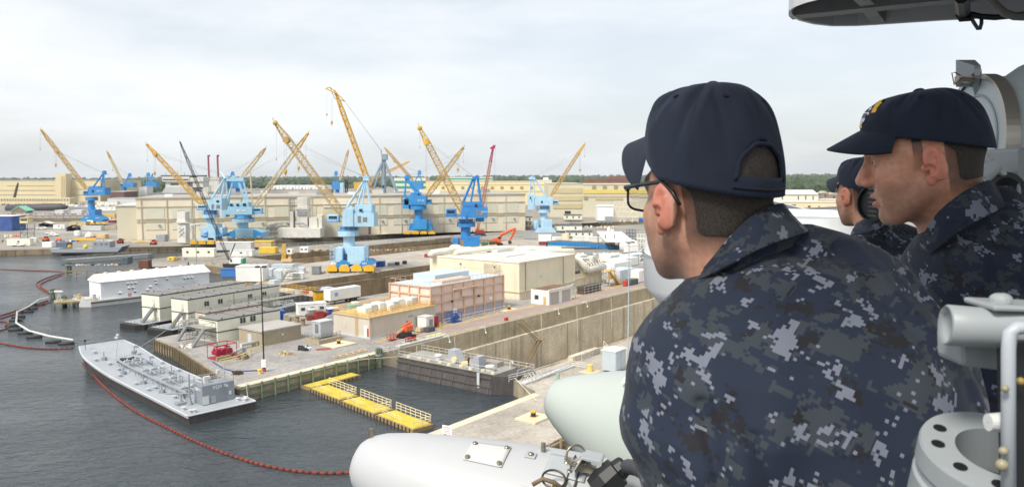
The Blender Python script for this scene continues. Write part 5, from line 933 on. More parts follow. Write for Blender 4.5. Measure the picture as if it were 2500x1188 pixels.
# timber fendering of the quays
def fender(label, pts, mat, z0=.7, z1=1.9, post=2.4, up_=.3):
 pts = [Vector((p.x, p.y, 0)) for p in pts]; t = thing('timber_fender', label, 'fender', pts[0]); mb = MB()
 for a, b in zip(pts, pts[1:]):
  d = (b - a).normalized(); n = Vector((d.y, -d.x, 0))
  for z in (z0, z1): mb.box((a + b) / 2 + n * .2 + Vector((0, 0, z)), ((b - a).length, .3, .32), ax=(d, n))
 mb.build('waler', mat, t)
 for a, b in zip(pts, pts[1:]):
  d = (b - a).normalized(); n = Vector((d.y, -d.x, 0)); k = max(1, int((b - a).length / post))
  for i in range(k): q = a.lerp(b, (i + .5) / k) + n * .45; mb = MB(); mb.cyl((q.x, q.y, -1), 3.5 + up_, .17, 7); mb.build('pile', mat, t)
fender('green timber fendering along the near quay above the yellow float', [S(68.5, 105.7), S(98.6, 105.7)], TGREEN); fender('dark timber fendering on the quay edge beside the grey barge', [S(80, 152.5), S(78.5, 142), S(68.5, 105.7)], M((120, 108, 86), .9, .3, .5), 1.6, 1.9, 1.2, -.1)
fender('black rubbing strake along the slip side of the right hand pier', [S(92.5, 67.2), S(66, 67.2)], TDARK, 1.7, 2.0, 3, -.3); fender('weathered timber fendering on the pier corner at the bottom', [G(1290, 1108), G(1375, 1065), G(1428, 1057), G(1520, 1100)], M((150, 134, 106), .9, .3, .5), .9, 1.9, 2.2, .3)
# railings and gangways at the dock gate
t = st('gate_gangway', 'white railed gangway across the dock gate on the quay side', 'gangway', 0, 0, at=S(98.5, 104, 2.5)); mb = MB(); rail(mb, [(0, 0, 0), (0, 2.6, 0), (5, 3.4, 0), (18, 3.4, 0)], 1.1, .045, 3, 1.5); rail(mb, [(1.4, 0, 0), (5, 1.8, 0), (18, 1.9, 0)], 1.1, .045, 3, 1.5); mb.build('railing', WRAIL, t); bx(t, 'walkway', LGREY, 4.8, 2.0, .05, 18, 3.3, .25)
t = st('gate_gangway', 'tangled white railings and steps where the dock gate meets the right hand pier', 'gangway', 0, 0, at=S(97, 70.4, 2.5)); mb = MB()
rs = random.Random(9)
rail(mb, [(0, 0, 0), (6, .4, 0), (13, 1.0, 0), (13, -2, 0)], 1.1, .045, 3, 1.5); rail(mb, [(-1, 3.6, 0), (4, 2.6, 0), (9, 2.4, 0)], 1.1, .045, 3, 1.5)
for i in range(5): mb.tube(PV((i * .9, .6, 0), (i * .9, .6, .9), (i * .9 + .4, 1.4, 1.3), (i * .9 + .4, 2.4, .2)), .05, 5)
mb.build('railing', WRAIL, t); bx(t, 'walkway', LGREY, -1, .4, .05, 13, 1.4, .3)
t = st('pier_steps', 'grey steps and railing beside the buff bollard', 'steps', 1420, 880); mb = MB(); rail(mb, [(0, 0, 0), (7, .4, 0)], 1.1, .05, 3, 1.4); rail(mb, [(6, -3, 0), (6.8, -.4, 1.4)], 1, .05, 2, 1); mb.prism([(6, -3, 0), (6.8, -.4, 1.4), (6.8, -.2, 1.3), (6.2, -3, 0)], (.9, 0, 0)); mb.build('railing', WRAIL, t); bx(t, 'block', CONCW, -2, .5, 0, 7, 1.6, 1.0)
# zigzag stair on the dock wall
t = thing('wall_stair', 'rusty zigzag steel stair down the concrete dock wall', 'stairs', S(141, 104, -4)); mb = MB(); w0 = 103.2
for (u0, z0, u1, z1) in ((137, 2.4, 144, -2.6), (145, -2.6, 139.5, -7.5), (139.5, -7.5, 136, -9.8)):
 for v in (w0, w0 - 1.0): mb.bar(S(u0, v, z0), S(u1, v, z1), .12)
 for i in range(14): q = i / 14; mb.bar(S(u0 + (u1 - u0) * q, w0, z0 + (z1 - z0) * q), S(u0 + (u1 - u0) * q, w0 - 1, z0 + (z1 - z0) * q), .06)
 mb.bar(S(u0, w0 - 1, z0 + 1), S(u1, w0 - 1, z1 + 1), .06)
mb.build('flight', M((134, 116, 88), .8, .2, .5), t); mb = MB(); mb.box(S(144.8, w0 - .5, -2.7), (2.4, 1.4, .15), SROT); mb.build('landing', M((150, 134, 104), .8), t)
for (u, lb) in ((104, 'left'), (152, 'right')):
 pass
for i, (u, h_) in enumerate(((106, 9), (117, 8), (147.5, 6), (163, 8), (180, 8))): mb = MB(); mb.tube([S(u, 104.1, 2.6), S(u, 104.0, 0), S(u + .3, 104.0, 2.4 - h_)], .07, 5); tag(mb.build('hanging_line', M((206, 196, 176), .7)), ['pale rope hanging down the dock wall nearest the gate', 'pale rope hanging on the dock wall below the yellow covers', 'pale rope beside the zigzag wall stair', 'pale rope right of the wall stair', 'pale rope at the far end of the dock wall'][i], 'rope')
for i, (u, lb) in enumerate(((115.5, 'tangled pale capstan frame at the quay edge by the yellow covers'), (127, 'tangled pale capstan frame at the quay edge left of the wall stair'), (155, 'tangled pale capstan frame at the quay edge right of the wall stair'), (168, 'tangled pale capstan frame farthest along the quay edge'))):
 t = st('capstan_frame', lb, 'capstan', 0, 0, at=S(u, 105, 2.55)); mb = MB(); mb.tube(PV((-1, 0, .2), (0, -.6, .5), (1, 0, .3)), .1, 6); mb.bar((0, -.6, .5), (0, -.9, -.7), .08); mb.build('arm', WRAIL, t); mb = MB(); mb.ball((0, -.95, -.8), .2, 8, 5); mb.build('roller', WPNT, t)
bx(st('fire_box', 'small red box on the quay edge above the wall stair', 'box', 0, 0, at=S(137, 106.4, 2.5)), 'case', M((190, 50, 40), .5), 0, 0, 0, .9, .5, .7)
t = st('power_cabinet', 'pale grey power cabinet on the right hand pier beside the nearest sailor', 'cabinet', 1503, 912); bx(t, 'case', M((178, 188, 194), .5, .06, .5), 0, 0, .3, 3.4, 2.6, 3.6, .04); bx(t, 'cap', WPNT, -.08, -.08, 3.6, 3.5, 2.7, 3.75)
for x in (.2, 1.9): bx(t, 'door', M((186, 194, 200), .5), x, -.05, .5, x + 1.4, 0, 3.4)
mb = MB(); mb.tube(PV((-.4, -.5, .1), (.6, -.8, .3), (1.8, -.6, .1), (3.2, -.8, .25)), .12, 6); mb.build('cable', DK, t)
mb = MB(); q = G(1487, 893); mb.lathe(q + Vector((0, 0, 1.0)), (0, 1, 0), [(0, .02), (0, .5), (.5, .5), (.5, .02)], 12); mb.bar(q, q + Vector((0, 0, 1)), .12); tag(mb.build('hose_reel', YB), 'round yellow hose reel left of the pale power cabinet', 'hose reel')
# ================================================================ AFLOAT: the grey oil barge, dock gates, yellow floats, booms
def hull_frame(p_stern, p_bow):
 y = (p_bow - p_stern); y.z = 0; Lh = y.length; y.normalize(); x = Vector((y.y, -y.x, 0)); return x, y, Lh
ps, pb_ = S(63.0, 101.6, 0), S(69.0, 151.5, 0); hx_, hy_, HLn = hull_frame(ps, pb_)
t = thing('oil_barge', 'long grey flush decked oil barge with pipework and a stern cabin', 'barge', ps)
def hb(x, y, z): return ps + hx_ * x + hy_ * y + Vector((0, 0, z))
def deckz(y): q = y / HLn; return 1.35 + .35 * q + 1.9 * max(0, q - .55) ** 2 / .2
sts = []
for i in range(25):
 y = HLn * i / 24; q = i / 24; hw = 5.1 - (1.2 * max(0, (q - .86) / .14) ** 1.6); hwb = hw - .15 - 1.0 * max(0, (q - .85) / .15)
 sts.append((y, hw, hwb, deckz(y)))
mb = MB(); n = len(sts); vs = []
for (y, hw, hwb, dz) in sts:
 yb = y if y < HLn * .93 else HLn * .93 + (y - HLn * .93) * .35
 vs += [hb(-hw, y, dz), hb(-hw - .02, y, dz - .45), hb(-hwb, yb, .25), hb(-hwb, yb, -.6), hb(hwb, yb, -.6), hb(hwb, yb, .25), hb(hw + .02, y, dz - .45), hb(hw, y, dz)]
for i in range(n - 1):
 for k in range(7):
  mb.m(0 if k in (0, 6) else 1); mb.add([], []); mb.f.append((i * 8 + k, i * 8 + k + 1, (i + 1) * 8 + k + 1, (i + 1) * 8 + k)); mb.mi.append(mb.cur)
mb.v = [tuple(v) for v in vs]
for b_ in (0, (n - 1) * 8): mb.f.append(tuple(b_ + k for k in range(8))); mb.mi.append(1)
mb.build('hull', [M((178, 182, 186), .5, .1, .3, .3), M((66, 62, 62), .6, .2, .3, .35, (120, 112, 104))], t)
mb = MB(); mb.add([hb(-hw, y, dz) for (y, hw, _, dz) in sts] + [hb(hw, y, dz) for (y, hw, _, dz) in sts], [(i, i + 1, n + i + 1, n + i) for i in range(n - 1)]); mb.build('deck', M((158, 163, 168), .55, .12, .25, fine=.05), t)
for s in (-1, 1): mb = MB(); mb.tube([hb(s * (hw + .05), y, dz - .05) for (y, hw, _, dz) in sts], .13, 6); mb.build('rub_rail', M((190, 194, 198), .4, .1, .5), t)
mb = MB(); mb.tube([hb(-5.1, 0, 1.3), hb(5.1, 0, 1.3)], .13, 6); mb.build('rub_rail', M((190, 194, 198), .4, .1, .5), t); mb = MB(); mb.tube([hb(-3.9, HLn, deckz(HLn) - .05), hb(3.9, HLn, deckz(HLn) - .05)], .13, 6); mb.build('rub_rail', M((190, 194, 198), .4, .1, .5), t)
def db(x, y, z=0): return hb(x, y, deckz(y) + z)
for s in (-1.9, 1.9):                                                 # the two long cargo lines on stanchions
 mb = MB(); mb.tube([db(s, 8 + i * 2.9, 1.0) for i in range(11)], .2 if s < 0 else .1, 8); mb.build('cargo_pipe', HULLG, t)
 for i in range(12): mb = MB(); mb.bar(db(s, 8.4 + i * 2.5), db(s, 8.4 + i * 2.5, 1.0), .06); mb.build('stanchion', HULLG, t)
for c_ in (11.5, 19, 27, 35):
 for i in range(5):
  x = -1.5 + i * .7; mb = MB(); mb.tube([db(x, c_ - 1.2, .1), db(x, c_ - 1.2, .75), db(x, c_ + 1.0, .75), db(x, c_ + 1.0, .1)], .11, 6); mb.build('manifold_pipe', HULLG, t)
  mb = MB(); mb.cyl(db(x + .1, c_ - .3 + (i % 2) * .7, .8), .35, .2, 8); mb.bar(db(x + .1, c_ - .3 + (i % 2) * .7, 1.1), db(x + .1, c_ - .3 + (i % 2) * .7, 1.35), .05); mb.build('valve', M((196, 200, 202), .5), t)
 mb = MB(); mb.tube([db(-1.9, c_, .9), db(1.9, c_, .9)], .14, 6); mb.build('cross_pipe', HULLG, t)
mb = MB(); mb.bar(db(0, 8, .55), db(0, 37, .55), .08, 6); mb.build('centre_pipe', HULLG, t)
rs = random.Random(2)
for i in range(11):
 for x in (-4.1, -2.9, 3.2, 4.3):
  if rs.random() < .55:
   y = 6 + i * 3.9 + rs.uniform(-.6, .6); mb = MB(); mb.cyl(db(x, y), .2 + rs.uniform(0, .25), .3, 10); mb.cyl(db(x, y, .3), .12, .4, 10); mb.build('tank_hatch', M((176, 181, 186), .55, .1, .4), t)
for (x, y) in ((-2.7, 41), (-3.1, 30.5), (-3.0, 22), (-3.0, 14.5), (2.7, 34), (2.8, 25), (2.9, 42)): mb = MB(); mb.box(db(x, y), (.7, .7, .5)); mb.bar(db(x, y, .5), db(x, y, 1.5), .08); mb.build('vent_post', HULLG, t)
mb = MB()
for a in range(3): mb.tube([db(-1.6 + a * .5, 37.6 + a * .7, .35), db(1.6 + a * .3, 38.6 - a * .8, .35)], .2, 8)
mb.build('rubber_hose', DK, t)
q = db(-.4, 41); mb = MB()
for a in ((-.9, -.7), (.9, -.7), (0, .9)): mb.bar(q + hx_ * a[0] + hy_ * a[1], q + Vector((0, 0, 2.0)), .07)
mb.bar(q + Vector((0, 0, 2.0)), q + Vector((0, 0, 4.2)), .08); mb.box(q + Vector((0, 0, 3.6)), (.5, .5, .3)); mb.box(q + Vector((.2, 0, 4.1)), (.4, .4, .3)); mb.build('light_mast', LGREY, t)
mb = MB(); mb.bar(db(-3.6, 48), db(-3.6, 48, 1.6), .05); mb.box(db(-3.6, 48, 1.5), (.3, .3, .4)); mb.build('bow_light', DK, t)
mb = MB(); rail(mb, [db(-3.4, HLn - .4), db(3.6, HLn - .4)], .7, .04, 1, 2.4); mb.build('bow_rail', HULLG, t)
# stern cabin
cz = deckz(5); axs = (hx_, hy_)
mb = MB(); mb.box(hb(.9, 4.6, cz), (5.0, 2.9, 2.9), ax=axs); cb = mb.build('cabin', M((132, 139, 147), .55, .06, .4, .08), t, bevel=.04)
for (x, z, w_, h_, m_, nm) in ((-1.1, .1, .9, 1.2, LGREY, 'locker'), (.1, .15, .7, 1.0, M((150, 156, 162), .5), 'locker'), (1.5, .35, .95, 1.9, M((122, 129, 137), .55), 'door'), (2.7, .9, .3, .5, LGREY, 'notice')): mb = MB(); mb.box(hb(x, 3.1, cz + z), (w_, .1, h_), ax=axs); mb.build(nm, m_, cb)
mb = MB(); mb.box(hb(-1.65, 4.9, cz + 2.0), (.06, 1.2, .5), ax=axs); mb.build('notice', LGREY, cb)
text('YOS 36', hb(1.2, 3.12, cz + 2.35), hx_, (0, 0, 1), .78, LETTER, t); text('YOS 36', hb(-1.63, 4.4, cz + 2.3), -hy_, (0, 0, 1), .5, LETTER, t)
mb = MB(); rail(mb, [hb(-1.5, 3.2, cz + 2.9), hb(3.3, 3.2, cz + 2.9), hb(3.3, 6, cz + 2.9), hb(-1.5, 6, cz + 2.9), hb(-1.5, 3.2, cz + 2.9)], 1.0, .03, 2, 1.2); mb.build('roof_railing', LGREY, cb)
mb = MB(); mb.box(hb(-.3, 4.7, cz + 2.9), (.6, .6, 1.0), ax=axs); mb.build('roof_gear', LGREY, cb); mb = MB(); mb.ball(hb(.2, 5.0, cz + 3.5), .42, 10, 6); mb.bar(hb(.2, 5.0, cz + 2.9), hb(.2, 5, cz + 3.4), .1); mb.build('radome', LGREY, cb); mb = MB(); mb.bar(hb(1.6, 4.6, cz + 2.9), hb(1.6, 4.6, cz + 5.2), .05); mb.box(hb(1.6, 4.6, cz + 4.1), (.5, .5, .5), ax=axs); mb.build('mast', LGREY, cb); mb = MB(); mb.bar(hb(2.9, 5.4, cz + 2.9), hb(2.9, 5.4, cz + 5), .04); mb.build('whip_aerial', LGREY, cb)
mb = MB(); mb.tube([hb(-2.6, 5.2, cz), hb(-2.6, 5.2, cz + 4.6)], [.14, .1], 8); mb.lathe(hb(-2.6, 5.2, cz), (0, 0, 1), [(0, .5), (.9, .14)], 8); mb.tube([hb(-2.6, 5.2, cz + 1.7), hb(-5.0, 8.0, cz + 1.6)], .1, 6); mb.build('derrick_post', HULLG, t)
mb = MB(); mb.tube([hb(-3.4, 6.4, cz), hb(-3.3, 6.6, cz + 1.2), hb(-2.6, 7.4, cz + 1.3), hb(-2.2, 8, cz + .3)], .16, 8); mb.box(hb(-3.6, 6.2, cz), (1.3, 1.0, .35), ax=axs); mb.build('loading_arm', HULLG, t)
for (x, y) in ((-4.3, 1.2), (-3.8, 1.0), (3.9, 1.0), (4.4, 1.6), (-4.4, 3.2), (4.3, 6.4), (3.3, 2.0)): mb = MB(); mb.cyl(hb(x, y, deckz(y)), .35, .26, 10); mb.cyl(hb(x, y, deckz(y) + .35), .1, .36, 10); mb.build('bitt', LGREY, t)
mb = MB(); mb.tube([hb(3.6, 1.6, 1.9), hb(5.2, 2.6, 1.5), S(70.5, 107, 2.8)], .05, 5); tag(mb.build('mooring_rope', M((196, 188, 170), .8)), 'slack pale mooring rope from the grey barge stern to the quay corner', 'rope')
mb = MB(); mb.tube([hb(3.0, 49, 3.6), S(75, 150, 1.6), S(80, 156, 1.1), S(88, 163, 1.6)], .05, 5); tag(mb.build('mooring_rope', M((200, 196, 188), .8)), 'sagging rope from the grey barge bow to the black office barge', 'rope')
# dock gate (floating caisson) of the near dock
t = st('dock_gate', 'black ribbed dock gate with grey houses and pale railings on its deck', 'dock gate', 0, 0, 0, at=S(96.2, 75.3, 0)); LG = 24.0
mb = MB(); mb.prism([(-.8, 1.2, -1), (-.2, LG, -1), (6.5, LG, -1), (6.5, 0, -1), (2.0, -2.2, -1)], (0, 0, .6)); o_ = MB()
prof = [(-1.0, -1), (.1, 2.6), (.1, 3.0), (6.5, 3.0), (6.5, -1)]
mb = MB(); mb.prism([Vector((x, 2.0, z)) for x, z in prof], (0, LG - 2.0, 0)); mb.prism([(-1.0 + .4, 2.0, -1), (1.5, -1.9, -1), (6.5, -1.9, -1), (6.5, 2.0, -1)], (0, 0, 4)); mb.build('body', M((72, 68, 68), .7, .3, .4, .5, (118, 106, 92)), t)
bx(t, 'deck', M((150, 148, 142), .8, .2, .4, fine=.1), .15, 2.0, 3.0, 6.4, LG, 3.06)
for i in range(9): y = 2.6 + i * 2.6; mb = MB(); mb.prism([(-1.15, y, -1), (0, y, 2.5), (.1, y, 2.5), (-1.0, y, -1)], (0, .22, 0)); mb.build('rib', M((84, 80, 78), .7, .2, .5), t)
mb = MB(); mb.box((-.14, LG / 2 + 1, 2.2), (.22, LG - 2, .3)); mb.box((-.5, LG / 2 + 1, .9), (.2, LG - 2, .2)); mb.build('waler', M((86, 80, 78), .7, .2, .5), t)
mb = MB(); rail(mb, [(.3, 2.2, 3.06), (.3, LG, 3.06)], 1.05, .035, 2, 1.5); rail(mb, [(6.2, -1.5, 3.06), (6.2, LG, 3.06)], 1.05, .035, 2, 1.5); rail(mb, [(1.6, -1.7, 3.06), (6.2, -1.7, 3.06)], 1.05, .035, 2, 1.5); mb.build('railing', WRAIL, t)
GH = M((164, 166, 172), .55, .06, .4); mb = MB(); mb.prism([Vector(p) for p in ((2.2, 13.8, 3.06), (2.2, 11.2, 3.06), (2.2, 12.4, 5.3), (2.2, 13.8, 5.3))], (1.7, 0, 0)); mb.build('companionway', GH, t); mb = MB(); mb.prism([Vector(p) for p in ((.9, 8.2, 3.06), (.9, 5.8, 3.06), (.9, 5.8, 5.3), (.9, 6.9, 5.3))], (1.7, 0, 0)); mb.build('companionway', GH, t)
for (x, y, r) in ((2.4, 16.2, .75), (1.6, 4.0, .85)): mb = MB(); mb.lathe((x, y, 3.06), (0, 0, 1), [(0, r * .7), (.7, r * .7), (.75, r), (1.0, r * .9), (1.15, .02)], 14); mb.build('vent_cowl', LGREY, t, smooth=False)
bx(t, 'hatch', M((150, 146, 138), .8), 4, 4.4, 3.06, 5.8, 7.2, 3.9); mb = MB(); mb.lathe((3.2, 10.6, 3.06), (0, 0, 1), [(0, .02), (0, .9), (.3, .85), (.32, .02)], 12); mb.build('rope_coil', M((214, 196, 120), .8), t); mb = MB(); mb.lathe((1.3, 11.8, 3.9), (1, 0, 0), [(0, .02), (0, .55), (.4, .55), (.4, .02)], 12); mb.build('hose_reel', M((220, 206, 160), .7), t)
for i in range(9): mb = MB(); mb.lathe((.7 + (i % 2) * .3, 2.6 + i * 2.4, 3.06), (0, 0, 1), [(0, .02), (0, .42), (.3, .36), (.32, .02)], 8); mb.build('chock', M((214, 202, 168), .8), t)
mb = MB(); mb.tube(PV((5.2, 2.6, 3.06), (5.2, 2.6, 4.1), (5.2, 2.2, 4.3), (5.2, 1.9, 3.9)), .12, 8); mb.build('gooseneck_vent', LGREY, t); bx(t, 'ladder', LGREY, -.5, 4.6, .4, -.35, 5.1, 3.1)
mb = MB(); mb.bar(S(97.0, 73.6, 3.0), S(89.8, 64.2, 2.6), .06); tag(mb.build('mooring_rope', M((214, 208, 190), .8)), 'pale taut line from the dock gate down to the right hand pier', 'rope')
mb = MB(); mb.tube([S(96.4, 99.3, 3), S(92, 103, 2.9), S(85, 106.5, 2.7)], .05, 5); tag(mb.build('mooring_rope', M((206, 196, 168), .8)), 'pale line from the dock gate to the near quay', 'rope')
# small worker on the gate
def small_person(label, p, top, trouser, h=1.75, yaw=0.0, skin=(176, 134, 110)):
 t = thing('person', label, 'person', p, 'workers in the dockyard', local=True, rz=yaw); me = bpy.data.meshes.new('body'); vs = []; es = []; rad = []
 def ch(pts):
  idx = []
  for (x, y, z, r) in pts: vs.append((x, y, z)); rad.append(r); idx.append(len(vs) - 1)
  return idx
 a = ch([(0, 0, .95, .13), (0, 0, 1.15, .14), (0, 0, 1.4, .15), (0, 0, 1.5, .06), (0, .02, 1.62, .1), (0, .03, 1.74, .07)]); es += list(zip(a, a[1:]))
 for s in (-1, 1):
  l = ch([(s * .1, 0, .88, .09), (s * .11, .04, .48, .065), (s * .11, 0, .08, .05), (s * .11, .14, .05, .04)]); es += [(a[0], l[0])] + list(zip(l, l[1:]))
  r_ = ch([(s * .2, 0, 1.4, .06), (s * .25, .04, 1.12, .045), (s * .2, .2, .95, .035), (s * .19, .27, .92, .03)]); es += [(a[2], r_[0])] + list(zip(r_, r_[1:]))
 k = h / 1.8; me.from_pydata([(x * k, y * k, z * k) for x, y, z in vs], es, []); o = bpy.data.objects.new('body', me); C.objects.link(o); o.parent = t; me.materials.append(M(skin, .6))
 m_ = o.modifiers.new('skin', 'SKIN'); o.modifiers.new('sub', 'SUBSURF').levels = 1
 for v, r_ in zip(me.skin_vertices[0].data, rad): v.radius = (r_ * k, r_ * k)
 me.skin_vertices[0].data[0].use_root = True
 def cloth(nm, pts, mat):
  mb = MB()
  for ps_ in pts: mb.tube([(x * k, y * k, z * k) for x, y, z, _ in ps_], [r_ * k for *_, r_ in ps_], 8)
  mb.build(nm, mat, t, smooth=True)
 cloth('overalls', [[(0, 0, .85, .17), (0, 0, 1.15, .175), (0, 0, 1.38, .18), (0, 0, 1.49, .1)], [(.2, 0, 1.42, .085), (.25, .04, 1.12, .065), (.21, .18, .97, .055)], [(-.2, 0, 1.42, .085), (-.25, .04, 1.12, .065), (-.21, .18, .97, .055)]], top)
 cloth('trousers', [[(.09, 0, .95, .12), (.11, .04, .48, .09), (.11, 0, .07, .08)], [(-.09, 0, .95, .12), (-.11, .04, .48, .09), (-.11, 0, .07, .08)]], trouser)
 cloth('cap', [[(0, .02, 1.69, .11), (0, .02, 1.77, .1), (0, .02, 1.81, .04)]], top); return t
NV = M((26, 32, 52), .8); small_person('person in dark navy overalls standing on the dock gate beside a grey companionway', S(98.6, 84.6, 3.06), NV, NV, yaw=1.0)
small_person('worker in a high visibility vest on the black office barge', S(91.8, 166.5, 1.3), M((180, 196, 60), .7), M((40, 50, 70), .8), yaw=.4); small_person('worker in dark overalls standing on the far dock ledge', G(460, 650), NV, NV, yaw=.2)
# second dock gate, beyond the offices
t = st('dock_gate', 'second dock gate with dark sheet sides and yellow railings behind the offices', 'dock gate', 0, 0, 0, at=S(131.5, 160, 0)); mb = MB(); mb.box((3, 19, -1), (6, 38, 4.2)); mb.build('body', M((66, 62, 64), .7, .3, .4, .4, (110, 96, 84)), t); bx(t, 'deck', M((186, 178, 160), .8, .15, .4), 0, 0, 3.2, 6, 38, 3.3)
for i in range(18): bx(t, 'rib', M((50, 48, 50), .7), -.2, 1 + i * 2.1, -.5, 0, 1.3 + i * 2.1, 3.1)
mb = MB(); rail(mb, [(.2, 0, 3.3), (.2, 38, 3.3)], 1.1, .06, 2, 2); rail(mb, [(5.8, 0, 3.3), (5.8, 38, 3.3)], 1.1, .06, 2, 2); mb.build('railing', YRAIL, t); mb = MB(); mb.prism([Vector(p) for p in ((2, 4, 3.3), (2, 7.4, 3.3), (2, 6.4, 5.6), (2, 4, 5.6))], (2.2, 0, 0)); mb.build('companionway', LBOX, t); mb = MB(); mb.prism([Vector(p) for p in ((2, 27, 3.3), (2, 30.4, 3.3), (2, 29.4, 5.8), (2, 27, 5.8))], (2.2, 0, 0)); mb.build('companionway', LBOX, t); bx(t, 'red_crate', M((200, 70, 50), .6), 1, 12, 3.3, 2.4, 13.6, 4.1)
# yellow floats across the slip
YDK = M((200, 180, 62), .7, .2, .6, .25, (150, 130, 80), fine=.14)
fa, fb = S(79.2, 102.5, 0), S(74.2, 73.6, 0); fd = (fb - fa).normalized(); fn = Vector((-fd.y, fd.x, 0)); FL = (fb - fa).length
def float_unit(label, o, d, n, L_, W_, rails, group='yellow work floats across the slip'):
 t = thing('work_float', label, 'float', o, group)
 mb = MB(); mb.box(o + d * L_ / 2 + n * W_ / 2 - Vector((0, 0, .3)), (L_, W_, .85), ax=(d, n)); mb.build('hull', M((150, 128, 96), .8, .25, .6, .4, (60, 50, 40)), t)
 mb = MB(); mb.box(o + d * L_ / 2 + n * W_ / 2 + Vector((0, 0, .55)), (L_ - .5, W_ - .6, .07), ax=(d, n)); mb.build('deck', YDK, t)
 for i in range(int(L_ / .9)): mb = MB(); mb.box(o + d * (.5 + i * .9) - n * .06 + Vector((0, 0, -.2)), (.18, .14, .78), ax=(d, n)); mb.build('tyre_strip', TDARK, t)
 for i in range(5): mb = MB(); mb.ball(o + d * (1.2 + i * (L_ - 2) / 4) + n * (W_ + .1) + Vector((0, 0, .35)), .25, 8, 5); mb.build('fender_ball', DK, t)
 mb = MB()
 if rails & 1: rail(mb, [o + d * .4 + n * (W_ - .2) + Vector((0, 0, .6)), o + d * (L_ - .4) + n * (W_ - .2) + Vector((0, 0, .6))], 1.25, .045, 3, 1.2)
 if rails & 2: rail(mb, [o + d * .4 + n * 1.0 + Vector((0, 0, .6)), o + d * (L_ * .6) + n * .7 + Vector((0, 0, .6))], .7, .035, 2, 1.4)
 if rails & 4: rail(mb, [o + d * (L_ - .4) + n * .4 + Vector((0, 0, .6)), o + d * (L_ - .4) + n * (W_ - .2) + Vector((0, 0, .6))], 1.1, .045, 3, 1.2)
 if rails: mb.build('railing', M((228, 216, 176), .6, .1, .6), t)
for i, lb in enumerate(('yellow decked float nearest the near quay, with white railings', 'middle yellow decked float of the row across the slip', 'yellow decked float nearest the right hand pier')): float_unit(lb, fa + fd * (FL / 3 * i + .2), fd, fn, FL / 3 - .5, 3.6, 7)
float_unit('yellow decked float lying along the near quay, without railings', S(79.6, 102.2, 0), SU, SV, 10.6, 2.7, 0)
# orange oil booms and the white spar boom
BO = M((124, 50, 34), .75, .4, .6); BK = M((48, 34, 30), .7)
def boom_line(label, px_pts, r=.21, seg=.95, hang=None, group='orange oil containment booms'):
 ctrl = [G(x, y, 0) for x, y in px_pts]; t = thing('oil_boom', label, 'oil boom', ctrl[0], group); pts = []
 for i in range(len(ctrl) - 1):
  p0_, p1_, p2_, p3_ = ctrl[max(i - 1, 0)], ctrl[i], ctrl[i + 1], ctrl[min(i + 2, len(ctrl) - 1)]; m = max(2, int((p2_ - p1_).length / (seg / 2)))
  for k in range(m):
   q = k / m; pts.append(.5 * ((2 * p1_) + (p2_ - p0_) * q + (2 * p0_ - 5 * p1_ + 4 * p2_ - p3_) * q * q + (3 * p1_ - p0_ - 3 * p2_ + p3_) * q ** 3))
 up_ = Vector((0, 0, .08)); mb = MB(); n_ = 0; a_ = MB()
 for i in range(0, len(pts) - 2, 2):
  a, b = pts[i] + up_, pts[i + 1] + up_; c = pts[i + 2] + up_; mb.m(0).tube([a.lerp(b, .1), a.lerp(b, .35), b.lerp(c, .25), b.lerp(c, .5)], [r * .7, r, r, r * .7], 7); mb.m(1).tube([b.lerp(c, .5), c.lerp(b, -.12)], r * .75, 6)
 mb.build('float_line', [BO, BK], t, smooth=True)
 return pts
boom_line('orange boom curving from the grey barge bow to the pale pod at the bottom', [(203, 885), (232, 920), (270, 958), (330, 1003), (420, 1050), (520, 1096), (640, 1135), (760, 1154), (880, 1152), (1000, 1132)])
boom_line('orange boom from the left edge to the grey barge bow', [(-30, 832), (0, 838), (60, 848), (120, 852), (186, 850)]); boom_line('straight orange boom running in from the left edge to the far pier tip', [(-30, 656), (60, 660), (120, 662), (155, 664)])
boom_line('hooked orange boom bending down from the far pier tip, outer strand', [(165, 666), (128, 674), (94, 688), (90, 697), (104, 708), (120, 717)]); boom_line('hooked orange boom bending down from the far pier tip, inner strand', [(160, 669), (132, 679), (102, 692), (100, 700), (112, 709), (124, 716)])
boom_line('orange boom joining the left edge to the white spar, upper strand', [(-30, 780), (10, 768), (60, 752), (118, 733)]); boom_line('orange boom joining the left edge to the white spar, lower strand', [(-30, 786), (14, 774), (66, 757), (124, 737)]); boom_line('short orange loop beside the bend of the white spar', [(-30, 788), (12, 786), (22, 796), (6, 806), (-30, 812)])
t = thing('spar_boom', 'bent white spar boom carried on black floats', 'spar boom', G(40, 795, 0)); sp = [G(118, 732, 0), G(95, 738, 0), G(70, 755, 0), G(42, 768, 0), G(40, 795, 0), G(72, 815, 0), G(120, 828, 0), G(180, 838, 0)]
mb = MB(); mb.tube([p + Vector((0, 0, .75)) for p in sp], .22, 8); mb.build('spar', M((206, 206, 202), .5, .1, .5), t); mb = MB(); rail(mb, [p + Vector((0, 0, .9)) for p in sp], 1.5, .03, 1, 6); mb.build('line_post', STEEL, t)
for (x, y) in ((95, 744), (76, 755), (66, 762), (45, 775), (40, 783), (30, 796), (38, 806), (62, 814), (84, 824), (130, 836), (162, 840)):
 q = G(x, y, 0); mb = MB(); mb.tube([q + Vector((-1.5, -.4, .15)), q + Vector((-1.3, -.35, .15)), q + Vector((1.3, .35, .15)), q + Vector((1.5, .4, .15))], [.2, .42, .42, .2], 10); mb.build('float', M((34, 36, 38), .6), t, smooth=True)
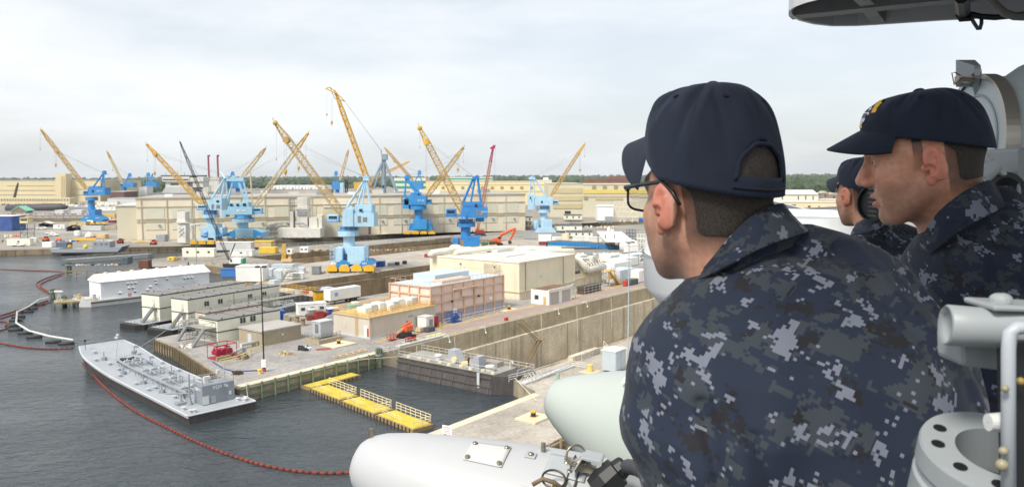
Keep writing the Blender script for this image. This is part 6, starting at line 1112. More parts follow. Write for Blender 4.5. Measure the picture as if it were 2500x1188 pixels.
# grey patrol ship at the far quay and another low barge
F = Flat(210, 623, 0); t = thing('patrol_craft', 'grey work vessel moored at the far quay with a plated deckhouse', 'ship', F.p)
mb = MB(); F.ex(mb, [(128, 619), (285, 616), (300, 601), (262, 605), (200, 608), (121, 608)], 7, 3.5); mb.build('hull', M((146, 152, 162), .55, .1, .2, .15), t); mb = MB(); F.ex(mb, [(128, 620), (284, 617), (286, 614.5), (127, 616.5)], 7.1, 3.5); mb.build('boot_top', DK, t)
mb = MB(); F.rect(mb, 226, 590, 268, 606, 5, 3.5); d_ = mb.build('deckhouse', HULLG, t); mb = MB(); F.rect(mb, 136, 592, 162, 604, 5, 3.5); mb.build('deck_store', M((92, 106, 120), .6, .1, .3), t)
for x in (232, 246, 258): mb = MB(); F.rect(mb, x, 594, x + 2, 597, .2, .9); mb.build('porthole', DK, d_)
for x, m_ in ((170, YB), (209, M((232, 196, 60), .6))): mb = MB(); mb.ball(F.at(x, 602, 2), 1.0, 10, 6); mb.build('buoy', m_, t)
F = Flat(200, 640, 0); t = thing('pontoon_barge', 'low grey lighter lying along the far pier', 'barge', F.p); mb = MB(); mb.prism([G(150, 644, 0) + Vector((0, 0, -.5)), G(362, 629, 0) + Vector((0, 0, -.5)), G(362, 629, 0) + Vector((0, 0, 1.6)), G(150, 644, 0) + Vector((0, 0, 1.6))], (0, 5, 0)); mb.build('hull', M((150, 152, 152), .7, .15, .2, .2), t); mb = MB(); rail(mb, [G(150, 644, 0) + Vector((0, .4, 1.6)), G(362, 629, 0) + Vector((0, .4, 1.6))], 1.2, .06, 2, 3); mb.build('railing', GREY, t)
F = Flat(255, 622, 0); t = thing('work_boat', 'small white and yellow work boat off the far quay', 'boat', F.p); mb = MB(); F.ex(mb, [(228, 622), (275, 621), (280, 617), (224, 618)], 3, 1.5); mb.build('hull', M((226, 216, 150), .6), t); mb = MB(); F.rect(mb, 236, 611, 251, 618, 2, 1.5); mb.build('wheelhouse', WPNT, t); mb = MB(); F.rect(mb, 239, 612, 247, 615, 2.1, 1.5); mb.build('window', WIN, t)
fender('row of pale timber piles along the far quay at left', [G(0, 610), G(118, 607)], M((150, 136, 108), .9, .3, .4), .9, 2.0, 3.4, -.4); fender('pale timber piles along the tip of the far pier', [G(150, 660), G(365, 652)], M((150, 136, 108), .9, .3, .4), .9, 2.0, 3.0, -.2); fender('dark timber piles under the far quay right of the grey vessel', [G(305, 603), G(440, 600)], M((110, 100, 84), .9, .3, .4), .9, 2.0, 4.0, -.4)
# ================================================================ THE THREE SAILORS
def smin(a, b, k): h = np.clip(.5 + .5 * (b - a) / k, 0, 1); return b * (1 - h) + a * h - k * h * (1 - h)
def smax(a, b, k): return -smin(-a, -b, k)
def ell(P, c, r, ry=0.0, rz=0.0):
 q = P - np.array(c, np.float32)
 if ry: x, z = q[..., 0] * math.cos(ry) - q[..., 2] * math.sin(ry), q[..., 0] * math.sin(ry) + q[..., 2] * math.cos(ry); q = np.stack([x, q[..., 1], z], -1)
 if rz: x, y = q[..., 0] * math.cos(rz) + q[..., 1] * math.sin(rz), -q[..., 0] * math.sin(rz) + q[..., 1] * math.cos(rz); q = np.stack([x, y, q[..., 2]], -1)
 r = np.array(r, np.float32); k0 = np.sqrt(((q / r) ** 2).sum(-1)); k1 = np.sqrt(((q / r ** 2) ** 2).sum(-1)) + 1e-9; return k0 * (k0 - 1) / k1
def cap_(P, a, b, ra, rb):
 a, b = np.array(a, np.float32), np.array(b, np.float32); d = b - a; t = np.clip(((P - a) @ d) / (d @ d), 0, 1); return np.sqrt(((P - a - t[..., None] * d) ** 2).sum(-1)) - (ra + (rb - ra) * t)
def surface_nets(f, org, h):
 s = f < 0; n = np.array(f.shape) - 1; cnt = np.zeros(n, np.float32); sm = np.zeros((*n, 3), np.float32); quads = []
 edges = []
 for ax in range(3):
  sl0 = [slice(None)] * 3; sl1 = [slice(None)] * 3; sl0[ax] = slice(None, -1); sl1[ax] = slice(1, None)
  f0, f1 = f[tuple(sl0)], f[tuple(sl1)]; idx = np.argwhere((f0 < 0) != (f1 < 0)); v0 = f0[tuple(idx.T)]; v1 = f1[tuple(idx.T)]
  p = idx.astype(np.float32); p[:, ax] += v0 / (v0 - v1); o = [a for a in range(3) if a != ax]; cells = []
  for da, db in ((0, 0), (-1, 0), (-1, -1), (0, -1)):
   c = idx.copy(); c[:, o[0]] += da; c[:, o[1]] += db; cells.append(c); ok = ((c >= 0) & (c < n)).all(1); np.add.at(cnt, tuple(c[ok].T), 1); np.add.at(sm, tuple(c[ok].T), p[ok])
  edges.append((cells, v0 < 0, ax))
 act = cnt > 0; ids = -np.ones(n, np.int64); ids[act] = np.arange(act.sum()); V_ = sm[act] / cnt[act][:, None]
 for cells, neg, ax in edges:
  ok = np.ones(len(neg), bool)
  for c in cells: ok &= ((c >= 0) & (c < n)).all(1)
  q = np.stack([ids[tuple(c[ok].T)] for c in cells], 1); fl = neg[ok] if ax != 1 else ~neg[ok]; q[~fl] = q[~fl][:, ::-1]; quads.append(q)
 return V_ * h + np.array(org, np.float32), np.concatenate(quads)
def head_field(P, neck, mouth_open=1.0):
 Y = np.abs(P[..., 1]); PM = np.stack([P[..., 0], Y, P[..., 2]], -1)
 f = ell(P, (-.010, 0, .045), (.097, .074, .084)); f = smin(f, ell(P, (.034, 0, .012), (.058, .062, .085)), .03); f = smin(f, ell(P, (.046, 0, -.030), (.046, .048, .052)), .025)
 f = smin(f, ell(PM, (.056, .043, -.010), (.030, .020, .022)), .02); f = smin(f, ell(P, (.042, 0, -.064), (.046, .046, .034)), .02); f = smin(f, ell(P, (.076, 0, -.086), (.018, .022, .018)), .018)
 f = smin(f, ell(PM, (.050, .034, -.042), (.032, .024, .034)), .02)
 f = smin(f, cap_(PM, (.002, .054, -.036), (.060, .026, -.086), .017, .014), .022); f = smin(f, cap_(PM, (.088, 0, .044), (.074, .046, .040), .013, .011), .016)
 f = smax(f, -ell(PM, (.103, .033, .022), (.019, .021, .013)), .012)
 f = smin(f, cap_(P, (.090, 0, .036), (.1145, 0, -.010), .0075, .0118), .010); f = smin(f, ell(PM, (.103, .0125, -.0165), (.012, .0085, .0085)), .007); f = smax(f, -ell(PM, (.109, .0075, -.0265), (.008, .0042, .005)), .003)
 f = smin(f, cap_(PM, (.0990, 0, -.0430), (.088, .023, -.0475), .0056, .0035), .007); f = smin(f, cap_(PM, (.0965, 0, -.0605), (.086, .021, -.0560), .0066, .004), .007)
 f = smax(f, -ell(P, (.108, 0, -.0515), (.020, .021, .0013 + .0022 * mouth_open)), .002); f = smax(f, -ell(P, (.106, 0, -.0735), (.010, .022, .006)), .008)
 f = smin(f, np.maximum(np.maximum(ell(PM, (.0775, .033, .0235), (.0152, .0152, .0150)), -ell(PM, (.0925, .034, .0225), (.012, .0135, .0052))), -1.0), .004)
 f = smin(f, cap_(P, (-.028, 0, -.030), neck, .058, .064), .03)
 e = ell(PM, (-.013, .0835, .003), (.0195, .0085, .0335), R(14), R(22)); e = smax(e, -ell(PM, (-.010, .0945, .012), (.0125, .0075, .0165), R(14), R(22)), .003); e = smax(e, -ell(PM, (-.004, .0935, -.007), (.0095, .009, .0115)), .003)
 e = smin(e, ell(PM, (-.003, .0815, -.027), (.0085, .006, .0105)), .006); e = smin(e, ell(PM, (.006, .0815, -.004), (.0055, .005, .0075)), .004); e = smin(e, cap_(PM, (-.016, .0875, -.012), (-.018, .0885, .014), .0028, .0026), .003)
 return smin(f, e, .006)
def skin_mat():
 m = bpy.data.materials.new('skin'); m.use_nodes = True; nt = m.node_tree; N = nt.nodes; L = nt.links; b = N['Principled BSDF']; b.inputs['Roughness'].default_value = .5
 b.inputs['Subsurface Weight'].default_value = .12; b.inputs['Subsurface Radius'].default_value = (.012, .005, .003); b.inputs['Subsurface Scale'].default_value = .6
 at = N.new('ShaderNodeAttribute'); at.attribute_name = 'tint'; tc = N.new('ShaderNodeTexCoord'); nz = N.new('ShaderNodeTexNoise'); nz.inputs['Scale'].default_value = 95; nz.inputs['Detail'].default_value = 5; n2 = N.new('ShaderNodeTexNoise'); n2.inputs['Scale'].default_value = 900
 L.new(tc.outputs['Object'], nz.inputs['Vector']); L.new(tc.outputs['Object'], n2.inputs['Vector']); mr = N.new('ShaderNodeMapRange'); mr.inputs[1].default_value = .3; mr.inputs[2].default_value = .7; mr.inputs[3].default_value = .85; mr.inputs[4].default_value = 1.1; L.new(nz.outputs['Fac'], mr.inputs[0])
 s = N.new('ShaderNodeVectorMath'); s.operation = 'SCALE'; L.new(at.outputs['Color'], s.inputs[0]); L.new(mr.outputs[0], s.inputs['Scale']); L.new(s.outputs[0], b.inputs['Base Color'])
 bp = N.new('ShaderNodeBump'); bp.inputs['Strength'].default_value = .35; bp.inputs['Distance'].default_value = .001; L.new(n2.outputs['Fac'], bp.inputs['Height']); L.new(bp.outputs[0], b.inputs['Normal'])
 return m
SKIN = skin_mat()
def hair_mat():
 m = bpy.data.materials.new('hair'); m.use_nodes = True; nt = m.node_tree; N = nt.nodes; L = nt.links; b = N['Principled BSDF']; b.inputs['Roughness'].default_value = .7
 tc = N.new('ShaderNodeTexCoord'); mp = N.new('ShaderNodeMapping'); mp.inputs['Scale'].default_value = (900, 900, 260); n = N.new('ShaderNodeTexNoise'); n.inputs['Scale'].default_value = 1; n.inputs['Detail'].default_value = 3; L.new(tc.outputs['Object'], mp.inputs[0]); L.new(mp.outputs[0], n.inputs['Vector'])
 r = N.new('ShaderNodeValToRGB'); r.color_ramp.elements[0].position = .35; r.color_ramp.elements[1].position = .7; r.color_ramp.elements[0].color = (.012, .009, .007, 1); r.color_ramp.elements[1].color = (.060, .044, .032, 1); L.new(n.outputs['Fac'], r.inputs[0]); L.new(r.outputs[0], b.inputs['Base Color'])
 bp = N.new('ShaderNodeBump'); bp.inputs['Strength'].default_value = .6; bp.inputs['Distance'].default_value = .002; L.new(n.outputs['Fac'], bp.inputs['Height']); L.new(bp.outputs[0], b.inputs['Normal']); return m
HAIR = hair_mat()
def cloth_mat(rgb, sc=1500, name='cap_fabric'):
 m = bpy.data.materials.new(name); m.use_nodes = True; nt = m.node_tree; N = nt.nodes; L = nt.links; b = N['Principled BSDF']; b.inputs['Roughness'].default_value = .85; b.inputs['Sheen Weight'].default_value = .1; b.inputs['Sheen Roughness'].default_value = .5; b.inputs['Sheen Tint'].default_value = (.5, .6, .8, 1)
 tc = N.new('ShaderNodeTexCoord'); n = N.new('ShaderNodeTexNoise'); n.inputs['Scale'].default_value = 26; n.inputs['Detail'].default_value = 6; w_ = N.new('ShaderNodeTexNoise'); w_.inputs['Scale'].default_value = sc; L.new(tc.outputs['Object'], n.inputs['Vector']); L.new(tc.outputs['Object'], w_.inputs['Vector'])
 mr = N.new('ShaderNodeMapRange'); mr.inputs[1].default_value = .3; mr.inputs[2].default_value = .7; mr.inputs[3].default_value = .75; mr.inputs[4].default_value = 1.25; L.new(n.outputs['Fac'], mr.inputs[0]); s = N.new('ShaderNodeVectorMath'); s.operation = 'SCALE'; s.inputs[0].default_value = lin(rgb); L.new(mr.outputs[0], s.inputs['Scale']); L.new(s.outputs[0], b.inputs['Base Color'])
 a = N.new('ShaderNodeMath'); a.operation = 'MULTIPLY_ADD'; a.inputs[1].default_value = 3.0; L.new(n.outputs['Fac'], a.inputs[0]); L.new(w_.outputs['Fac'], a.inputs[2]); bp = N.new('ShaderNodeBump'); bp.inputs['Strength'].default_value = .35; bp.inputs['Distance'].default_value = .0015; L.new(a.outputs[0], bp.inputs['Height']); L.new(bp.outputs[0], b.inputs['Normal']); return m
CAPF = cloth_mat((16, 26, 45)); CAPD = cloth_mat((9, 12, 20))
def camo_mat():
 m = bpy.data.materials.new('digital_camouflage'); m.use_nodes = True; nt = m.node_tree; N = nt.nodes; L = nt.links; b = N['Principled BSDF']; b.inputs['Roughness'].default_value = .85; b.inputs['Sheen Weight'].default_value = .05
 at = N.new('ShaderNodeAttribute'); at.attribute_name = 'cloth_uv'
 def snap(px_, off):
  a = N.new('ShaderNodeVectorMath'); a.operation = 'ADD'; a.inputs[1].default_value = off; L.new(at.outputs['Vector'], a.inputs[0]); s = N.new('ShaderNodeVectorMath'); s.operation = 'SNAP'; s.inputs[1].default_value = (px_, px_, 10); L.new(a.outputs[0], s.inputs[0]); return s.outputs[0]
 def noise(v, sc_, det, rough, lo, hi, dist=0.0):
  n = N.new('ShaderNodeTexNoise'); n.inputs['Scale'].default_value = sc_; n.inputs['Detail'].default_value = det; n.inputs['Roughness'].default_value = rough; n.inputs['Distortion'].default_value = dist; L.new(v, n.inputs['Vector'])
  r = N.new('ShaderNodeMapRange'); r.inputs[1].default_value = lo; r.inputs[2].default_value = hi; L.new(n.outputs['Fac'], r.inputs[0]); return r.outputs[0]
 col = None
 def over(base, fac, rgb):
  x = N.new('ShaderNodeMix'); x.data_type = 'RGBA'; L.new(fac, x.inputs[0]); x.inputs[7].default_value = (*lin(rgb), 1)
  if isinstance(base, tuple): x.inputs[6].default_value = (*lin(base), 1)
  else: L.new(base, x.inputs[6])
  return x.outputs[2]
 col = over((18, 30, 50), noise(snap(.0042, (1.3, .2, 0)), 18, 4, .68, .530, .532), (45, 53, 60))
 col = over(col, noise(snap(.0042, (4.1, 7.7, 0)), 22, 4, .72, .585, .587), (18, 18, 26))
 col = over(col, noise(snap(.0042, (9.4, 3.3, 0)), 17, 5, .75, .574, .576, .3), (106, 111, 124))
 n = N.new('ShaderNodeTexNoise'); n.inputs['Scale'].default_value = 1400; tc = N.new('ShaderNodeTexCoord'); L.new(tc.outputs['Object'], n.inputs['Vector']); bp = N.new('ShaderNodeBump'); bp.inputs['Strength'].default_value = .3; bp.inputs['Distance'].default_value = .001; L.new(n.outputs['Fac'], bp.inputs['Height'])
 L.new(col, b.inputs['Base Color']); L.new(bp.outputs[0], b.inputs['Normal']); return m
CAMO = camo_mat()
def sstep(a, b, x): t = np.clip((x - a) / (b - a), 0, 1); return t * t * (3 - 2 * t)
def np_obj(name, V_, Fc, mat, parent, smooth=True, attrs=(), loc=None):
 me = bpy.data.meshes.new(name); me.from_pydata(np.asarray(V_).tolist(), [], [tuple(int(i) for i in f) for f in Fc]); me.materials.append(mat)
 if smooth: me.polygons.foreach_set('use_smooth', [True] * len(me.polygons))
 for nm, ty, arr in attrs: a = me.attributes.new(nm, ty, 'POINT'); a.data.foreach_set('color' if ty == 'FLOAT_COLOR' else 'vector', np.asarray(arr, np.float32).ravel())
 bm = bmesh.new(); bm.from_mesh(me); bmesh.ops.recalc_face_normals(bm, faces=bm.faces); bm.to_mesh(me); bm.free(); o = bpy.data.objects.new(name, me); C.objects.link(o); o.parent = parent; return o
def sailor(label, origin, yaw, pitch, roll, neck, scale=1.0, cap_h=.12, skin=(196, 146, 122), opening=False, emblem=False, mouth=1.0, cap_dz=0.0, kf=.33, kb=.33, pk=3.5, sl=.30, pl=.066):
 """head in its own frame (x forward, y left, z up), root Empty at the head"""
 t = thing('person', label, 'person', origin, 'sailors in navy caps and blue digital camouflage', local=True)
 t.rotation_euler = (0, 0, 0)
 f = Vector((-math.sin(yaw) * math.cos(pitch), math.cos(yaw) * math.cos(pitch), math.sin(pitch))); l = Vector((-math.cos(yaw), -math.sin(yaw), 0)); u = f.cross(l); l2 = l * math.cos(roll) + u * math.sin(roll); u2 = f.cross(l2)
 Rm = np.array([[f.x, l2.x, u2.x], [f.y, l2.y, u2.y], [f.z, l2.z, u2.z]]) * scale
 h = .0021; lo = np.array([-.125, -.105, -.235]); hi = np.array([.135, .105, .145]); nn = np.ceil((hi - lo) / h).astype(int)
 g = np.stack(np.meshgrid(*[lo[i] + h * np.arange(nn[i]) for i in range(3)], indexing='ij'), -1).astype(np.float32); fld = head_field(g, neck, mouth).astype(np.float32)
 fld[:, :, :2] = np.maximum(fld[:, :, :2], .001)
 V_, Fq = surface_nets(fld, lo, h); x, y, z = V_.T; ya = np.abs(y)
 base = np.array(lin(skin)); col = np.tile(base, (len(V_), 1))
 def mixc(w_, rgb):
  nonlocal col
  col = col * (1 - w_[:, None]) + np.array(lin(rgb)) * w_[:, None]
 ear = sstep(.079, .087, ya) * sstep(-.045, -.035, z) * sstep(.02, .01, x); mixc(ear * .55, (206, 112, 96)); mixc(sstep(.02, .0, np.hypot(x - .11, z + .012)) * .3, (206, 120, 100)); mixc(sstep(.02, .008, np.hypot(z + .008, ya - .045)) * sstep(.05, .07, x) * .3, (208, 124, 104))
 lip = sstep(.0055, .003, np.abs(z + .0445 + ya * .16)) + sstep(.0075, .005, np.abs(z + .0605 - ya * .14)); mixc(np.clip(lip, 0, 1) * sstep(.083, .088, x) * sstep(.026, .022, ya) * .7, (178, 98, 90))
 stub = sstep(-.012, -.04, z) * sstep(-.02, .03, x) * sstep(-.115, -.1, z) * (1 - np.clip(lip, 0, 1) * sstep(.08, .085, x)); mixc(stub * .42, (120, 98, 88)); brow = sstep(.0065, .003, np.abs(z - .047 + np.maximum(ya - .03, 0) * .35)) * sstep(.012, .016, ya) * sstep(.056, .05, ya) * sstep(.06, .07, x); mixc(brow * .85, (52, 38, 30))
 # cropped hair, fading out towards the nape and temples
 line = np.where(x < -.02, -.075 + .0 * x, np.where(x < .02, -.006, .022 + (x - .02) * .5)); line = np.where((x > -.03) & (x < .004), np.maximum(line, .03), line); hm = sstep(0, .045, z - line) * sstep(.082, .066, x) * (1 - ear) * (ya < .083); hm = hm * (.5 + .25 * sstep(.01, .05, z) + .3 * sstep(-.012, -.062, x))
 mixc(np.clip(hm * 1.1, 0, .93), (44, 34, 28))
 W_ = V_ @ Rm.T; body = np_obj('body', W_, Fq, SKIN, t, True, [('tint', 'FLOAT_COLOR', np.c_[col, np.ones(len(col))])])
 sel = (hm > .74) & (z < .16); fs = Fq[sel[Fq].all(1)]; ids = np.unique(fs); mp_ = -np.ones(len(V_), int); mp_[ids] = np.arange(len(ids)); c0 = np.array([-.01, 0, .03]); nrm = V_[ids] - c0; nrm /= np.linalg.norm(nrm, axis=1)[:, None]
 np_obj('hair', (V_[ids] + nrm * (.0012 + .0016 * np.clip(hm[ids] - .74, 0, 1)[:, None] / .26)) @ Rm.T, mp_[fs], HAIR, t)
 def loc_mb(name, mb, mat, parent=t, smooth=True):
  vv = np.array(mb.v) @ Rm.T; me = bpy.data.meshes.new(name); me.from_pydata(vv.tolist(), [], mb.f)
  for m_ in (mat if isinstance(mat, list) else [mat]): me.materials.append(m_)
  if any(mb.mi): me.polygons.foreach_set('material_index', mb.mi)
  if smooth: me.polygons.foreach_set('use_smooth', [True] * len(me.polygons))
  bm = bmesh.new(); bm.from_mesh(me); bmesh.ops.recalc_face_normals(bm, faces=bm.faces); bm.to_mesh(me); bm.free(); o = bpy.data.objects.new(name, me); C.objects.link(o); o.parent = parent; return o
 for s in (1, -1):
  mb = MB(); mb.lathe((.0775, s * .033, .0235), (1, s * .12, -.03), [(-.0128, .0005), (-.009, .009), (0, .0128), (.009, .009), (.0112, .0062)], 14); mb.m(1).lathe((.0775, s * .033, .0235), (1, s * .12, -.03), [(.0112, .0062), (.0126, .0030)], 14); mb.m(2).lathe((.0775, s * .033, .0235), (1, s * .12, -.03), [(.0126, .0030), (.0129, .0002)], 14); loc_mb('eye', mb, [M((214, 206, 198), .2, .02), M((92, 62, 40), .2, .02), M((12, 12, 12), .1, .02)])
 # cap: crown of six panels, stiff peak, button, band
 zb = lambda x: .040 + cap_dz + np.where(np.asarray(x) > 0, kf, kb) * x
 nT, nS = 144, 44; th = np.arange(nT) * 2 * np.pi / nT; S_ = np.linspace(0, 1, nS); T, SS = np.meshgrid(th, S_, indexing='ij')
 hl, hw_ = .1095, .0875; rho = np.cos(SS * np.pi / 2) ** .62; front = np.clip(np.cos(T), 0, 1) ** 1.5; rho *= (1 - .10 * front * np.sin(SS * np.pi / 2) ** 1.2); zz = cap_h * np.sin(SS * np.pi / 2) ** .92
 rho *= 1 + .022 * np.sin(SS * np.pi) ** 1
 cx = -.006 + hl * rho * np.cos(T); cy = hw_ * rho * np.sin(T); cz = zb(cx) * (1 - SS) + zb(-.006) * SS + zz
 seam = sum(np.exp(-((np.angle(np.exp(1j * (T - a)))) / .022) ** 2) for a in np.arange(6) * np.pi / 3)
 rs_ = np.random.default_rng(int(abs(origin.x) * 1000)); wr = sum(a * np.sin(k * T + p + q * SS * 3) for k, a, p, q in ((5, .0010, 1, 2), (9, .0009, 4, -3), (13, .0007, 2, 4), (7, .0010, 5, 1))) * np.sin(np.pi * np.clip(SS * 1.1, 0, 1))
 fold = sum(a * np.exp(-((np.angle(np.exp(1j * (T - t0 - sl * (SS - .4)))) / .07) ** 2)) * np.exp(-((SS - s0) / .25) ** 2) for a, t0, sl, s0 in ((-.0045, 1.9, .5, .5), (.003, 2.15, .5, .5), (-.004, 2.5, -.4, .45), (.0025, 1.4, .6, .5), (-.003, 1.15, .3, .6), (-.0035, 3.6, .4, .5)))
 dr = wr + fold - .0012 * seam * (SS < .97); dirx, diry = np.cos(T), np.sin(T); cx = cx + dr * dirx; cy = cy + dr * diry; cz = cz + dr * SS
 CV = np.stack([cx, cy, cz], -1).reshape(-1, 3); keep = np.ones((nT, nS), bool); arc = np.angle(np.exp(1j * (T - np.pi))) * .1; hz = cz - zb(cx)
 def is_open(a_, z_): return ((a_ / .046) ** 2 + ((z_ - .020) / .050) ** 2 < 1) & (z_ > .020)
 CF = []
 for i in range(nT):
  for j in range(nS - 1):
   i2 = (i + 1) % nT
   if opening and is_open(arc[i, j], hz[i, j]) and is_open(arc[i2, j], hz[i2, j]): continue
   CF.append((i * nS + j, i2 * nS + j, i2 * nS + j + 1, i * nS + j + 1))
 cap = np_obj('cap', CV @ Rm.T, CF, CAPF, t); md = cap.modifiers.new('thick', 'SOLIDIFY'); md.thickness = .0022; md.offset = -1
 if opening:
  mb = MB(); a = np.linspace(0, np.pi, 24); pts = []
  for q in a:
   aa, z_ = .046 * math.cos(q), .020 + .050 * math.sin(q); tt = np.pi + aa / .1; j = int(np.argmin(np.abs(hz[int(round(tt / (2 * np.pi) * nT)) % nT] - z_))); i = int(round(tt / (2 * np.pi) * nT)) % nT; pts.append(Vector(CV[i * nS + j]))
  sm_ = [pts[0]] + [(pts[i - 1] + pts[i] * 2 + pts[i + 1]) / 4 for i in range(1, len(pts) - 1)] + [pts[-1]]; mb.tube(sm_, .003, 6); loc_mb('opening_binding', mb, CAPF, cap)
  mb = MB(); mb.tube([Vector(CV[i * nS + 0]) * 1.0 + Vector((-.002, 0, .010)) for i in range(int(nT * .42), int(nT * .585))], .0016, 6); loc_mb('strap_seam', mb, CAPD, cap)
  mb = MB(); vs = []
  for i in range(int(nT * .42), int(nT * .585)):
   for k in range(9): v_ = CV[i * nS + int(k * nS * .075)]; vs.append(((v_[0] + .006) * .95 - .006, v_[1] * .95, v_[2]))
  n_ = int(nT * .585) - int(nT * .42); mb.add(vs, [(i * 9 + k, i * 9 + k + 1, i * 9 + 10 + k, i * 9 + 9 + k) for i in range(n_ - 1) for k in range(8)]); loc_mb('hair', mb, HAIR, t)
 mb = MB(); mb.lathe((-.006, 0, zb(-.006) + cap_h - .001), (0, 0, 1), [(0, .0105), (.003, .0095), (.0055, .005), (.006, .0003)], 12); loc_mb('button', mb, CAPF, cap)
 for k in range(6):
  a = (k + .5) * np.pi / 3; i = int(round(a / (2 * np.pi) * nT)); j = int(nS * .62); p_ = Vector(CV[i * nS + j]); nr = (p_ - Vector((-.006, 0, .03))).normalized(); mb = MB(); r1 = nr.orthogonal().normalized(); r2 = nr.cross(r1); mb.tube([p_ + nr * .0008 + (r1 * math.cos(q * math.tau / 10) + r2 * math.sin(q * math.tau / 10)) * .0034 for q in range(10)], .0011, 5, closed=True); loc_mb('eyelet', mb, CAPD, cap)
 vs = []; fs = []; nb, nr_ = 41, 12                                  # peak
 for k in range(2):
  for i in range(nb):
   a = R(-64) + R(128) * i / (nb - 1)
   for j in range(nr_):
    q = j / (nr_ - 1); ext = pl * max(0, math.cos(a * 1.36)) ** .55; x0, y0 = -.006 + hl * math.cos(a) * .985, hw_ * math.sin(a) * .985; X_ = x0 + ext * q; Y_ = y0 * (1 + .04 * q); Z_ = zb(x0) + .003 - pk * Y_ ** 2 * q - sl * ext * q - .004 * q + .0035 - k * .0034; vs.append((X_, Y_, Z_))
 o_ = nb * nr_
 for i in range(nb - 1):
  for j in range(nr_ - 1): a = i * nr_ + j; fs += [(a, a + 1, a + nr_ + 1, a + nr_), (o_ + a, o_ + a + nr_, o_ + a + nr_ + 1, o_ + a + 1)]
  fs.append((i * nr_ + nr_ - 1, o_ + i * nr_ + nr_ - 1, o_ + (i + 1) * nr_ + nr_ - 1, (i + 1) * nr_ + nr_ - 1))
 mb = MB(); mb.add(vs, fs); loc_mb('peak', mb, CAPF, cap)
 if emblem:                                                          # embroidered gold and white crest, wrapped on the front panels
  def patch(nm, cells, mat):
   mb = MB(); n_ = 6
   for (a0, a1, s0, s1) in cells:
    vs = []
    for i in range(n_ + 1):
     for j in range(n_ + 1):
      a_ = a0 + (a1 - a0) * i / n_; s_ = s0 + (s1 - s0) * j / n_; fi = (a_ / (2 * np.pi) * nT) % nT; i0 = int(fi); w1 = fi - i0; fj = s_ * (nS - 1); j0 = min(int(fj), nS - 2); w2 = fj - j0
      v_ = (CV[(i0 % nT) * nS + j0] * (1 - w1) * (1 - w2) + CV[((i0 + 1) % nT) * nS + j0] * w1 * (1 - w2) + CV[(i0 % nT) * nS + j0 + 1] * (1 - w1) * w2 + CV[((i0 + 1) % nT) * nS + j0 + 1] * w1 * w2); nr2 = v_ - np.array([-.01, 0, .03]); vs.append(v_ + nr2 / np.linalg.norm(nr2) * .0016)
    mb.add(vs, [(i * (n_ + 1) + j, (i + 1) * (n_ + 1) + j, (i + 1) * (n_ + 1) + j + 1, i * (n_ + 1) + j + 1) for i in range(n_) for j in range(n_)])
   loc_mb(nm, mb, mat, cap, False)
  gold = M((240, 186, 20), .6, .08, 60); white = M((222, 224, 232), .7, .08, 60); gl = M((96, 108, 104), .7, .1, 60)
  patch('gold_arc', [(.50, .66, .40, .50), (.47, .63, .49, .58), (.42, .57, .57, .65), (.54, .70, .34, .41)], gold); patch('gold_lettering', [(.22, .34, .075, .12), (.06, .18, .075, .12)], gold); patch('white_figure', [(.30, .44, .42, .45), (.34, .38, .38, .49), (.26, .36, .47, .495), (.40, .46, .40, .415)], white); patch('white_ship', [(.16, .40, .17, .24), (.10, .34, .13, .17), (.20, .44, .33, .36), (.40, .46, .30, .335)], white); patch('grey_ship', [(.20, .38, .245, .325)], gl)
 return t, Rm, loc_mb
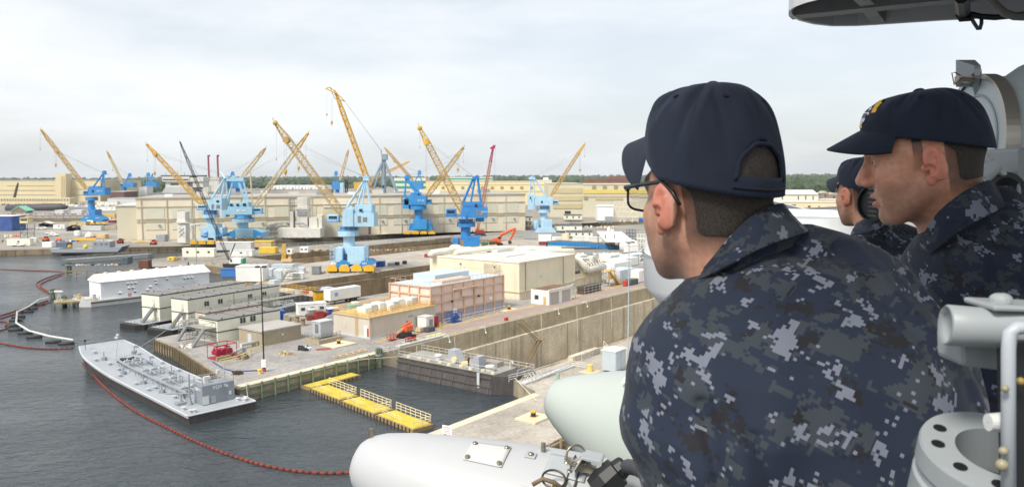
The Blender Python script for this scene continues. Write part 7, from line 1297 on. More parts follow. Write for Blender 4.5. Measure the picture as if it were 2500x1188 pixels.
def torso(parent, rows, name='shirt', d_of=None, b_of=None, creases=(), rot=R(28), seed=0, nr=200, nc=150, amp=.0035, power=2.3):
 """shirt lofted from elliptic sections; rows: (y, left, right) in survey pixels, d_of/b_of depth and half thickness by y"""
 ys = np.array([r[0] for r in rows], float); yy = np.linspace(ys[0], ys[-1], nr); Lx = np.interp(yy, ys, [r[1] for r in rows]); Rx = np.interp(yy, ys, [r[2] for r in rows])
 k = np.exp(-np.linspace(-2, 2, 13) ** 2); k /= k.sum()
 def sm(a): p = np.concatenate([2 * a[0] - a[6:0:-1], a, 2 * a[-1] - a[-2:-8:-1]]); return np.convolve(p, k, 'valid')
 Lx, Rx = sm(Lx), sm(Rx); dd = np.interp(yy, *d_of); bb = sm(np.interp(yy, *b_of)); org = parent.location
 ph = np.linspace(0, 2 * np.pi, nc, endpoint=False); c_, s_ = np.cos(ph), np.sin(ph); e = 2 / power; cs = np.sign(c_) * np.abs(c_) ** e; sn = np.sign(s_) * np.abs(s_) ** e
 fw_, rt_, up_ = np.array(fw), np.array(rt), np.array(up); V_ = np.zeros((nr, nc, 3)); PX = np.zeros((nr, nc))
 for i in range(nr):
  X = ((Lx[i] + Rx[i]) / 2 - 1250) / FPX; A = (Rx[i] - Lx[i]) / 2 / FPX * dd[i]; Y = (yy[i] - 594) / FPX; ctr = np.array(EYE) + (fw_ + rt_ * X - up_ * Y) * dd[i]; V_[i] = ctr + np.outer(cs * A, rt_) - np.outer(sn * bb[i], fw_); PX[i] = (Lx[i] + Rx[i]) / 2 + cs * (Rx[i] - Lx[i]) / 2
 PY = np.repeat(yy[:, None], nc, 1); rg = np.random.default_rng(seed); disp = np.zeros((nr, nc))
 for _ in range(26):
  a_ = rg.uniform(0, np.pi); fr = rg.uniform(.008, .032); disp += amp * .22 * np.sin((PX * np.cos(a_) + PY * np.sin(a_)) * fr + rg.uniform(0, 6.28) + 1.6 * np.sin(PX * .006 + rg.uniform(0, 6)))
 for pts, am, wd in creases:
  best = np.full((nr, nc), 1e9)
  for (x0, y0), (x1, y1) in zip(pts, pts[1:]):
   dx, dy = x1 - x0, y1 - y0; t_ = np.clip(((PX - x0) * dx + (PY - y0) * dy) / (dx * dx + dy * dy), 0, 1); best = np.minimum(best, np.hypot(PX - x0 - t_ * dx, PY - y0 - t_ * dy))
  disp += am * np.exp(-(best / wd) ** 2)
 facing = np.clip(sn, 0, 1)[None, :] ** .5; V_ += -(disp * facing)[..., None] * fw_
 seg = np.linalg.norm(np.roll(V_, -1, 1) - V_, axis=2); U = np.cumsum(seg, 1) - seg; U = U - U[:, nc // 4:nc // 4 + 1]; dv = np.r_[0, np.cumsum(np.linalg.norm(np.diff(V_[:, nc // 4], axis=0), axis=1))]; W_ = np.repeat(dv[:, None], nc, 1); uv = np.stack([U * math.cos(rot) - W_ * math.sin(rot), U * math.sin(rot) + W_ * math.cos(rot), np.full_like(U, 0)], -1)
 F_ = [(i * nc + j, i * nc + (j + 1) % nc, (i + 1) * nc + (j + 1) % nc, (i + 1) * nc + j) for i in range(nr - 1) for j in range(nc)] + [tuple(range(nc)), tuple((nr - 1) * nc + j for j in range(nc))]
 return np_obj(name, V_.reshape(-1, 3) - np.array(org), F_, CAMO, parent, True, [('cloth_uv', 'FLOAT_VECTOR', uv.reshape(-1, 3))])
def sheet(parent, name, grid, thick, rot=R(20), seed=0.0, sub=14):
 """cloth panel through a coarse grid of (px, py, depth) control points, bilinear then smoothed"""
 Gd = np.array([[np.array(Q(*p)) for p in r] for r in grid]);
 def up1(a, n):
  m = len(a); t_ = np.linspace(0, m - 1, n); out = []
  for q in t_:
   i = min(int(q), m - 2); f_ = q - i; p0, p1, p2, p3 = a[max(i - 1, 0)], a[i], a[i + 1], a[min(i + 2, m - 1)]; out.append(.5 * (2 * p1 + (p2 - p0) * f_ + (2 * p0 - 5 * p1 + 4 * p2 - p3) * f_ ** 2 + (3 * p1 - p0 - 3 * p2 + p3) * f_ ** 3))
  return np.array(out)
 A = up1(Gd, (len(Gd) - 1) * sub + 1); A = np.swapaxes(up1(np.swapaxes(A, 0, 1), (Gd.shape[1] - 1) * sub + 1), 0, 1); n, m = A.shape[:2]
 U = np.cumsum(np.r_[0, np.linalg.norm(np.diff(A[n // 2], axis=0), axis=1)]); Vv = np.cumsum(np.r_[0, np.linalg.norm(np.diff(A[:, m // 2], axis=0), axis=1)]); UU, VV = np.meshgrid(U, Vv); uv = np.stack([UU * math.cos(rot) - VV * math.sin(rot) + seed, UU * math.sin(rot) + VV * math.cos(rot), UU * 0], -1)
 o = np_obj(name, A.reshape(-1, 3) - np.array(parent.location), [(i * m + j, i * m + j + 1, (i + 1) * m + j + 1, (i + 1) * m + j) for i in range(n - 1) for j in range(m - 1)], CAMO, parent, True, [('cloth_uv', 'FLOAT_VECTOR', uv.reshape(-1, 3))])
 md = o.modifiers.new('thick', 'SOLIDIFY'); md.thickness = thick; md.offset = 0; return o
# nearest sailor, seen from behind
s1, R1, lm1 = sailor('sailor seen from behind with glasses, head turned left, broad back nearest the camera', Q(1730, 510, 1.106), R(24), R(-3), R(2), (-.028, -.050, -.20), cap_h=.136, opening=True, mouth=.2, kf=.74, kb=.24, pk=6.5, sl=.06, pl=.084)
GL = M((20, 20, 22), .35, .05, 40); LENS = bpy.data.materials.new('lens'); LENS.use_nodes = True; _b = LENS.node_tree.nodes['Principled BSDF']; _b.inputs['Transmission Weight'].default_value = .97; _b.inputs['Roughness'].default_value = .0; _b.inputs['IOR'].default_value = 1.08
gls = None
for s in (1, -1):
 ring = []
 for i in range(28):
  a = i * math.tau / 28; cx_, cz_ = math.cos(a), math.sin(a); px_ = np.sign(cx_) * abs(cx_) ** .55; pz_ = np.sign(cz_) * abs(cz_) ** .55; ring.append(Vector((.108 - .10 * (abs(.040 + px_ * .027)) ** 1.6, s * (.040 + px_ * .0270), .020 + pz_ * .0185 - (.003 if cz_ < 0 else 0) * (1 - abs(px_)))))
 mb = MB(); mb.tube(ring, [.0026 if p.z > .03 else .0019 for p in ring], 7, closed=True); mb.tube([Vector((.1065, s * .068, .030)), Vector((.098, s * .0765, .033)), Vector((.06, s * .081, .034)), Vector((-.005, s * .0835, .036)), Vector((-.028, s * .083, .022)), Vector((-.042, s * .080, .004))], [.0036, .0036, .0032, .003, .0028, .0024], 7)
 if s == 1: mb.tube([Vector((.1095, -.013, .026)), Vector((.113, 0, .029)), Vector((.1095, .013, .026))], .0022, 6)
 o = lm1('glasses', mb, GL) if gls is None else lm1('rim', mb, GL, gls); gls = gls or o
 mb = MB(); mb.add(ring, [tuple(range(28))]); o = lm1('lens', mb, LENS, gls, False); md = o.modifiers.new('thick', 'SOLIDIFY'); md.thickness = .0016; md.offset = 0
torso(s1, [(548, 1900, 1975), (565, 1868, 2045), (590, 1822, 2108), (618, 1772, 2158), (645, 1725, 2190), (685, 1678, 2222), (735, 1626, 2253), (775, 1584, 2284), (830, 1547, 2318), (900, 1533, 2348), (965, 1528, 2365), (1030, 1514, 2378), (1075, 1520, 2386), (1120, 1546, 2392), (1188, 1568, 2398), (1300, 1590, 2400), (1420, 1610, 2390)],
      d_of=([548, 590, 620, 700, 800, 900, 1030, 1188, 1420], [1.125, 1.105, 1.095, 1.065, 1.035, 1.01, .985, .97, .97]), b_of=([548, 600, 660, 760, 900, 1100, 1420], [.035, .075, .105, .135, .15, .155, .15]), seed=4, nr=230, nc=190, amp=.0048,
      creases=[([(1700, 735), (1668, 840), (1658, 930)], -.003, 5), ([(1850, 600), (1900, 622), (1975, 624), (2010, 600)], -.020, 22), ([(1800, 640), (1900, 662), (2020, 668), (2110, 640)], .008, 24), ([(1660, 940), (1672, 1000), (1690, 1080), (1705, 1200), (1715, 1420)], -.013, 17), ([(1690, 920), (1720, 1010), (1745, 1200)], .008, 26), ([(1560, 880), (1550, 960), (1540, 1040), (1560, 1120)], -.010, 14),
               ([(2030, 590), (2080, 690), (2170, 790), (2260, 860)], .010, 20), ([(2000, 610), (2050, 720), (2130, 810)], -.008, 16), ([(2130, 640), (2200, 760), (2290, 900), (2340, 1010)], -.008, 16), ([(2160, 640), (2235, 760), (2310, 880)], .006, 12), ([(1880, 700), (1870, 900), (1850, 1188)], -.006, 55), ([(2060, 760), (2110, 950), (2120, 1188)], .006, 60),
               ([(1760, 1000), (1790, 1090), (1800, 1200)], -.008, 14), ([(1620, 1040), (1650, 1110), (1640, 1200)], .007, 16), ([(1900, 660), (1760, 720), (1640, 800)], .005, 26), ([(2240, 900), (2270, 1050), (2260, 1188)], -.008, 22)])
sheet(s1, 'collar', [[(1712, 664, 1.060), (1742, 628, 1.028), (1792, 568, 1.012), (1850, 518, 1.018), (1904, 498, 1.050), (1916, 506, 1.13)], [(1712, 672, 1.052), (1760, 640, 1.012), (1815, 588, 1.000), (1880, 546, 1.004), (1930, 530, 1.040), (1940, 535, 1.13)], [(1702, 686, 1.046), (1776, 650, 1.000), (1842, 614, .990), (1910, 586, .998), (1966, 568, 1.040), (1972, 562, 1.13)]], .004, R(38), 2.0)
sheet(s1, 'collar_stand', [[(1716, 668, 1.075), (1765, 620, 1.03), (1830, 562, 1.025), (1890, 522, 1.06)], [(1716, 690, 1.07), (1780, 668, 1.015), (1860, 632, 1.01), (1965, 590, 1.05)]], .003, R(38), 3.0)
# second sailor, in profile
s2, R2_, lm2 = sailor('sailor in profile looking left under a navy cap with a gold and white crest', Q(2262, 402, 1.47), R(63), R(-10), R(-2), (-.030, -.040, -.20), cap_h=.094, cap_dz=.007, skin=(210, 152, 124), emblem=True, mouth=.7)
torso(s2, [(458, 2392, 2440), (480, 2355, 2462), (505, 2325, 2500), (540, 2292, 2545), (580, 2262, 2590), (630, 2232, 2625), (700, 2222, 2650), (800, 2232, 2670), (900, 2245, 2680), (1100, 2260, 2690), (1300, 2270, 2690)], d_of=([458, 560, 700, 1300], [1.49, 1.445, 1.43, 1.43]), b_of=([458, 520, 620, 1300], [.05, .10, .16, .17]), rot=R(14), seed=9, nr=150, nc=140,
      creases=[([(2300, 560), (2320, 640), (2310, 760)], -.014, 14), ([(2340, 560), (2420, 590), (2500, 580)], -.010, 14), ([(2280, 600), (2360, 660), (2460, 680)], .008, 16), ([(2400, 620), (2380, 720), (2400, 800)], -.010, 16)])
sheet(s2, 'collar', [[(2250, 582, 1.415), (2290, 520, 1.37), (2350, 470, 1.36), (2408, 442, 1.40), (2424, 448, 1.48)], [(2262, 600, 1.40), (2310, 545, 1.355), (2378, 500, 1.345), (2430, 470, 1.39), (2440, 470, 1.48)], [(2272, 622, 1.39), (2330, 572, 1.345), (2400, 532, 1.335), (2452, 505, 1.38), (2460, 500, 1.48)]], .004, R(-32), 5.0)
# third sailor, behind
s3, R3_, lm3 = sailor('sailor farthest off, half hidden behind the one in profile, cap peak to the left', Q(2108, 482, 2.85), R(14), R(-4), R(2), (-.06, -.02, -.20), cap_h=.108, skin=(204, 148, 120), mouth=.2, kf=.45, kb=.25, pk=6.0, sl=.1, pl=.078)
torso(s3, [(532, 2112, 2150), (545, 2098, 2200), (562, 2088, 2240), (600, 2084, 2272), (660, 2090, 2296), (760, 2100, 2310), (900, 2100, 2310)], d_of=([532, 640, 900], [2.84, 2.76, 2.76]), b_of=([532, 560, 640, 900], [.05, .12, .17, .17]), rot=R(30), seed=12, nr=90, nc=100, creases=[([(2150, 560), (2180, 620), (2170, 700)], -.012, 10), ([(2200, 570), (2230, 640)], .01, 10)])
sheet(s3, 'collar', [[(2090, 546, 2.77), (2108, 536, 2.72), (2132, 524, 2.71), (2156, 516, 2.78)], [(2084, 572, 2.70), (2112, 570, 2.64), (2142, 560, 2.64), (2168, 545, 2.74)]], .004, R(30), 7.0)
# ================================================================ SHIP'S GEAR ROUND THE SAILORS
POD = M((184, 186, 188), .45, .05, 1.5, .06, (170, 150, 130), bump=.02); POD2 = M((178, 186, 180), .35, .05, 1.5); SHIPG = M((168, 174, 177), .5, .06, 3, .08, (110, 100, 90)); SHIPD = M((92, 97, 102), .55, .07, 2); SHIPL = M((226, 228, 230), .5, .05, 1.5, .05); BLKP = M((26, 27, 29), .5, .15, 8); STL = M((150, 142, 128), .35, .2, 14, metal=.8); PAINT = M((168, 174, 176), .45, .08, 10, .12, (120, 110, 96))
def frame(a, b):
 ax = (b - a).normalized(); s = ax.cross(Vector((0, 0, 1))).normalized(); u = s.cross(ax); return ax, s, u
# ---- pale pod at the bottom with its clamp band
a, b = Q(866, 1116, 2.30), Q(1620, 1406, 2.12); ax, s_, u_ = frame(a, b); Lp_ = (b - a).length
t = thing('raft_canister', 'pale grey rounded canister at the bottom with a strap bracket and bolted plate', 'canister', a)
prof = [(0, .0005), (.003, .030), (.010, .052), (.03, .076), (.07, .099), (.15, .128), (.30, .168), (.45, .204), (.60, .232), (.70, .246)]
mb = MB(); mb.lathe(a, ax, prof, 64); mb.build('shell', POD, t, smooth=True)
mb = MB(); mb.lathe(a, ax, [(.70, .246), (.715, .240), (.715, .222), (.86, .226), (Lp_, .22), (Lp_, .0005)], 48); mb.build('neck', M((182, 184, 184), .45, .06, 2, .1), t, smooth=True)
def on(px_x, ang, out=0.0, la=None):
 """point on the shell: along px_x metres, ang from the upward normal towards the camera"""
 r = np.interp(px_x, [p[0] for p in prof], [p[1] for p in prof]) + out; return a + ax * px_x + (u_ * math.cos(ang) - s_ * math.sin(ang) * 1.0) * r
SGN = 1 if s_.dot(Vector((0, -1, 0))) < 0 else -1
def patch_on(name, x0, x1, a0, a1, out, mat, n=10):
 mb = MB(); vs = [on(x0 + (x1 - x0) * i / n, SGN * (a0 + (a1 - a0) * j / n), out) for i in range(n + 1) for j in range(n + 1)]; mb.add(vs, [(i * (n + 1) + j, (i + 1) * (n + 1) + j, (i + 1) * (n + 1) + j + 1, i * (n + 1) + j + 1) for i in range(n) for j in range(n)]); o = mb.build(name, mat, t, smooth=True); m_ = o.modifiers.new('t', 'SOLIDIFY'); m_.thickness = .003; m_.offset = 0; return o
pt = patch_on('bolted_plate', .33, .44, R(4), R(30), .003, M((198, 198, 196), .4, .04, 4))
def bolt(x, an, r=.007, mat=STL): p = on(x, SGN * an, .004); nrm = (p - (a + ax * x)).normalized(); return MB().lathe(p, nrm, [(-.002, r), (.003, r), (.005, r * .7), (.0055, .0003)], 10).build('bolt', mat, t)
for x, an in ((.34, R(7)), (.43, R(7)), (.34, R(27)), (.43, R(27)), (.50, R(10)), (.60, R(12)), (.615, R(20)), (.53, R(44)), (.56, R(44)), (.53, R(52)), (.56, R(52))): bolt(x, an, .008)
patch_on('pad', .485, .515, R(7), R(14), .002, PAINT); patch_on('pad', .50, .60, R(40), R(58), .002, M((196, 196, 194), .4)); patch_on('strap_plate', .55, .66, R(4), R(26), .004, PAINT)
for x in (.035, .53): p = on(x, 0, -.01); mb = MB(); mb.tube([p, p + Vector((0, 0, .035))], [.008, .0065], 10); mb.build('stud', STL, t)
for x in (.615, .640): mb = MB(); mb.tube([on(x, SGN * R(q), .004) for q in range(0, 100, 6)], .0035, 6); mb.build('strap', M((70, 72, 70), .6), t)
p = on(.655, SGN * R(14), .0); mb = MB(); e1, e2, e3 = ax, -s_ * SGN, u_
mb.prism([p + e2 * .0 + e3 * .0 - e1 * .03, p + e3 * .055 - e1 * .02, p + e3 * .062 + e1 * .03, p + e3 * .060 + e1 * .036, p - e3 * .03 + e1 * .036, p - e3 * .03 + e1 * .03, p + e3 * .05 + e1 * .024, p + e3 * .048 - e1 * .016], e2 * .06); mb.build('angle_bracket', PAINT, t, bevel=.002)
def ring_(c, n, r, rr, mat, name): n = n.normalized(); g = n.orthogonal().normalized(); k = n.cross(g); return MB().tube([c + (g * math.cos(q * math.tau / 28) + k * math.sin(q * math.tau / 28)) * r for q in range(28)], rr, 7, closed=True).build(name, mat, t, smooth=True)
c0 = Q(1406, 1110, 2.06); ring_(c0, Vector((.25, -1, .2)), .026, .0032, STL, 'pull_ring'); ring_(c0 + Vector((.026, .0, -.016)), Vector((.7, -.7, .2)), .017, .0028, STL, 'pull_ring'); c1 = Q(1352, 1168, 2.0); ring_(c1, Vector((.1, -.5, 1)), .03, .003, M((92, 84, 72), .4, .1, 5, metal=.7), 'pull_ring')
mb = MB(); mb.tube([Q(1380, 1117, 2.08), Q(1412, 1128, 2.05), Q(1432, 1132, 2.04)], .005, 7); mb.build('pin', STL, t); mb = MB(); mb.prism([Q(1418, 1118, 2.05), Q(1455, 1146, 2.05), Q(1470, 1150, 2.05), Q(1478, 1142, 2.05), Q(1476, 1150, 2.05), Q(1462, 1157, 2.05), Q(1404, 1150, 2.05), Q(1408, 1132, 2.05)], (0, .02, 0)); mb.build('release_hook', M((150, 140, 124), .5, .2, 20), t)
mb = MB(); mb.tube([Q(1300, 1182, 1.98), Q(1325, 1168, 1.98), Q(1352, 1176, 1.98), Q(1378, 1196, 1.98)], .006, 7); mb.build('wire_strop', M((112, 96, 74), .6), t, smooth=True); mb = MB(); mb.tube([Q(1352, 1180, 1.97), Q(1351, 1200, 1.97)], .004, 6); mb.build('pin', M((150, 120, 60), .4, .1, 5, metal=.6), t)
k0, k1 = Q(1455, 1196, 2.02), Q(1517, 1140, 2.02); kx = (k1 - k0).normalized(); mb = MB(); mb.lathe(k0, kx, [(0, .02), (0, .036), (.035, .044), (.075, .04), (.078, .03), (.10, .026), (.104, .02)], 10); mb.build('cable_gland', BLKP, t); mb = MB(); mb.tube([k1 - kx * .01, Q(1535, 1138, 2.0), Q(1556, 1142, 1.96), Q(1590, 1160, 1.9)], .02, 10); mb.build('cable', M((56, 57, 60), .6), t, smooth=True)
# ---- green white pod behind it
a2 = Q(1336, 962, 3.0); d2 = (Q(1700, 1110, 2.75) - a2).normalized(); t = thing('raft_canister', 'pale greenish blunt nosed canister beside the nearest sailor elbow', 'canister', a2); L2 = .75
mb = MB(); mb.lathe(a2 - d2 * .0, d2, [(0, .0005), (.003, .025), (.012, .052), (.03, .075), (.07, .10), (.13, .132), (.22, .175), (.34, .225), (.48, .27), (.62, .30), (L2, .31)], 64); mb.build('shell', POD2, t, smooth=True)
mb = MB(); p = Q(1362, 922, 2.98); mb.tube([p - Vector((0, 0, .02)), p + Vector((0, 0, .018))], .007, 8); mb.build('stud', M((160, 176, 166), .5), t)
mb = MB(); mb.prism([Q(1517, 934, 2.72), Q(1545, 932, 2.72), Q(1545, 916, 2.74), Q(1530, 916, 2.74)], (0, .01, 0)); mb.build('bolted_plate', M((222, 220, 206), .5), t)
# ---- pale tub and bulwarks forward of the sailors
t = thing('gun_tub', 'pale grey rounded steel tub bulging beyond the nearest sailor chin', 'tub', Q(1850, 700, 6.2)); F = Flat(0, 0, p=Q(1868, 640, 6.2))
c = Q(1868, 560, 6.2); k = 6.2 / FPX; z = lambda y: c.z - (y - 560) * k
mb = MB(); mb.lathe((c.x, c.y, 0), (0, 0, 1), [(z(796), 175 * k), (z(742), 255 * k), (z(700), 290 * k), (z(622), 294 * k), (z(618), 296 * k)], 72); mb.build('lower_band', SHIPL, t, smooth=True)
mb = MB(); mb.lathe((c.x, c.y, 0), (0, 0, 1), [(z(618), 291 * k), (z(580), 287 * k), (z(535), 272 * k), (z(520), 268 * k), (z(520), 262 * k), (z(560), 258 * k)], 72); mb.build('upper_wall', M((234, 236, 236), .5, .04, 1.5), t, smooth=False)
mb = MB(); mb.lathe((c.x, c.y, 0), (0, 0, 1), [(z(616.5), 297.5 * k), (z(619.5), 297.5 * k)], 72); mb.build('weld_seam', SHIPG, t, smooth=True)
mb = MB(); mb.lathe((c.x, c.y, 0), (0, 0, 1), [(z(538), 260 * k), (z(536), .001)], 72); mb.build('tub_floor', SHIPG, t)
t = thing('bulwark', 'dark grey dished bulwark top seen between the sailors', 'bulwark', Q(1985, 560, 7.0))
mb = MB(); mb.prism([Q(1860, 486, 7.2), Q(1893, 492, 7.2), Q(1930, 501, 7.1), Q(1964, 510, 7.0), Q(1984, 513.5, 7.0), Q(2030, 512, 7.0), Q(2075, 510, 7.0), Q(2140, 508, 7.0), Q(2140, 546, 6.9), Q(2040, 545, 6.9), Q(1920, 538, 6.9), Q(1860, 534, 6.9)], (0, .5, 0)); mb.build('dark_face', SHIPD, t)
mb = MB(); mb.tube([Q(1860, 486, 7.2), Q(1893, 492, 7.2), Q(1930, 501, 7.1), Q(1964, 510, 7.0), Q(1984, 513.5, 7.0), Q(2030, 512, 7.0), Q(2075, 510, 7.0), Q(2140, 508, 7.0)], .006, 6); mb.build('edge_bead', LGREY, t)
t = thing('bulwark', 'pale grey bulwark panel below the dark one, left of the farthest sailor', 'bulwark', Q(2000, 600, 6.5)); mb = MB(); mb.prism([Q(1880, 536, 6.5), Q(1930, 538.5, 6.5), Q(2028, 545, 6.5), Q(2038, 548, 6.5), Q(2040, 560, 6.5), Q(2040, 700, 6.4), Q(1880, 700, 6.4)], (0, .12, 0)); mb.build('panel', SHIPL, t, bevel=.01)
t = thing('bulwark', 'mid grey bulwark panel half behind the farthest sailor shoulder', 'bulwark', Q(2100, 600, 6.6)); mb = MB(); mb.prism([Q(2030, 545, 6.7), Q(2200, 540, 6.7), Q(2200, 700, 6.6), Q(2030, 700, 6.6)], (0, .1, 0)); mb.build('panel', M((176, 182, 186), .5, .05, 1.5), t)
# ---- platform overhead
zp = CAMH + 1.25
out = [G(2620, 33, zp), G(2500, 41, zp), G(2300, 51, zp), G(2180, 59, zp), G(2090, 64.5, zp), G(2030, 65, zp), G(1985, 60, zp), G(1950, 51, zp), G(1932, 42, zp), G(1925, 35, zp), G(1926, 27, zp), G(1938, 18, zp), G(1965, 8, zp), G(2000, -1, zp), Vector((.9, 2.4, zp)), Vector((-.3, 1.1, zp)), Vector((-.35, -.1, zp)), Vector((4.4, -.3, zp)), Vector((5.4, 2.5, zp))]  # unseen near part is extended over the sailors to shade them
t = thing('overhead_platform', 'dark underside of a rounded grey platform overhead at top right with crossed stiffeners', 'platform', out[0])
cx_ = sum((p for p in out), Vector()) / len(out); inn = [p.lerp(cx_, .025) for p in out]; mb = MB(); n = len(out)
vs = [*out, *[p + Vector((0, 0, .42)) for p in out], *inn, *[p + Vector((0, 0, .3)) for p in inn]]
mb.add(vs, [(i, (i + 1) % n, n + (i + 1) % n, n + i) for i in range(n)] + [(i, (i + 1) % n, 2 * n + (i + 1) % n, 2 * n + i) for i in range(n)] + [(2 * n + i, 2 * n + (i + 1) % n, 3 * n + (i + 1) % n, 3 * n + i) for i in range(n)] + [tuple(range(n, 2 * n))])
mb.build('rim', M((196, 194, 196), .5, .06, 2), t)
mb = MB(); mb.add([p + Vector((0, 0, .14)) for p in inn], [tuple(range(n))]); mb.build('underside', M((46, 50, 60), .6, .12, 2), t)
def beam(p, q, w_, name='stiffener'): d = (q - p).normalized(); nn_ = Vector((-d.y, d.x, 0)); mb = MB(); mb.prism([p + nn_ * w_ / 2, q + nn_ * w_ / 2, q - nn_ * w_ / 2, p - nn_ * w_ / 2], (0, 0, .12)); mb.build(name, M((132, 130, 130), .6, .12, 6, .2), t)
beam(G(1930, 44, zp + .004), G(2400, -3, zp + .004), .17); beam(G(2118, 14, zp + .006), G(2098, -4, zp + .006), .10); beam(G(2148, 61, zp + .006), G(2122, 28, zp + .006), .10)
mb = MB(); mb.tube([G(2348, -8, zp - .02), G(2352, 28, zp - .03)], .05, 8); mb.build('drain_pipe', BLKP, t); lo = zp - .03
mb = MB(); mb.tube([Q(2365, 32, 5.9), Q(2348, 34, 5.9), Q(2338, 40, 5.9), Q(2345, 47, 5.9), Q(2366, 46, 5.9), Q(2366, 34, 5.9), Q(2395, 41, 5.9), Q(2430, 43, 5.9), Q(2490, 37, 5.8), Q(2560, 28, 5.7)], .022, 8); mb.build('wire_loop', BLKP, t, smooth=True); mb = MB(); mb.tube([Q(2366, 36, 5.9), Q(2378, 56, 5.9), Q(2388, 71, 5.9), Q(2392, 71, 5.9), Q(2396, 58, 5.9), Q(2396, 44, 5.9)], .014, 7); mb.build('hook', M((84, 88, 92), .5), t, smooth=True)
mb = MB(); mb.tube([Q(2416, -8, 5.0), Q(2432, 14, 5.0), Q(2452, 32, 5.0), Q(2475, 40, 5.0), Q(2530, 42, 5.0)], .026, 10); hc = mb.build('ribbed_hose', M((120, 118, 112), .6), t, smooth=True)
# ---- the big searchlight drum, its yoke and horn
def lathe_dir(base, axis, prof_, n, name, mat, par, smooth=True): return MB().lathe(base, axis, prof_, n).build(name, mat, par, smooth=smooth)
f0 = Q(2380, 345, 2.9); fx = (-(rt * .99) + fw * .10 + up * .02).normalized(); t = thing('signal_searchlight', 'big pale grey searchlight drum with a clamp ring behind the profiled sailor', 'searchlight', f0); k = 2.9 / FPX; Rr = 152 * k
GR_ = M((190, 200, 200), .4, .05, 4, .05); lathe_dir(f0, fx, [(-.9, .0005), (-.9, Rr * .9), (-.62, Rr * 1.18), (-.30, Rr * 1.28), (-.16, Rr * 1.22), (-.10, Rr * 1.03), (0, Rr)], 72, 'drum', GR_, t)
lathe_dir(f0, fx, [(-.035, Rr * 1.0), (-.035, Rr * 1.06), (.012, Rr * 1.06), (.012, Rr * .985)], 72, 'clamp_ring', M((176, 170, 160), .35, .1, 8, metal=.5), t, False); lathe_dir(f0, fx, [(.002, .0005), (.002, Rr * .99)], 64, 'front_cover', M((178, 190, 193), .35, .05, 5), t)
lathe_dir(f0, fx, [(.004, Rr * .70), (.008, Rr * .71), (.008, Rr * .73), (.004, Rr * .74)], 64, 'shutter_rim', SHIPG, t)
h0 = Q(2369, 175, 2.9)
mb = MB(); vs = []
for (hw, hh, dpt) in ((22.5, 33, -.035), (22.5, 33, -.028), (8, 8, .045)): vs += [h0 + rt * (sx * hw * k) + up * (sy * hh * k) - fw * dpt for sx, sy in ((-1, -1), (1, -1), (1, 1), (-1, 1))]
mb.add(vs, [(0, 1, 2, 3), (8, 9, 10, 11)] + [(r_ * 4 + i, r_ * 4 + (i + 1) % 4, r_ * 4 + 4 + (i + 1) % 4, r_ * 4 + 4 + i) for r_ in (0, 1) for i in range(4)]); mb.build('vent_hood', M((150, 158, 162), .4, .06, 6), t)
mb = MB(); mb.tube([h0 - fw * .045, h0 - fw * .045 - up * .02 + rt * .002, h0 - fw * .02 - up * .055 + rt * .012, h0 - up * .085 + rt * .03], .014, 4); mb.build('vent_elbow', M((160, 168, 172), .4), t)
mb = MB(); mb.tube([Q(2330, 208, 2.85), Q(2324, 178, 2.85), Q(2332, 177, 2.85), Q(2358, 193, 2.85)], .0022, 5); mb.build('wire', STL, t); mb = MB(); mb.box(Q(2352, 203, 2.86), (.05, .03, .025)); mb.tube([Q(2335, 206, 2.84), Q(2352, 192, 2.84), Q(2385, 196, 2.84)], .007, 6); mb.build('latch', STL, t)
t = thing('searchlight_yoke', 'grey cast yoke with a lettered black plate under the searchlight drum', 'yoke', Q(2480, 470, 2.3)); mb = MB(); mb.prism([Q(2398, 400, 2.35), Q(2440, 386, 2.35), Q(2486, 381, 2.35), Q(2486, 496, 2.35), Q(2448, 496, 2.35), Q(2440, 470, 2.35), Q(2420, 448, 2.35), Q(2398, 440, 2.35)], (0, .12, 0)); mb.build('arm', SHIPG, t, bevel=.006)
mb = MB(); mb.prism([Q(2485, 366, 2.2), Q(2490, 361, 2.2), Q(2560, 360, 2.2), Q(2560, 520, 2.2), Q(2485, 520, 2.2)], (0, .16, 0)); mb.build('pedestal_box', M((140, 146, 148), .5, .06, 6), t, bevel=.006)
mb = MB(); mb.prism([Q(2397, 396, 2.33), Q(2480, 393, 2.33), Q(2483, 424, 2.33), Q(2397, 427, 2.33)], (0, .01, 0)); pl = mb.build('name_plate', BLKP, t)
for x, y, s_, tx in ((2462, 398.5, .0085, '120 POWER'), (2448, 405, .008, '1-06'), (2462, 411, .008, '-1/2 C'), (2466, 417, .008, 'KA'), (2432, 423.5, .007, 'CAUTION')): text(tx, Q(x, y, 2.327), rt, up, s_, LETTER, t)
mb = MB(); mb.lathe(Q(2395, 428, 2.2), (rt * .75 + up * .6 - fw * .3), [(0, .028), (.03, .024), (.05, .02)], 16); mb.build('knob_stem', PAINT, t, smooth=True); mb = MB(); mb.prism([Q(2400, 388, 2.18), Q(2412, 376, 2.18), Q(2440, 398, 2.18), Q(2464, 422, 2.18), Q(2456, 432, 2.18), Q(2432, 416, 2.18)], (0, .04, 0)); mb.build('knob', M((178, 180, 178), .4, .06, 6), t, bevel=.008)
mb = MB(); mb.lathe(Q(2432, 470, 2.25), -fw, [(0, .055), (.02, .062), (.05, .055), (.05, .04), (.02, .0005)], 28); mb.build('pivot', BLKP, t)
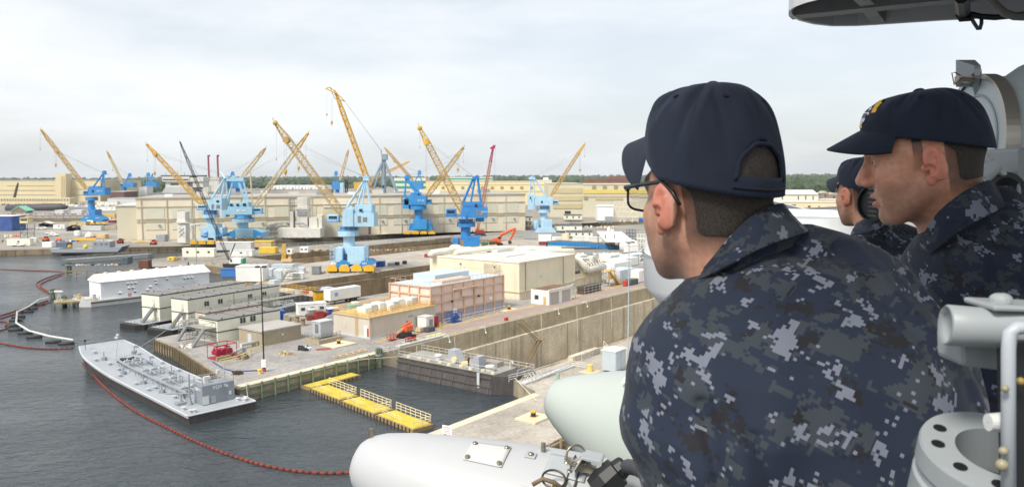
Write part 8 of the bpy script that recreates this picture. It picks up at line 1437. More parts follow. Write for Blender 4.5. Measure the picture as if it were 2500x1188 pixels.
# ---- black lamp drum between the two farther sailors
t = thing('signal_lamp', 'black signal lamp drum between the farther two sailors', 'lamp', Q(2140, 495, 2.2)); ld = (-(rt * .90) - fw * .42).normalized(); kk = 2.2 / FPX; lathe_dir(Q(2128, 495, 2.2), ld, [(-.12, .0005), (-.12, 40 * kk), (-.10, 46 * kk), (-.012, 47 * kk), (.0, 45 * kk), (.0, 41 * kk), (-.01, 40 * kk), (-.01, .0005)], 40, 'drum', BLKP, t, False)
for i in range(7): y = 462 + i * 11; mb = MB(); mb.box(Q(2134, y, 2.16), (.012, .05, .004)); mb.build('shutter_slat', M((44, 45, 48), .4), t)
# ---- gyro repeater with its sighting telescope at the lower right
Qr = lambda x, y, d: Q(x, y, d * .72)
t = thing('bearing_repeater', 'pale grey pelorus with sighting tube and round flange at the lower right', 'pelorus', Qr(2400, 1100, .80)); kk = .8 * .72 / FPX; RP = M((150, 156, 158), .45, .05, 12, .06)
rc = Qr(2446, 1104, .84); tz = (up * .93 - fw * .36).normalized(); RR = 178 * .84 * .72 / FPX
lathe_dir(rc, tz, [(-.20, RR * .98), (-.060, RR * .99), (-.057, RR * 1.02), (-.030, RR * 1.02), (-.027, RR * .985), (-.022, RR * .985), (-.019, RR * 1.02), (-.003, RR * 1.02), (0, RR * 1.0), (0, RR * .57), (-.05, RR * .56), (-.05, .0005)], 72, 'flange', RP, t, False)
for q in (2.2, 2.75, 3.4, 4.0, 4.6): g = tz.orthogonal().normalized(); h_ = tz.cross(g); pq = rc + (-rt * math.cos(q - 3.0) + (up * .36 + fw * .93) * -math.sin(q - 3.0)) * RR * .80; mb = MB(); mb.lathe(pq, tz, [(-.002, .0005), (.0008, .0005), (.0008, .005), (-.002, .005)], 14); mb.build('bolt_hole', BLKP, t)
lathe_dir(rc - tz * .048, tz, [(0, .0005), (0, RR * .5), (.012, RR * .5), (.012, .0005)], 48, 'compass_card', M((60, 66, 64), .3), t, False)
tb0, tb1 = Qr(2306, 792, .82), Qr(2620, 815, .80); td = (tb1 - tb0).normalized(); lathe_dir(tb0, td, [(.004, .0005), (.004, 42 * kk), (0, 46 * kk), (.002, 51 * kk), (.02, 50 * kk), (.2, 46 * kk)], 40, 'telescope_tube', RP, t)
mb = MB(); mb.prism([Qr(2343, 818, .84), Qr(2500, 840, .84), Qr(2500, 912, .84), Qr(2346, 894, .84)], (0, .036, 0)); mb.build('prism_housing', RP, t, bevel=.004)
mb = MB(); mb.prism([Qr(2428, 744, .79), Qr(2600, 752, .79), Qr(2600, 764, .79), Qr(2428, 760, .79)], (0, .04, 0)); mb.lathe(Qr(2443, 744, .81), up, [(0, .0005), (0, .008), (.006, .008), (.009, .004), (.009, .0005)], 14); mb.build('sight_base', RP, t, bevel=.003)
mb = MB(); mb.tube([Qr(2462, 1260, .76), Qr(2462, 850, .76), Qr(2466, 812, .76), Qr(2480, 800, .76), Qr(2540, 796, .76)], [.0047] * 5, 12); mb.build('sight_frame', M((172, 178, 184), .45, .05, 12), t, smooth=True); mb = MB(); mb.prism([Qr(2474, 836, .78), Qr(2560, 830, .78), Qr(2560, 1260, .78), Qr(2484, 1260, .78)], (0, .02, 0)); mb.build('sight_back', BLKP, t)
for x, y, r in ((2454, 948, .0026), (2450, 1100, .0032), (2446, 1134, .0042)): mb = MB(); mb.ball(Qr(x, y, .75), r, 12, 8); mb.build('brass_knob', M((150, 142, 116), .4, .1, 20), t, smooth=True)
for y in (930,): mb = MB(); mb.ball(Qr(2492, y, .765), .003, 10, 6); mb.build('brass_screw', M((150, 128, 70), .4, .1, 20), t, smooth=True)
mb = MB(); mb.lathe(Qr(2412, 1030, .78), rt, [(0, .0005), (0, .0062), (.011, .0072), (.014, .0065), (.014, .0005)], 16); mb.bar(Qr(2440, 1030, .78), Qr(2458, 1034, .77), .003, 8); mb.build('clamp_screw', M((206, 208, 206), .4, .05, 10), t, smooth=False)
# ================================================================ YARD CLUTTER: sheds, boxes, vehicles, tents, heaps
TEAL = M((120, 190, 176), .6, .15, .4); BLUEB = M((40, 84, 160), .5, .12, .4); REDB = M((150, 48, 44), .6, .2, .4); TANB = M((206, 178, 132), .7, .15, .4); BLACKB = M((44, 44, 46), .6, .2, .5); SUB = M((66, 66, 70), .6, .1, .1); ORB = M((214, 92, 50), .5, .15, .4); YLB = M((222, 186, 70), .6, .15, .4); CONB = M((176, 164, 138), .9, .2, .5)
def crate(name, label, cat, rect, t=3.0, mat=WPNT, lid=None, group=None, door=True, ribs=0, win=0, skew=0.0):
 x0, y0, x1, y1 = rect; F = Flat((x0 + x1) / 2, y1); o = thing(name, label, cat, F.p, group); a, b = F.at(x0, y1), F.at(x1, y1); H = F.at(x0, y0).z - a.z; W = b.x - a.x; c = F.p + Vector((0, t / 2, 0)); c.z = 2.5
 rz = skew; ca = (Vector((math.cos(rz), math.sin(rz), 0)), Vector((-math.sin(rz), math.cos(rz), 0)))
 mb = MB(); mb.box(c + Vector((0, 0, .12)), (W, t, H - .12), ax=ca); mb.build('body', mat, o, bevel=.05); mb = MB(); mb.box(c, (W * .94, t * .9, .12), ax=ca); mb.build('skid', DK, o)
 if lid is not None: mb = MB(); mb.box(c + Vector((0, 0, H)), (W * 1.03, t * 1.05, .14), ax=ca); mb.build('roof', lid, o)
 n = ca[1] * (-t / 2 - .03)
 if door: mb = MB(); mb.box(c + n + ca[0] * (W * .28) + Vector((0, 0, .15)), (min(1.0, W * .25), .08, min(2.1, H * .8)), ax=ca); mb.build('door', LGREY if mat is WPNT else mat, o)
 for i in range(win): mb = MB(); mb.box(c + n + ca[0] * (W * ((i + .5) / win - .5)) + Vector((0, 0, H * .5)), (min(.9, W / win * .5), .08, H * .24), ax=ca); mb.build('window', WIN, o)
 if ribs:
  mb = MB()
  for i in range(ribs): mb.box(c + n + ca[0] * (W * ((i + .5) / ribs - .5)) + Vector((0, 0, .2)), (.12, .1, H - .3), ax=ca)
  mb.build('side_ribs', mat, o)
 return o, F
def car(kind, label, x, y, L_, mat=CAR_W, group='vehicles parked in the dockyard', flip=1, rz=0.0):
 p = G(x, y); o = thing('parked_' + kind, label, kind, p, group, local=True, rz=rz); f = flip
 pr = {'pickup': [(-.5, .35), (.5, .35), (.5, .62), (.34, .66), (.16, .68), (.10, 1.0), (-.10, 1.02), (-.16, .66), (-.5, .64)], 'van': [(-.5, .3), (.5, .3), (.5, .62), (.43, .72), (.34, 1.1), (-.48, 1.12), (-.5, .9)], 'truck': [(-.5, .5), (.5, .5), (.5, 1.0), (.46, 1.3), (.22, 1.32), (.20, .8), (-.5, .8)]}[kind]
 W = 1.9; Hs = 1.7; mb = MB(); mb.prism([Vector((q[0] * L_ * f, -W / 2, q[1] * Hs)) for q in pr], (0, W, 0)); mb.build('body', mat, o, bevel=.05)
 gx = {'pickup': (-.08, .10), 'van': (-.40, .34), 'truck': (.25, .44)}[kind]; gz = {'pickup': (.72, .95), 'van': (.75, 1.02), 'truck': (1.0, 1.25)}[kind]
 mb = MB(); mb.box((sum(gx) / 2 * L_ * f, 0, gz[0] * Hs), (abs(gx[1] - gx[0]) * L_, W + .03, (gz[1] - gz[0]) * Hs)); mb.build('side_window', GLS, o)
 for q in (-.32, .33):
  for y_ in (-W / 2 - .02, W / 2 - .2): mb = MB(); mb.lathe((q * L_ * f, y_, .36), (0, 1, 0), [(0, .02), (0, .36), (.22, .36), (.22, .02)], 10); mb.build('wheel', BLACKB, o)
 for y_ in (-.65, .65): mb = MB(); mb.box((.5 * L_ * f, y_, .75), (.06, .3, .2)); mb.build('headlight', LGREY, o)
 return o
car('van', 'white passenger van on the far quay left of the black arched tent', 102, 560, 5.6); car('pickup', 'white pickup parked right of the van on the far quay', 132, 576, 5.6, flip=-1); car('pickup', 'second white pickup half hidden behind the first', 124, 572, 5.4, flip=-1); car('pickup', 'white pickup in front of the long white trailer at the left edge', 46, 601, 5.8); car('truck', 'white flatbed truck beyond the basin right of the bright blue crane', 1231, 553, 6.0); car('truck', 'pale yellow digger truck beyond the basin by the small cream hut', 1178, 557, 5.5, TANB); car('pickup', 'red pickup left of the grey corrugated shed beyond the basin', 1200, 556, 5.2, REDB)
A = crate
A('office_trailer', 'long white office trailer at the edge of the far quay', 'trailer', (17, 583, 74, 600), 3, OFFW, LGREY, win=1); A('box_trailer', 'white box trailer right of the long white office trailer', 'trailer', (73, 580, 88, 592), 2.6, WPNT); A('storage_container', 'white container at the quay edge left of the grey vessel', 'container', (103, 591, 126, 604), 3, WPNT, door=False)
A('wrapped_structure', 'blue netted scaffold block with a white roof at the left edge', 'scaffold', (-40, 528, 30, 564), 14, M((60, 88, 150), .8, .3, .3), WHT, door=False, ribs=10); A('tool_shed', 'tan low shed in front of the far left crane', 'shed', (168, 541, 209, 551), 6, TANB, TEAL, win=1); A('tool_shed', 'long grey shed on the far quay below the far left crane', 'shed', (197, 552, 247, 563), 5, LGREY, LGREY, ribs=8); A('kiosk', 'white upright kiosk at the foot of the far left crane', 'kiosk', (213, 537, 227, 550), 4, WHT, win=1)
A('crew_bus', 'red and white bus left of the long cream hall', 'bus', (264, 537, 282, 544), 4, REDB, WHT, win=3); A('concrete_block_wall', 'low concrete block wall right of the grey shed', 'wall', (247, 551, 284, 560), 1.2, CONB, door=False, ribs=6); A('storage_box', 'white cube store right of the dark gabled tent', 'box', (181, 563, 194, 576), 3, WPNT); A('storage_box', 'tan crate in front of the long cream hall wing', 'crate', (235, 572, 257, 582), 4, TANB); A('office_trailer', 'white trailer with a dark window behind the two pickups', 'trailer', (130, 548, 158, 559), 3, WPNT, LGREY, win=1)
A('generator', 'grey generator box against the long cream hall', 'generator', (381, 573, 403, 590), 4, GREY); A('storage_box', 'maroon box on the far tan annex pier', 'box', (84, 487, 95, 496), 8, M((110, 60, 62), .7)); A('warehouse', 'low white warehouse with a grey door on the far pier, left one', 'warehouse', (134, 513, 155, 523), 8, LGREY, WHT); A('warehouse', 'low white warehouse on the far pier next to the far left crane', 'warehouse', (174, 513, 200, 523), 8, LGREY, WHT); A('warehouse', 'long grey corrugated warehouse behind the two low white ones', 'warehouse', (168, 505, 218, 512), 10, GREY, LGREY, ribs=12)
A('storage_box', 'yellow slatted crate stack right of the far left crane', 'crate', (250, 522, 280, 530), 5, M((206, 176, 96), .8), door=False, ribs=8); A('tool_shed', 'white shed right of the far left crane mast', 'shed', (236, 505, 282, 514), 7, WPNT, LGREY, win=3); A('tool_shed', 'pale long shed with dark bays behind the far left crane', 'shed', (236, 492, 286, 500), 8, OFFW, LGREY, win=4)
F = Flat(60, 514); t = thing('submarine', 'long black submarine hull on the far pier left of the far left crane', 'submarine', F.p); mb = MB(); mb.tube([F.at(14, 509), F.at(20, 509), F.at(110, 508), F.at(150, 506), F.at(166, 505)], [2, 4.2, 4.6, 4, 1], 12); mb.build('hull', SUB, t, smooth=True); mb = MB(); F.rect(mb, 108, 502, 113, 509, 3); mb.build('gangway', LGREY, t)
fender('row of dark timber piles under the far pier', [G(30, 531.5), G(214, 530.5)], M((70, 64, 56), .9, .3, .4), .4, 3.6, 5.5, 1.6)
F = Flat(46, 520); t = thing('boat_shed', 'brown gabled hut with a mint green roof on the far pier', 'hut', F.p); mb = MB(); F.ex(mb, [(28, 520), (64, 520), (64, 514), (46, 504), (28, 514)], 10, 5); mb.build('wall', M((132, 116, 100), .85), t); mb = MB(); F.ex(mb, [(45, 502.5), (68, 514), (66, 516), (45, 504.5)], 11, 5); F.ex(mb, [(25, 515), (26, 516), (46, 504.5), (45, 502.5)], 11, 5); mb.build('roof', M((120, 190, 160), .7), t)
F = Flat(67, 584); t = thing('watch_tower', 'steel frame tower carrying a cream cabin at far left', 'tower', F.p); mb = MB()
for x in (50, 67, 84):
 for dy in (0, 4): mb.bar(F.at(x, 582, dy), F.at(x, 545, dy), .16)
for y in (545, 557, 569, 581): mb.bar(F.at(50, y), F.at(84, y), .13); mb.bar(F.at(50, y, 4), F.at(84, y, 4), .13)
for a_, b_ in (((50, 581), (67, 569)), ((67, 581), (84, 569)), ((50, 569), (67, 557)), ((84, 569), (67, 557)), ((50, 557), (67, 545))): mb.bar(F.at(*a_), F.at(*b_), .09)
mb.build('frame', M((96, 104, 112), .6), t); mb = MB(); F.rect(mb, 48, 532, 68, 545, 4, 2); cb = mb.build('cabin', M((214, 206, 160), .7), t); mb = MB(); F.rect(mb, 50, 535, 66, 539, 4.1, 2); mb.build('window', WIN, cb); mb = MB(); F.rect(mb, 46, 530.5, 70, 532, 5, 2); mb.build('roof', TANB, cb)
def tent(label, x0, x1, yb, yt, mat, t_=5):
 F = Flat((x0 + x1) / 2, yb); o = thing('work_tent', label, 'tent', F.p, 'gabled work tents'); xm = (x0 + x1) / 2; ye = yt + (yb - yt) * .4
 mb = MB(); F.ex(mb, [(x0 - 1, ye), (xm, yt), (x1 + 1, ye), (x1, ye + 1), (xm, yt + 1.4), (x0, ye + 1)], t_, t_ / 2); mb.build('roof', mat, o)
 mb = MB(); F.rect(mb, x0, ye, x0 + 3, yb, t_, t_ / 2); F.rect(mb, x1 - 3, ye, x1, yb, t_, t_ / 2); F.rect(mb, x0, ye, x1, yb, .2, t_); mb.build('side', BLACKB, o)
tent('arched tent with a pale roof and black sides on the far quay', 94, 124, 554, 540, M((220, 216, 208), .7)); tent('dark gabled tent right of the white trailer', 162, 188, 564, 549, M((64, 62, 60), .8))
F = Flat(218, 580); t = thing('wrapped_machine', 'machine shrouded in crumpled white plastic on the far quay', 'machine', F.p); mb = MB(); mb.lathe(F.at(218, 580, 1), (0, 0, 1), [(0, .02), (0, 2.4), (1.2, 2.0), (2.2, 1.5), (3.0, .7), (3.2, .02)], 7); mb.build('shroud', WPNT, t); mb = MB(); F.rect(mb, 208, 578, 228, 581, 3); mb.build('pallet', REDB, t)
def heap(name, label, cat, x, y, wpx, hpx, mats, n=9, seed=1, stuff=False):
 F = Flat(x, y); rs = random.Random(seed); o = thing(name, label, cat, F.p); k = F.k
 for i, m_ in enumerate(mats):
  mb = MB()
  for _ in range(n): mb.box(F.p + Vector((rs.uniform(-.5, .5) * wpx * k, rs.uniform(0, 2.2), 0)), (rs.uniform(.3, .9) * hpx * k * 1.4, rs.uniform(.3, .8), rs.uniform(.35, 1) * hpx * k), rs.uniform(0, 3), taper=rs.uniform(.5, 1))
  mb.build('debris', m_, o)
 o['kind'] = 'stuff'; return o
F = Flat(206, 589); o = MB()
for i in range(5): o.bar(F.at(179, 588 - i * 1.2, i % 2), F.at(234, 586 - i * 1.2, i % 2), .22, 6)
tag(o.build('pipe_stack', YLB), 'stack of pale yellow pipes behind the grey vessel', 'pipe stack')
for (x, y, lb, m_) in ((109, 589, 'orange wheeled loader on the far quay', ORB), (291, 594, 'red wheeled lift at the corner of the long cream hall', REDB), (372, 597, 'orange boom lift parked against the long cream hall', ORB)):
 F = Flat(x, y); t = thing('loader', lb, 'loader', F.p, 'small yard machines'); mb = MB(); F.rect(mb, x - 6, y - 8, x + 6, y - 2, 2.2); mb.build('body', m_, t, bevel=.1); mb = MB(); F.rect(mb, x - 2, y - 12, x + 4, y - 8, 1.8); mb.build('cab', GLS, t); mb = MB(); mb.bar(F.at(x - 2, y - 7), F.at(x + 14 if x != 109 else x - 10, y - 10), .25); mb.build('arm', m_, t)
 for q in (-4, 4): mb = MB(); p = F.at(x + q, y - 2, -1.2); mb.lathe(p, (0, 1, 0), [(0, .02), (0, .55), (2.2, .55), (2.2, .02)], 10); mb.build('wheel', BLACKB, t)
F = Flat(343, 592); o = MB(); F.ex(o, [(322, 590), (345, 587), (366, 590), (366, 592), (345, 590), (322, 593)], .8); tag(o.build('spreader_beam', YLB), 'long yellow beam lying against the long cream hall', 'beam')
for i, x in enumerate((141, 147)): o = MB(); p = G(x, 589); o.ball(p + Vector((0, 0, .8)), .9, 10, 6); tag(o.build('buoy', ORB), ['orange buoy on the far quay, left of a pair', 'orange buoy on the far quay, right of a pair'][i], 'buoy')
heap('scrap_heap', 'heap of grey and rust scrap on the left edge of the far quay', 'heap', 18, 592, 44, 6, [GREY, RUST, CONB, WPNT, BLACKB], 14, 3); heap('scrap_heap', 'mixed heap of timber and gear behind the long white office trailer', 'heap', 30, 578, 50, 6, [TANB, GREY, ORB, WPNT], 14, 4); heap('supply_heap', 'scattered small crates below the long grey shed', 'heap', 160, 590, 60, 4, [WPNT, BLUEB, REDB, GREY, TANB], 9, 5); heap('supply_heap', 'row of small crates and drums by the cream hall wing', 'heap', 262, 590, 40, 4, [WPNT, YLB, REDB, BLACKB], 9, 6)
heap('supply_heap', 'cluttered line of small stores along the far tan annex pier', 'heap', 120, 500, 230, 4, [WPNT, GREY, OFFW, REDB, LGREY, BLACKB], 60, 8); heap('supply_heap', 'scattered stores and vehicles on the far pier behind the far left crane', 'heap', 130, 524, 220, 3.6, [WPNT, GREY, ORB, BLUEB, LGREY], 40, 9); heap('supply_heap', 'low clutter of stores right of the far left crane base', 'heap', 262, 534, 40, 4, [WPNT, TANB, GREY, BLUEB], 16, 10)
for i in range(14):
 x = 20 + i * 18 + (i * 7) % 9; y = 503 + (i * 5) % 4; o_, _ = A('storage_box', 'tiny pale store in the row along the far pier beyond the channel', 'box', (x, y - 4, x + 8 + i % 3 * 3, y), 5, [WPNT, LGREY, OFFW][i % 3], group='row of pale stores on the far pier', door=False)
# middle pier and brown dock
A('office_trailer', 'long white site trailer on the brown dock edge left of the light pole', 'trailer', (445, 607, 523, 628), 3, OFFW, WHT, win=3); A('tool_shed', 'long grey shed on the brown dock right of the white site trailer', 'shed', (528, 592, 613, 611), 5, LGREY, WHT); A('office_trailer', 'white cabin with a vent below the long grey shed', 'cabin', (562, 611, 616, 626), 4, WPNT, LGREY, win=1); A('transporter', 'tan flat topped transporter right of the long grey shed', 'transporter', (615, 590, 662, 604), 7, TANB, YLB, door=False); A('transporter', 'orange yellow machine frame under the tan transporter', 'machine', (632, 604, 672, 619), 5, YLB, door=False, ribs=5)
A('storage_box', 'big plain white box on the middle pier beside the office stacks', 'box', (576, 651, 642, 688), 6, WPNT, WPNT, door=False); A('tank_skid', 'blue tank skid left of the big white box', 'tank', (539, 658, 576, 677), 4, M((70, 130, 196), .5, .1, .4), BLUEB, door=False, ribs=6); A('storage_container', 'pale grey container behind the row of grey tanks', 'container', (663, 647, 714, 660), 3, LBOX, LBOX, ribs=8); A('tank_skid', 'grey ribbed tank right of the big white box', 'tank', (643, 657, 664, 676), 4, LBOX, door=False, ribs=4); A('tank_skid', 'pale grey octagonal tank, left one of two', 'tank', (668, 661, 687, 682), 3.4, LBOX, WPNT, door=False, ribs=2); A('tank_skid', 'pale grey tank, right one of two', 'tank', (688, 659, 707, 681), 3.4, WPNT, LGREY, door=False, ribs=2)
A('vent_hood', 'white long hooded unit by the dock edge', 'unit', (707, 668, 739, 682), 3, WPNT, WPNT, door=False); A('vent_hood', 'pale grey hooded unit behind the white one', 'unit', (708, 655, 741, 667), 3, LBOX, LBOX, door=False); A('cage', 'grey mesh cage left of the nearest crane wheels', 'cage', (761, 651, 780, 670), 3, M((130, 134, 136), .6, .2, .6), GREY, door=False, ribs=4); A('storage_box', 'white crate under the left foot of the nearest crane', 'crate', (806, 642, 828, 664), 3, WHT, door=False); A('storage_container', 'blue container right of the nearest crane wheels', 'container', (918, 638, 938, 652), 3, BLUEB, ribs=4)
for (x0, y0, x1, y1, m_, lb) in ((946, 642, 962, 650, GREY, 'grey crate right of the blue container'), (964, 640, 974, 648, BLACKB, 'dark crate farther right of the blue container'), (982, 637, 992, 645, BLACKB, 'dark crate by the dock edge before the cream pump house'), (1036, 620, 1046, 628, REDB, 'small red compressor on the brown dock edge')): A('storage_box', lb, 'crate', (x0, y0, x1, y1), 2, m_, door=False)
F = Flat(693, 640); t = thing('drill_rig', 'yellow drill mast with a cream cab on the brown dock edge', 'drill rig', F.p); mb = MB(); mb.lattice(F.at(693, 638), F.at(693, 594), 1.2, .9, 8, .12, (1, 0, 0)); mb.build('mast', YLB, t); mb = MB(); F.rect(mb, 700, 608, 713, 620, 3); mb.build('cab', OFFW, t); mb = MB(); F.rect(mb, 702, 610, 708, 615, 3.1); mb.build('window', GLS, t); mb = MB(); F.rect(mb, 704, 620, 709, 637, 1.5); F.rect(mb, 686, 632, 712, 639, 2.4); mb.build('leg', TANB, t)
A('loader', 'white wheeled loader on the brown dock ledge', 'loader', (732, 603, 752, 617), 3, WHT, win=2, door=False); A('loader', 'yellow bulldozer on the brown dock left of the white site trailer', 'bulldozer', (408, 628, 424, 637), 3, YLB, win=1, door=False); A('storage_box', 'rusty plate box at the end of the far pier', 'box', (338, 636, 362, 654), 3, M((110, 70, 54), .8, .3, .5), door=False); A('pump_house_small', 'dark blue grey winch house on the far pier', 'winch', (296, 628, 312, 645), 4, M((86, 96, 104), .7, .2, .5), win=1)
heap('scrap_heap', 'mound of grey spoil beside the yellow bulldozer', 'heap', 440, 634, 26, 6, [CONB, GREY], 14, 11); heap('scrap_heap', 'brown spoil and timber along the brown dock ledge', 'heap', 560, 646, 130, 4, [BROWN, TANB, CONB], 26, 12); heap('scrap_heap', 'line of timber and steel on the far dock ledge right of the drill rig', 'heap', 880, 612, 260, 4, [BROWN, TANB, GREY, CONB], 34, 13); heap('supply_heap', 'small mixed gear around the yellow wheels of the nearest crane', 'heap', 850, 666, 150, 4, [GREY, TANB, WPNT, BLACKB], 10, 14); heap('supply_heap', 'small crates along the pier edge left of the far pier house', 'heap', 230, 648, 120, 4, [TANB, GREY, BLACKB, WPNT], 12, 15)
# near quay between the offices and the beige switch house
t = st('semi_trailer', 'white semi trailer with a round blue badge beside the yellow generator', 'trailer', 807, 745); bx(t, 'box', WPNT, 0, 0, 1.1, 10.2, 2.6, 3.9, .04); bx(t, 'chassis', BLACKB, .5, .4, .7, 10, 2.2, 1.1)
for x in (7.2, 8.5):
 for y in (0, 2.2): mb = MB(); mb.lathe((x, y, .5), (0, 1, 0), [(0, .02), (0, .5), (.4, .5), (.4, .02)], 10); mb.build('wheel', BLACKB, t)
bx(t, 'leg', DK, 1.6, .3, 0, 1.8, .5, .8); mb = MB(); mb.tube([(1.9 + .45 * math.cos(q * math.tau / 20), -.02, 2.6 + .45 * math.sin(q * math.tau / 20)) for q in range(20)], .09, 6, closed=True); mb.lathe((1.9, -.005, 2.6), (0, -1, 0), [(0, .0005), (.01, .2), (.02, .0005)], 12); mb.build('badge', M((60, 110, 190), .5), t)
A('generator', 'bright yellow generator left of the white semi trailer', 'generator', (764, 714, 795, 737), 3, YSKID, BLACKB, ribs=4, skew=.5); A('office_trailer', 'low white trailer with a blue door among the near stores', 'trailer', (722, 742, 790, 770), 3, WPNT, WPNT, win=3, skew=.45)
for (x0, y0, x1, y1, m_, ld, nm, lb, ct) in ((796, 754, 824, 771, BLUEB, WPNT, 'storage_container', 'blue box with a white lid beside the beige switch house', 'container'), (766, 762, 786, 783, REDB, RBOX, 'waste_bin', 'large rust red bin right of the grey cabinet', 'bin'), (786, 764, 797, 778, REDB, RBOX, 'waste_bin', 'smaller rust red bin between the large one and the blue box', 'bin'), (745, 769, 758, 782, RBOX, None, 'waste_bin', 'brown sloping bin left of the grey cabinet', 'bin'), (749, 757, 767, 778, GREY, LGREY, 'cabinet', 'grey cabinet between the red bins and the white trailer', 'cabinet'),
   (673, 761, 681, 783, BLUEB, BLUEB, 'portable_toilet', 'blue portable toilet beside the two storey office, left one', 'toilet'), (682, 760, 691, 782, BLUEB, BLUEB, 'portable_toilet', 'blue portable toilet beside the two storey office, right one', 'toilet'), (655, 764, 672, 784, LGREY, None, 'rack', 'grey rack of bottles left of the blue portable toilets', 'rack'), (726, 748, 733, 772, BLUEB, None, 'portable_toilet', 'upright blue cubicle in front of the low white trailer', 'toilet'), (848, 744, 872, 760, TEAL, None, 'covered_pallet', 'teal tarpaulin covered pallet behind the beige switch house', 'pallet'), (858, 738, 872, 748, WPNT, None, 'covered_pallet', 'white sacks beside the teal covered pallet', 'pallet')): A(nm, lb, ct, (x0, y0, x1, y1), 2.2, m_, ld, door=(m_ is BLUEB), skew=.5)
for i, (x, y, w_, h_, lb) in enumerate(((697, 785, 12, 18, 'tall concrete block stack left of the timber spools'), (712, 783, 10, 12, 'low concrete block beside the tall stack'), (726, 786, 16, 16, 'timber cable spool, left one behind the grey unit'), (740, 794, 18, 18, 'timber cable spool, right one behind the grey unit'))):
 F = Flat(x, y); t = thing('cable_spool' if i > 1 else 'concrete_block', lb, 'spool' if i > 1 else 'block', F.p); k = F.k
 if i > 1:
  for nm, z0, z1, r in (('flange', 0, .15, w_ * k / 2), ('core', .15, h_ * k - .15, w_ * k * .3), ('flange', h_ * k - .15, h_ * k, w_ * k / 2)): mb = MB(); mb.lathe(F.p, (0, 0, 1), [(z0, .02), (z0, r), (z1, r), (z1, .02)], 14); mb.build(nm, M((150, 132, 104), .9, .25, .8), t)
 else:
  for q in range(3): mb = MB(); mb.box(F.p + Vector((0, .6, q * h_ * k / 3)), (w_ * k * (1 - q * .08), 1.2, h_ * k / 3 - .05), .4); mb.build('block', CONB, t)
F = Flat(812, 790); t = thing('loading_ramp', 'grey sloping loading ramp beside the beige switch house', 'ramp', F.p); mb = MB(); F.ex(mb, [(789, 786), (793, 775), (836, 758), (838, 762), (832, 776), (808, 788)], 2); mb.build('ramp', M((150, 152, 150), .7, .2, .5), t)
F = Flat(700, 762); t = thing('access_gangway', 'pale railed gangway from the quay to the office barge', 'gangway', F.p); mb = MB(); rail(mb, [F.at(668, 748), F.at(716, 742)], 1.1, .05, 3, 1.4); rail(mb, [F.at(690, 756, 1), F.at(722, 748, 1)], 1.1, .05, 3, 1.4); mb.build('railing', LGREY, t); mb = MB(); F.ex(mb, [(664, 758), (720, 744), (720, 741), (664, 755)], 2); mb.build('walkway', GREY, t)
heap('sandbag_heap', 'pale sandbags and timber on the quay behind the lamp pole', 'heap', 690, 868, 34, 7, [M((196, 178, 140), .9, .2, .6), TIMB], 9, 21); heap('rubbish_heap', 'heap of black bags and white scraps on the quay', 'heap', 738, 856, 28, 9, [BLACKB, WPNT, BLACKB], 8, 22); heap('rubbish_heap', 'small heap of scraps at the foot of the office scaffold', 'heap', 448, 850, 30, 8, [GREY, WPNT, TANB], 8, 23); heap('scrap_heap', 'timber blocks right of the crimson pump skid', 'heap', 588, 876, 24, 8, [BROWN, TIMB, BLACKB], 6, 24)
o = MB(); p = G(789, 852); o.box(p, (2.6, 1.6, .08), .5); tag(o.build('steel_plate', M((150, 84, 64), .8, .25, .6)), 'rust red steel plate on the quay left of the bollard pad', 'plate')
t = st('rack_ladder', 'flat buff ladder shaped frame lying on the quay edge', 'frame', 820, 874); mb = MB()
for y in (0, 1.0): mb.bar((0, y, .1), (7.5, y, .1), .1)
for i in range(6): mb.bar((i * 1.5, 0, .1), (i * 1.5, 1, .1), .08)
mb.build('frame', TANB, t)
# right end of the dock
A('container_row', 'row of grey steel boxes before the right hand pale blue crane', 'container', (1281, 569, 1367, 583), 4, M((160, 164, 162), .7, .1, .4), GREY, door=False, ribs=9); A('storage_box', 'white covered box right of the orange excavator', 'box', (1315, 574, 1346, 589), 4, WPNT, WPNT, door=False); A('waste_bin', 'crimson bin at the left end of the blue girder', 'bin', (1316, 589, 1334, 598), 3, REDB, WHT, door=False); A('waste_bin', 'green bin by the orange excavator', 'bin', (1176, 592, 1192, 602), 3, M((60, 96, 70), .6), door=False); A('waste_bin', 'dark green low bin right of the bright blue crane', 'bin', (1194, 590, 1214, 600), 3, M((50, 70, 60), .6), door=False)
for i, (x0, y0, x1, y1) in enumerate(((1402, 578, 1438, 590), (1432, 580, 1468, 592), (1384, 588, 1410, 594), (1530, 600, 1556, 622), (1350, 580, 1376, 590))): A('shrouded_gear', ['white shrouded gear behind the blue girder, left one', 'white shrouded gear behind the blue girder, beside the tent', 'low white sheeted pile on the blue girder', 'white wrapped block at the right end of the blue girder', 'white sheeted stores left of the cream tank'][i], 'gear', (x0, y0, x1, y1), 5, WPNT, WPNT, door=False, skew=.3)
def frame_block(label, x0, y0, x1, y1, mat, t_=5, nx=3, ny=3):
 F = Flat((x0 + x1) / 2, y1); o = MB()
 for i in range(nx + 1):
  x = x0 + (x1 - x0) * i / nx
  for dy in (0, t_): o.bar(F.at(x, y1, dy), F.at(x, y0, dy), .14)
  for j in range(ny + 1):
   y = y0 + (y1 - y0) * j / ny; o.bar(F.at(x, y, 0), F.at(x, y, t_), .1)
   if i < nx: o.bar(F.at(x, y), F.at(x0 + (x1 - x0) * (i + 1) / nx, y), .12);
   if i < nx and j < ny: o.bar(F.at(x, y), F.at(x0 + (x1 - x0) * (i + 1) / nx, y0 + (y1 - y0) * (j + 1) / ny), .08)
   if i < nx and j: F.rect(o, x, y, x0 + (x1 - x0) * (i + 1) / nx, y + .8, t_, t_ / 2)
 tag(o.build('scaffold_block', mat), label, 'scaffold')
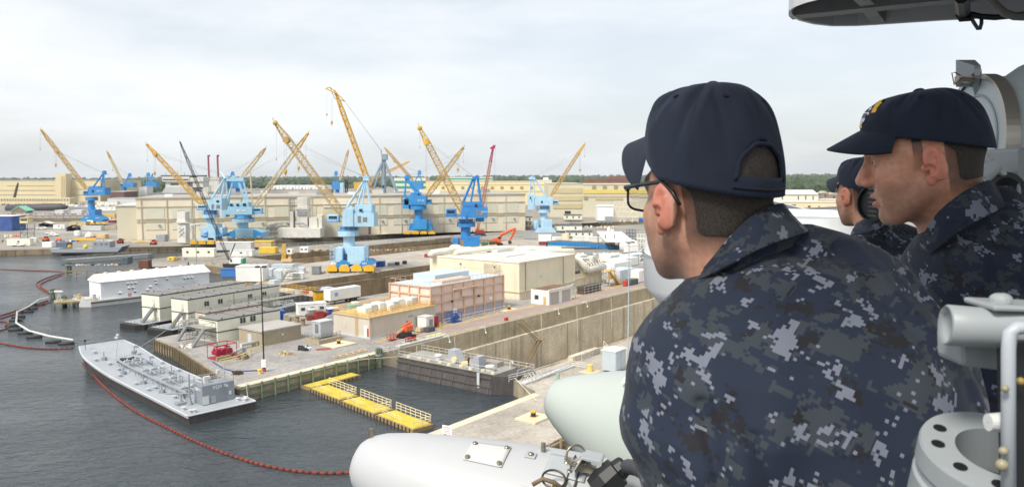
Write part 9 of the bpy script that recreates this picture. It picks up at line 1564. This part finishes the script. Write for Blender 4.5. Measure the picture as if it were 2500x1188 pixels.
frame_block('white scaffold tower at the right edge of the dock end', 1556, 571, 1580, 606, WPNT); frame_block('dark blue grey scaffold block behind the canopy tent', 1530, 560, 1552, 586, M((84, 100, 116), .6)); frame_block('pale scaffold against the grey tub, lower right of the girder', 1562, 610, 1590, 640, WPNT); frame_block('grey scaffold over the cabin on the barge', 1392, 541, 1420, 550, STEEL, 4, 4, 2)
F = Flat(1518, 630); t = thing('timber_baulk', 'long dark weathered baulk below the blue girder end', 'baulk', F.p); mb = MB(); F.ex(mb, [(1480, 630), (1556, 620), (1556, 614), (1480, 622)], 2); mb.build('beam', BROWN, t)
A('storage_box', 'blue box on the quay at the right end of the steel frame', 'box', (1558, 533, 1570, 542), 4, M((50, 110, 180), .5), door=False); heap('supply_heap', 'white bagged gear scattered on the dock end before the tent', 'heap', 1470, 622, 120, 6, [WPNT, LBOX, WPNT, GREY], 16, 31); heap('supply_heap', 'mixed gear along the basin quay right of the grey shed', 'heap', 1430, 556, 150, 5, [WPNT, GREY, TANB, OFFW], 16, 32); heap('supply_heap', 'crates and drums along the basin quay under the long hall', 'heap', 640, 584, 240, 4, [WPNT, GREY, TANB, YLB], 18, 33); heap('supply_heap', 'crates along the basin quay right of the stair ramp', 'heap', 1100, 566, 110, 4, [WPNT, GREY, TANB, BLACKB], 12, 34)
# chain link fences on the middle pier edge
t = thing('chain_fence', 'pale post and rail fence along the far edge of the brown dock', 'fence', G(700, 606)); mb = MB(); rail(mb, [G(660, 607), G(860, 598), G(1060, 589)], 2.0, .05, 3, 4); mb.build('rail', LGREY, t)
t = thing('chain_fence', 'pale post and rail fence along the pier edge by the nearest crane', 'fence', G(950, 650)); mb = MB(); rail(mb, [S(150, 199, 2.5), S(250, 199, 2.5)], 1.2, .05, 2, 2.5); mb.build('rail', LGREY, t)
# ================================================================ thin summer haze over the yard
mb = MB(); mb.box((0, 3900, -13), (16000, 9400, 160)); hz_ = mb.build('haze', M((200, 200, 200)), None, loc=(0, 0, 0))
m = bpy.data.materials.new('air'); m.use_nodes = True; m.node_tree.nodes.remove(m.node_tree.nodes['Principled BSDF'])
v = m.node_tree.nodes.new('ShaderNodeVolumePrincipled'); v.inputs['Color'].default_value = (.90, .95, 1, 1); v.inputs['Density'].default_value = .00005; v.inputs['Anisotropy'].default_value = .2
m.node_tree.links.new(v.outputs[0], m.node_tree.nodes['Material Output'].inputs['Volume']); hz_.data.materials.clear(); hz_.data.materials.append(m); hz_['kind'] = 'stuff'
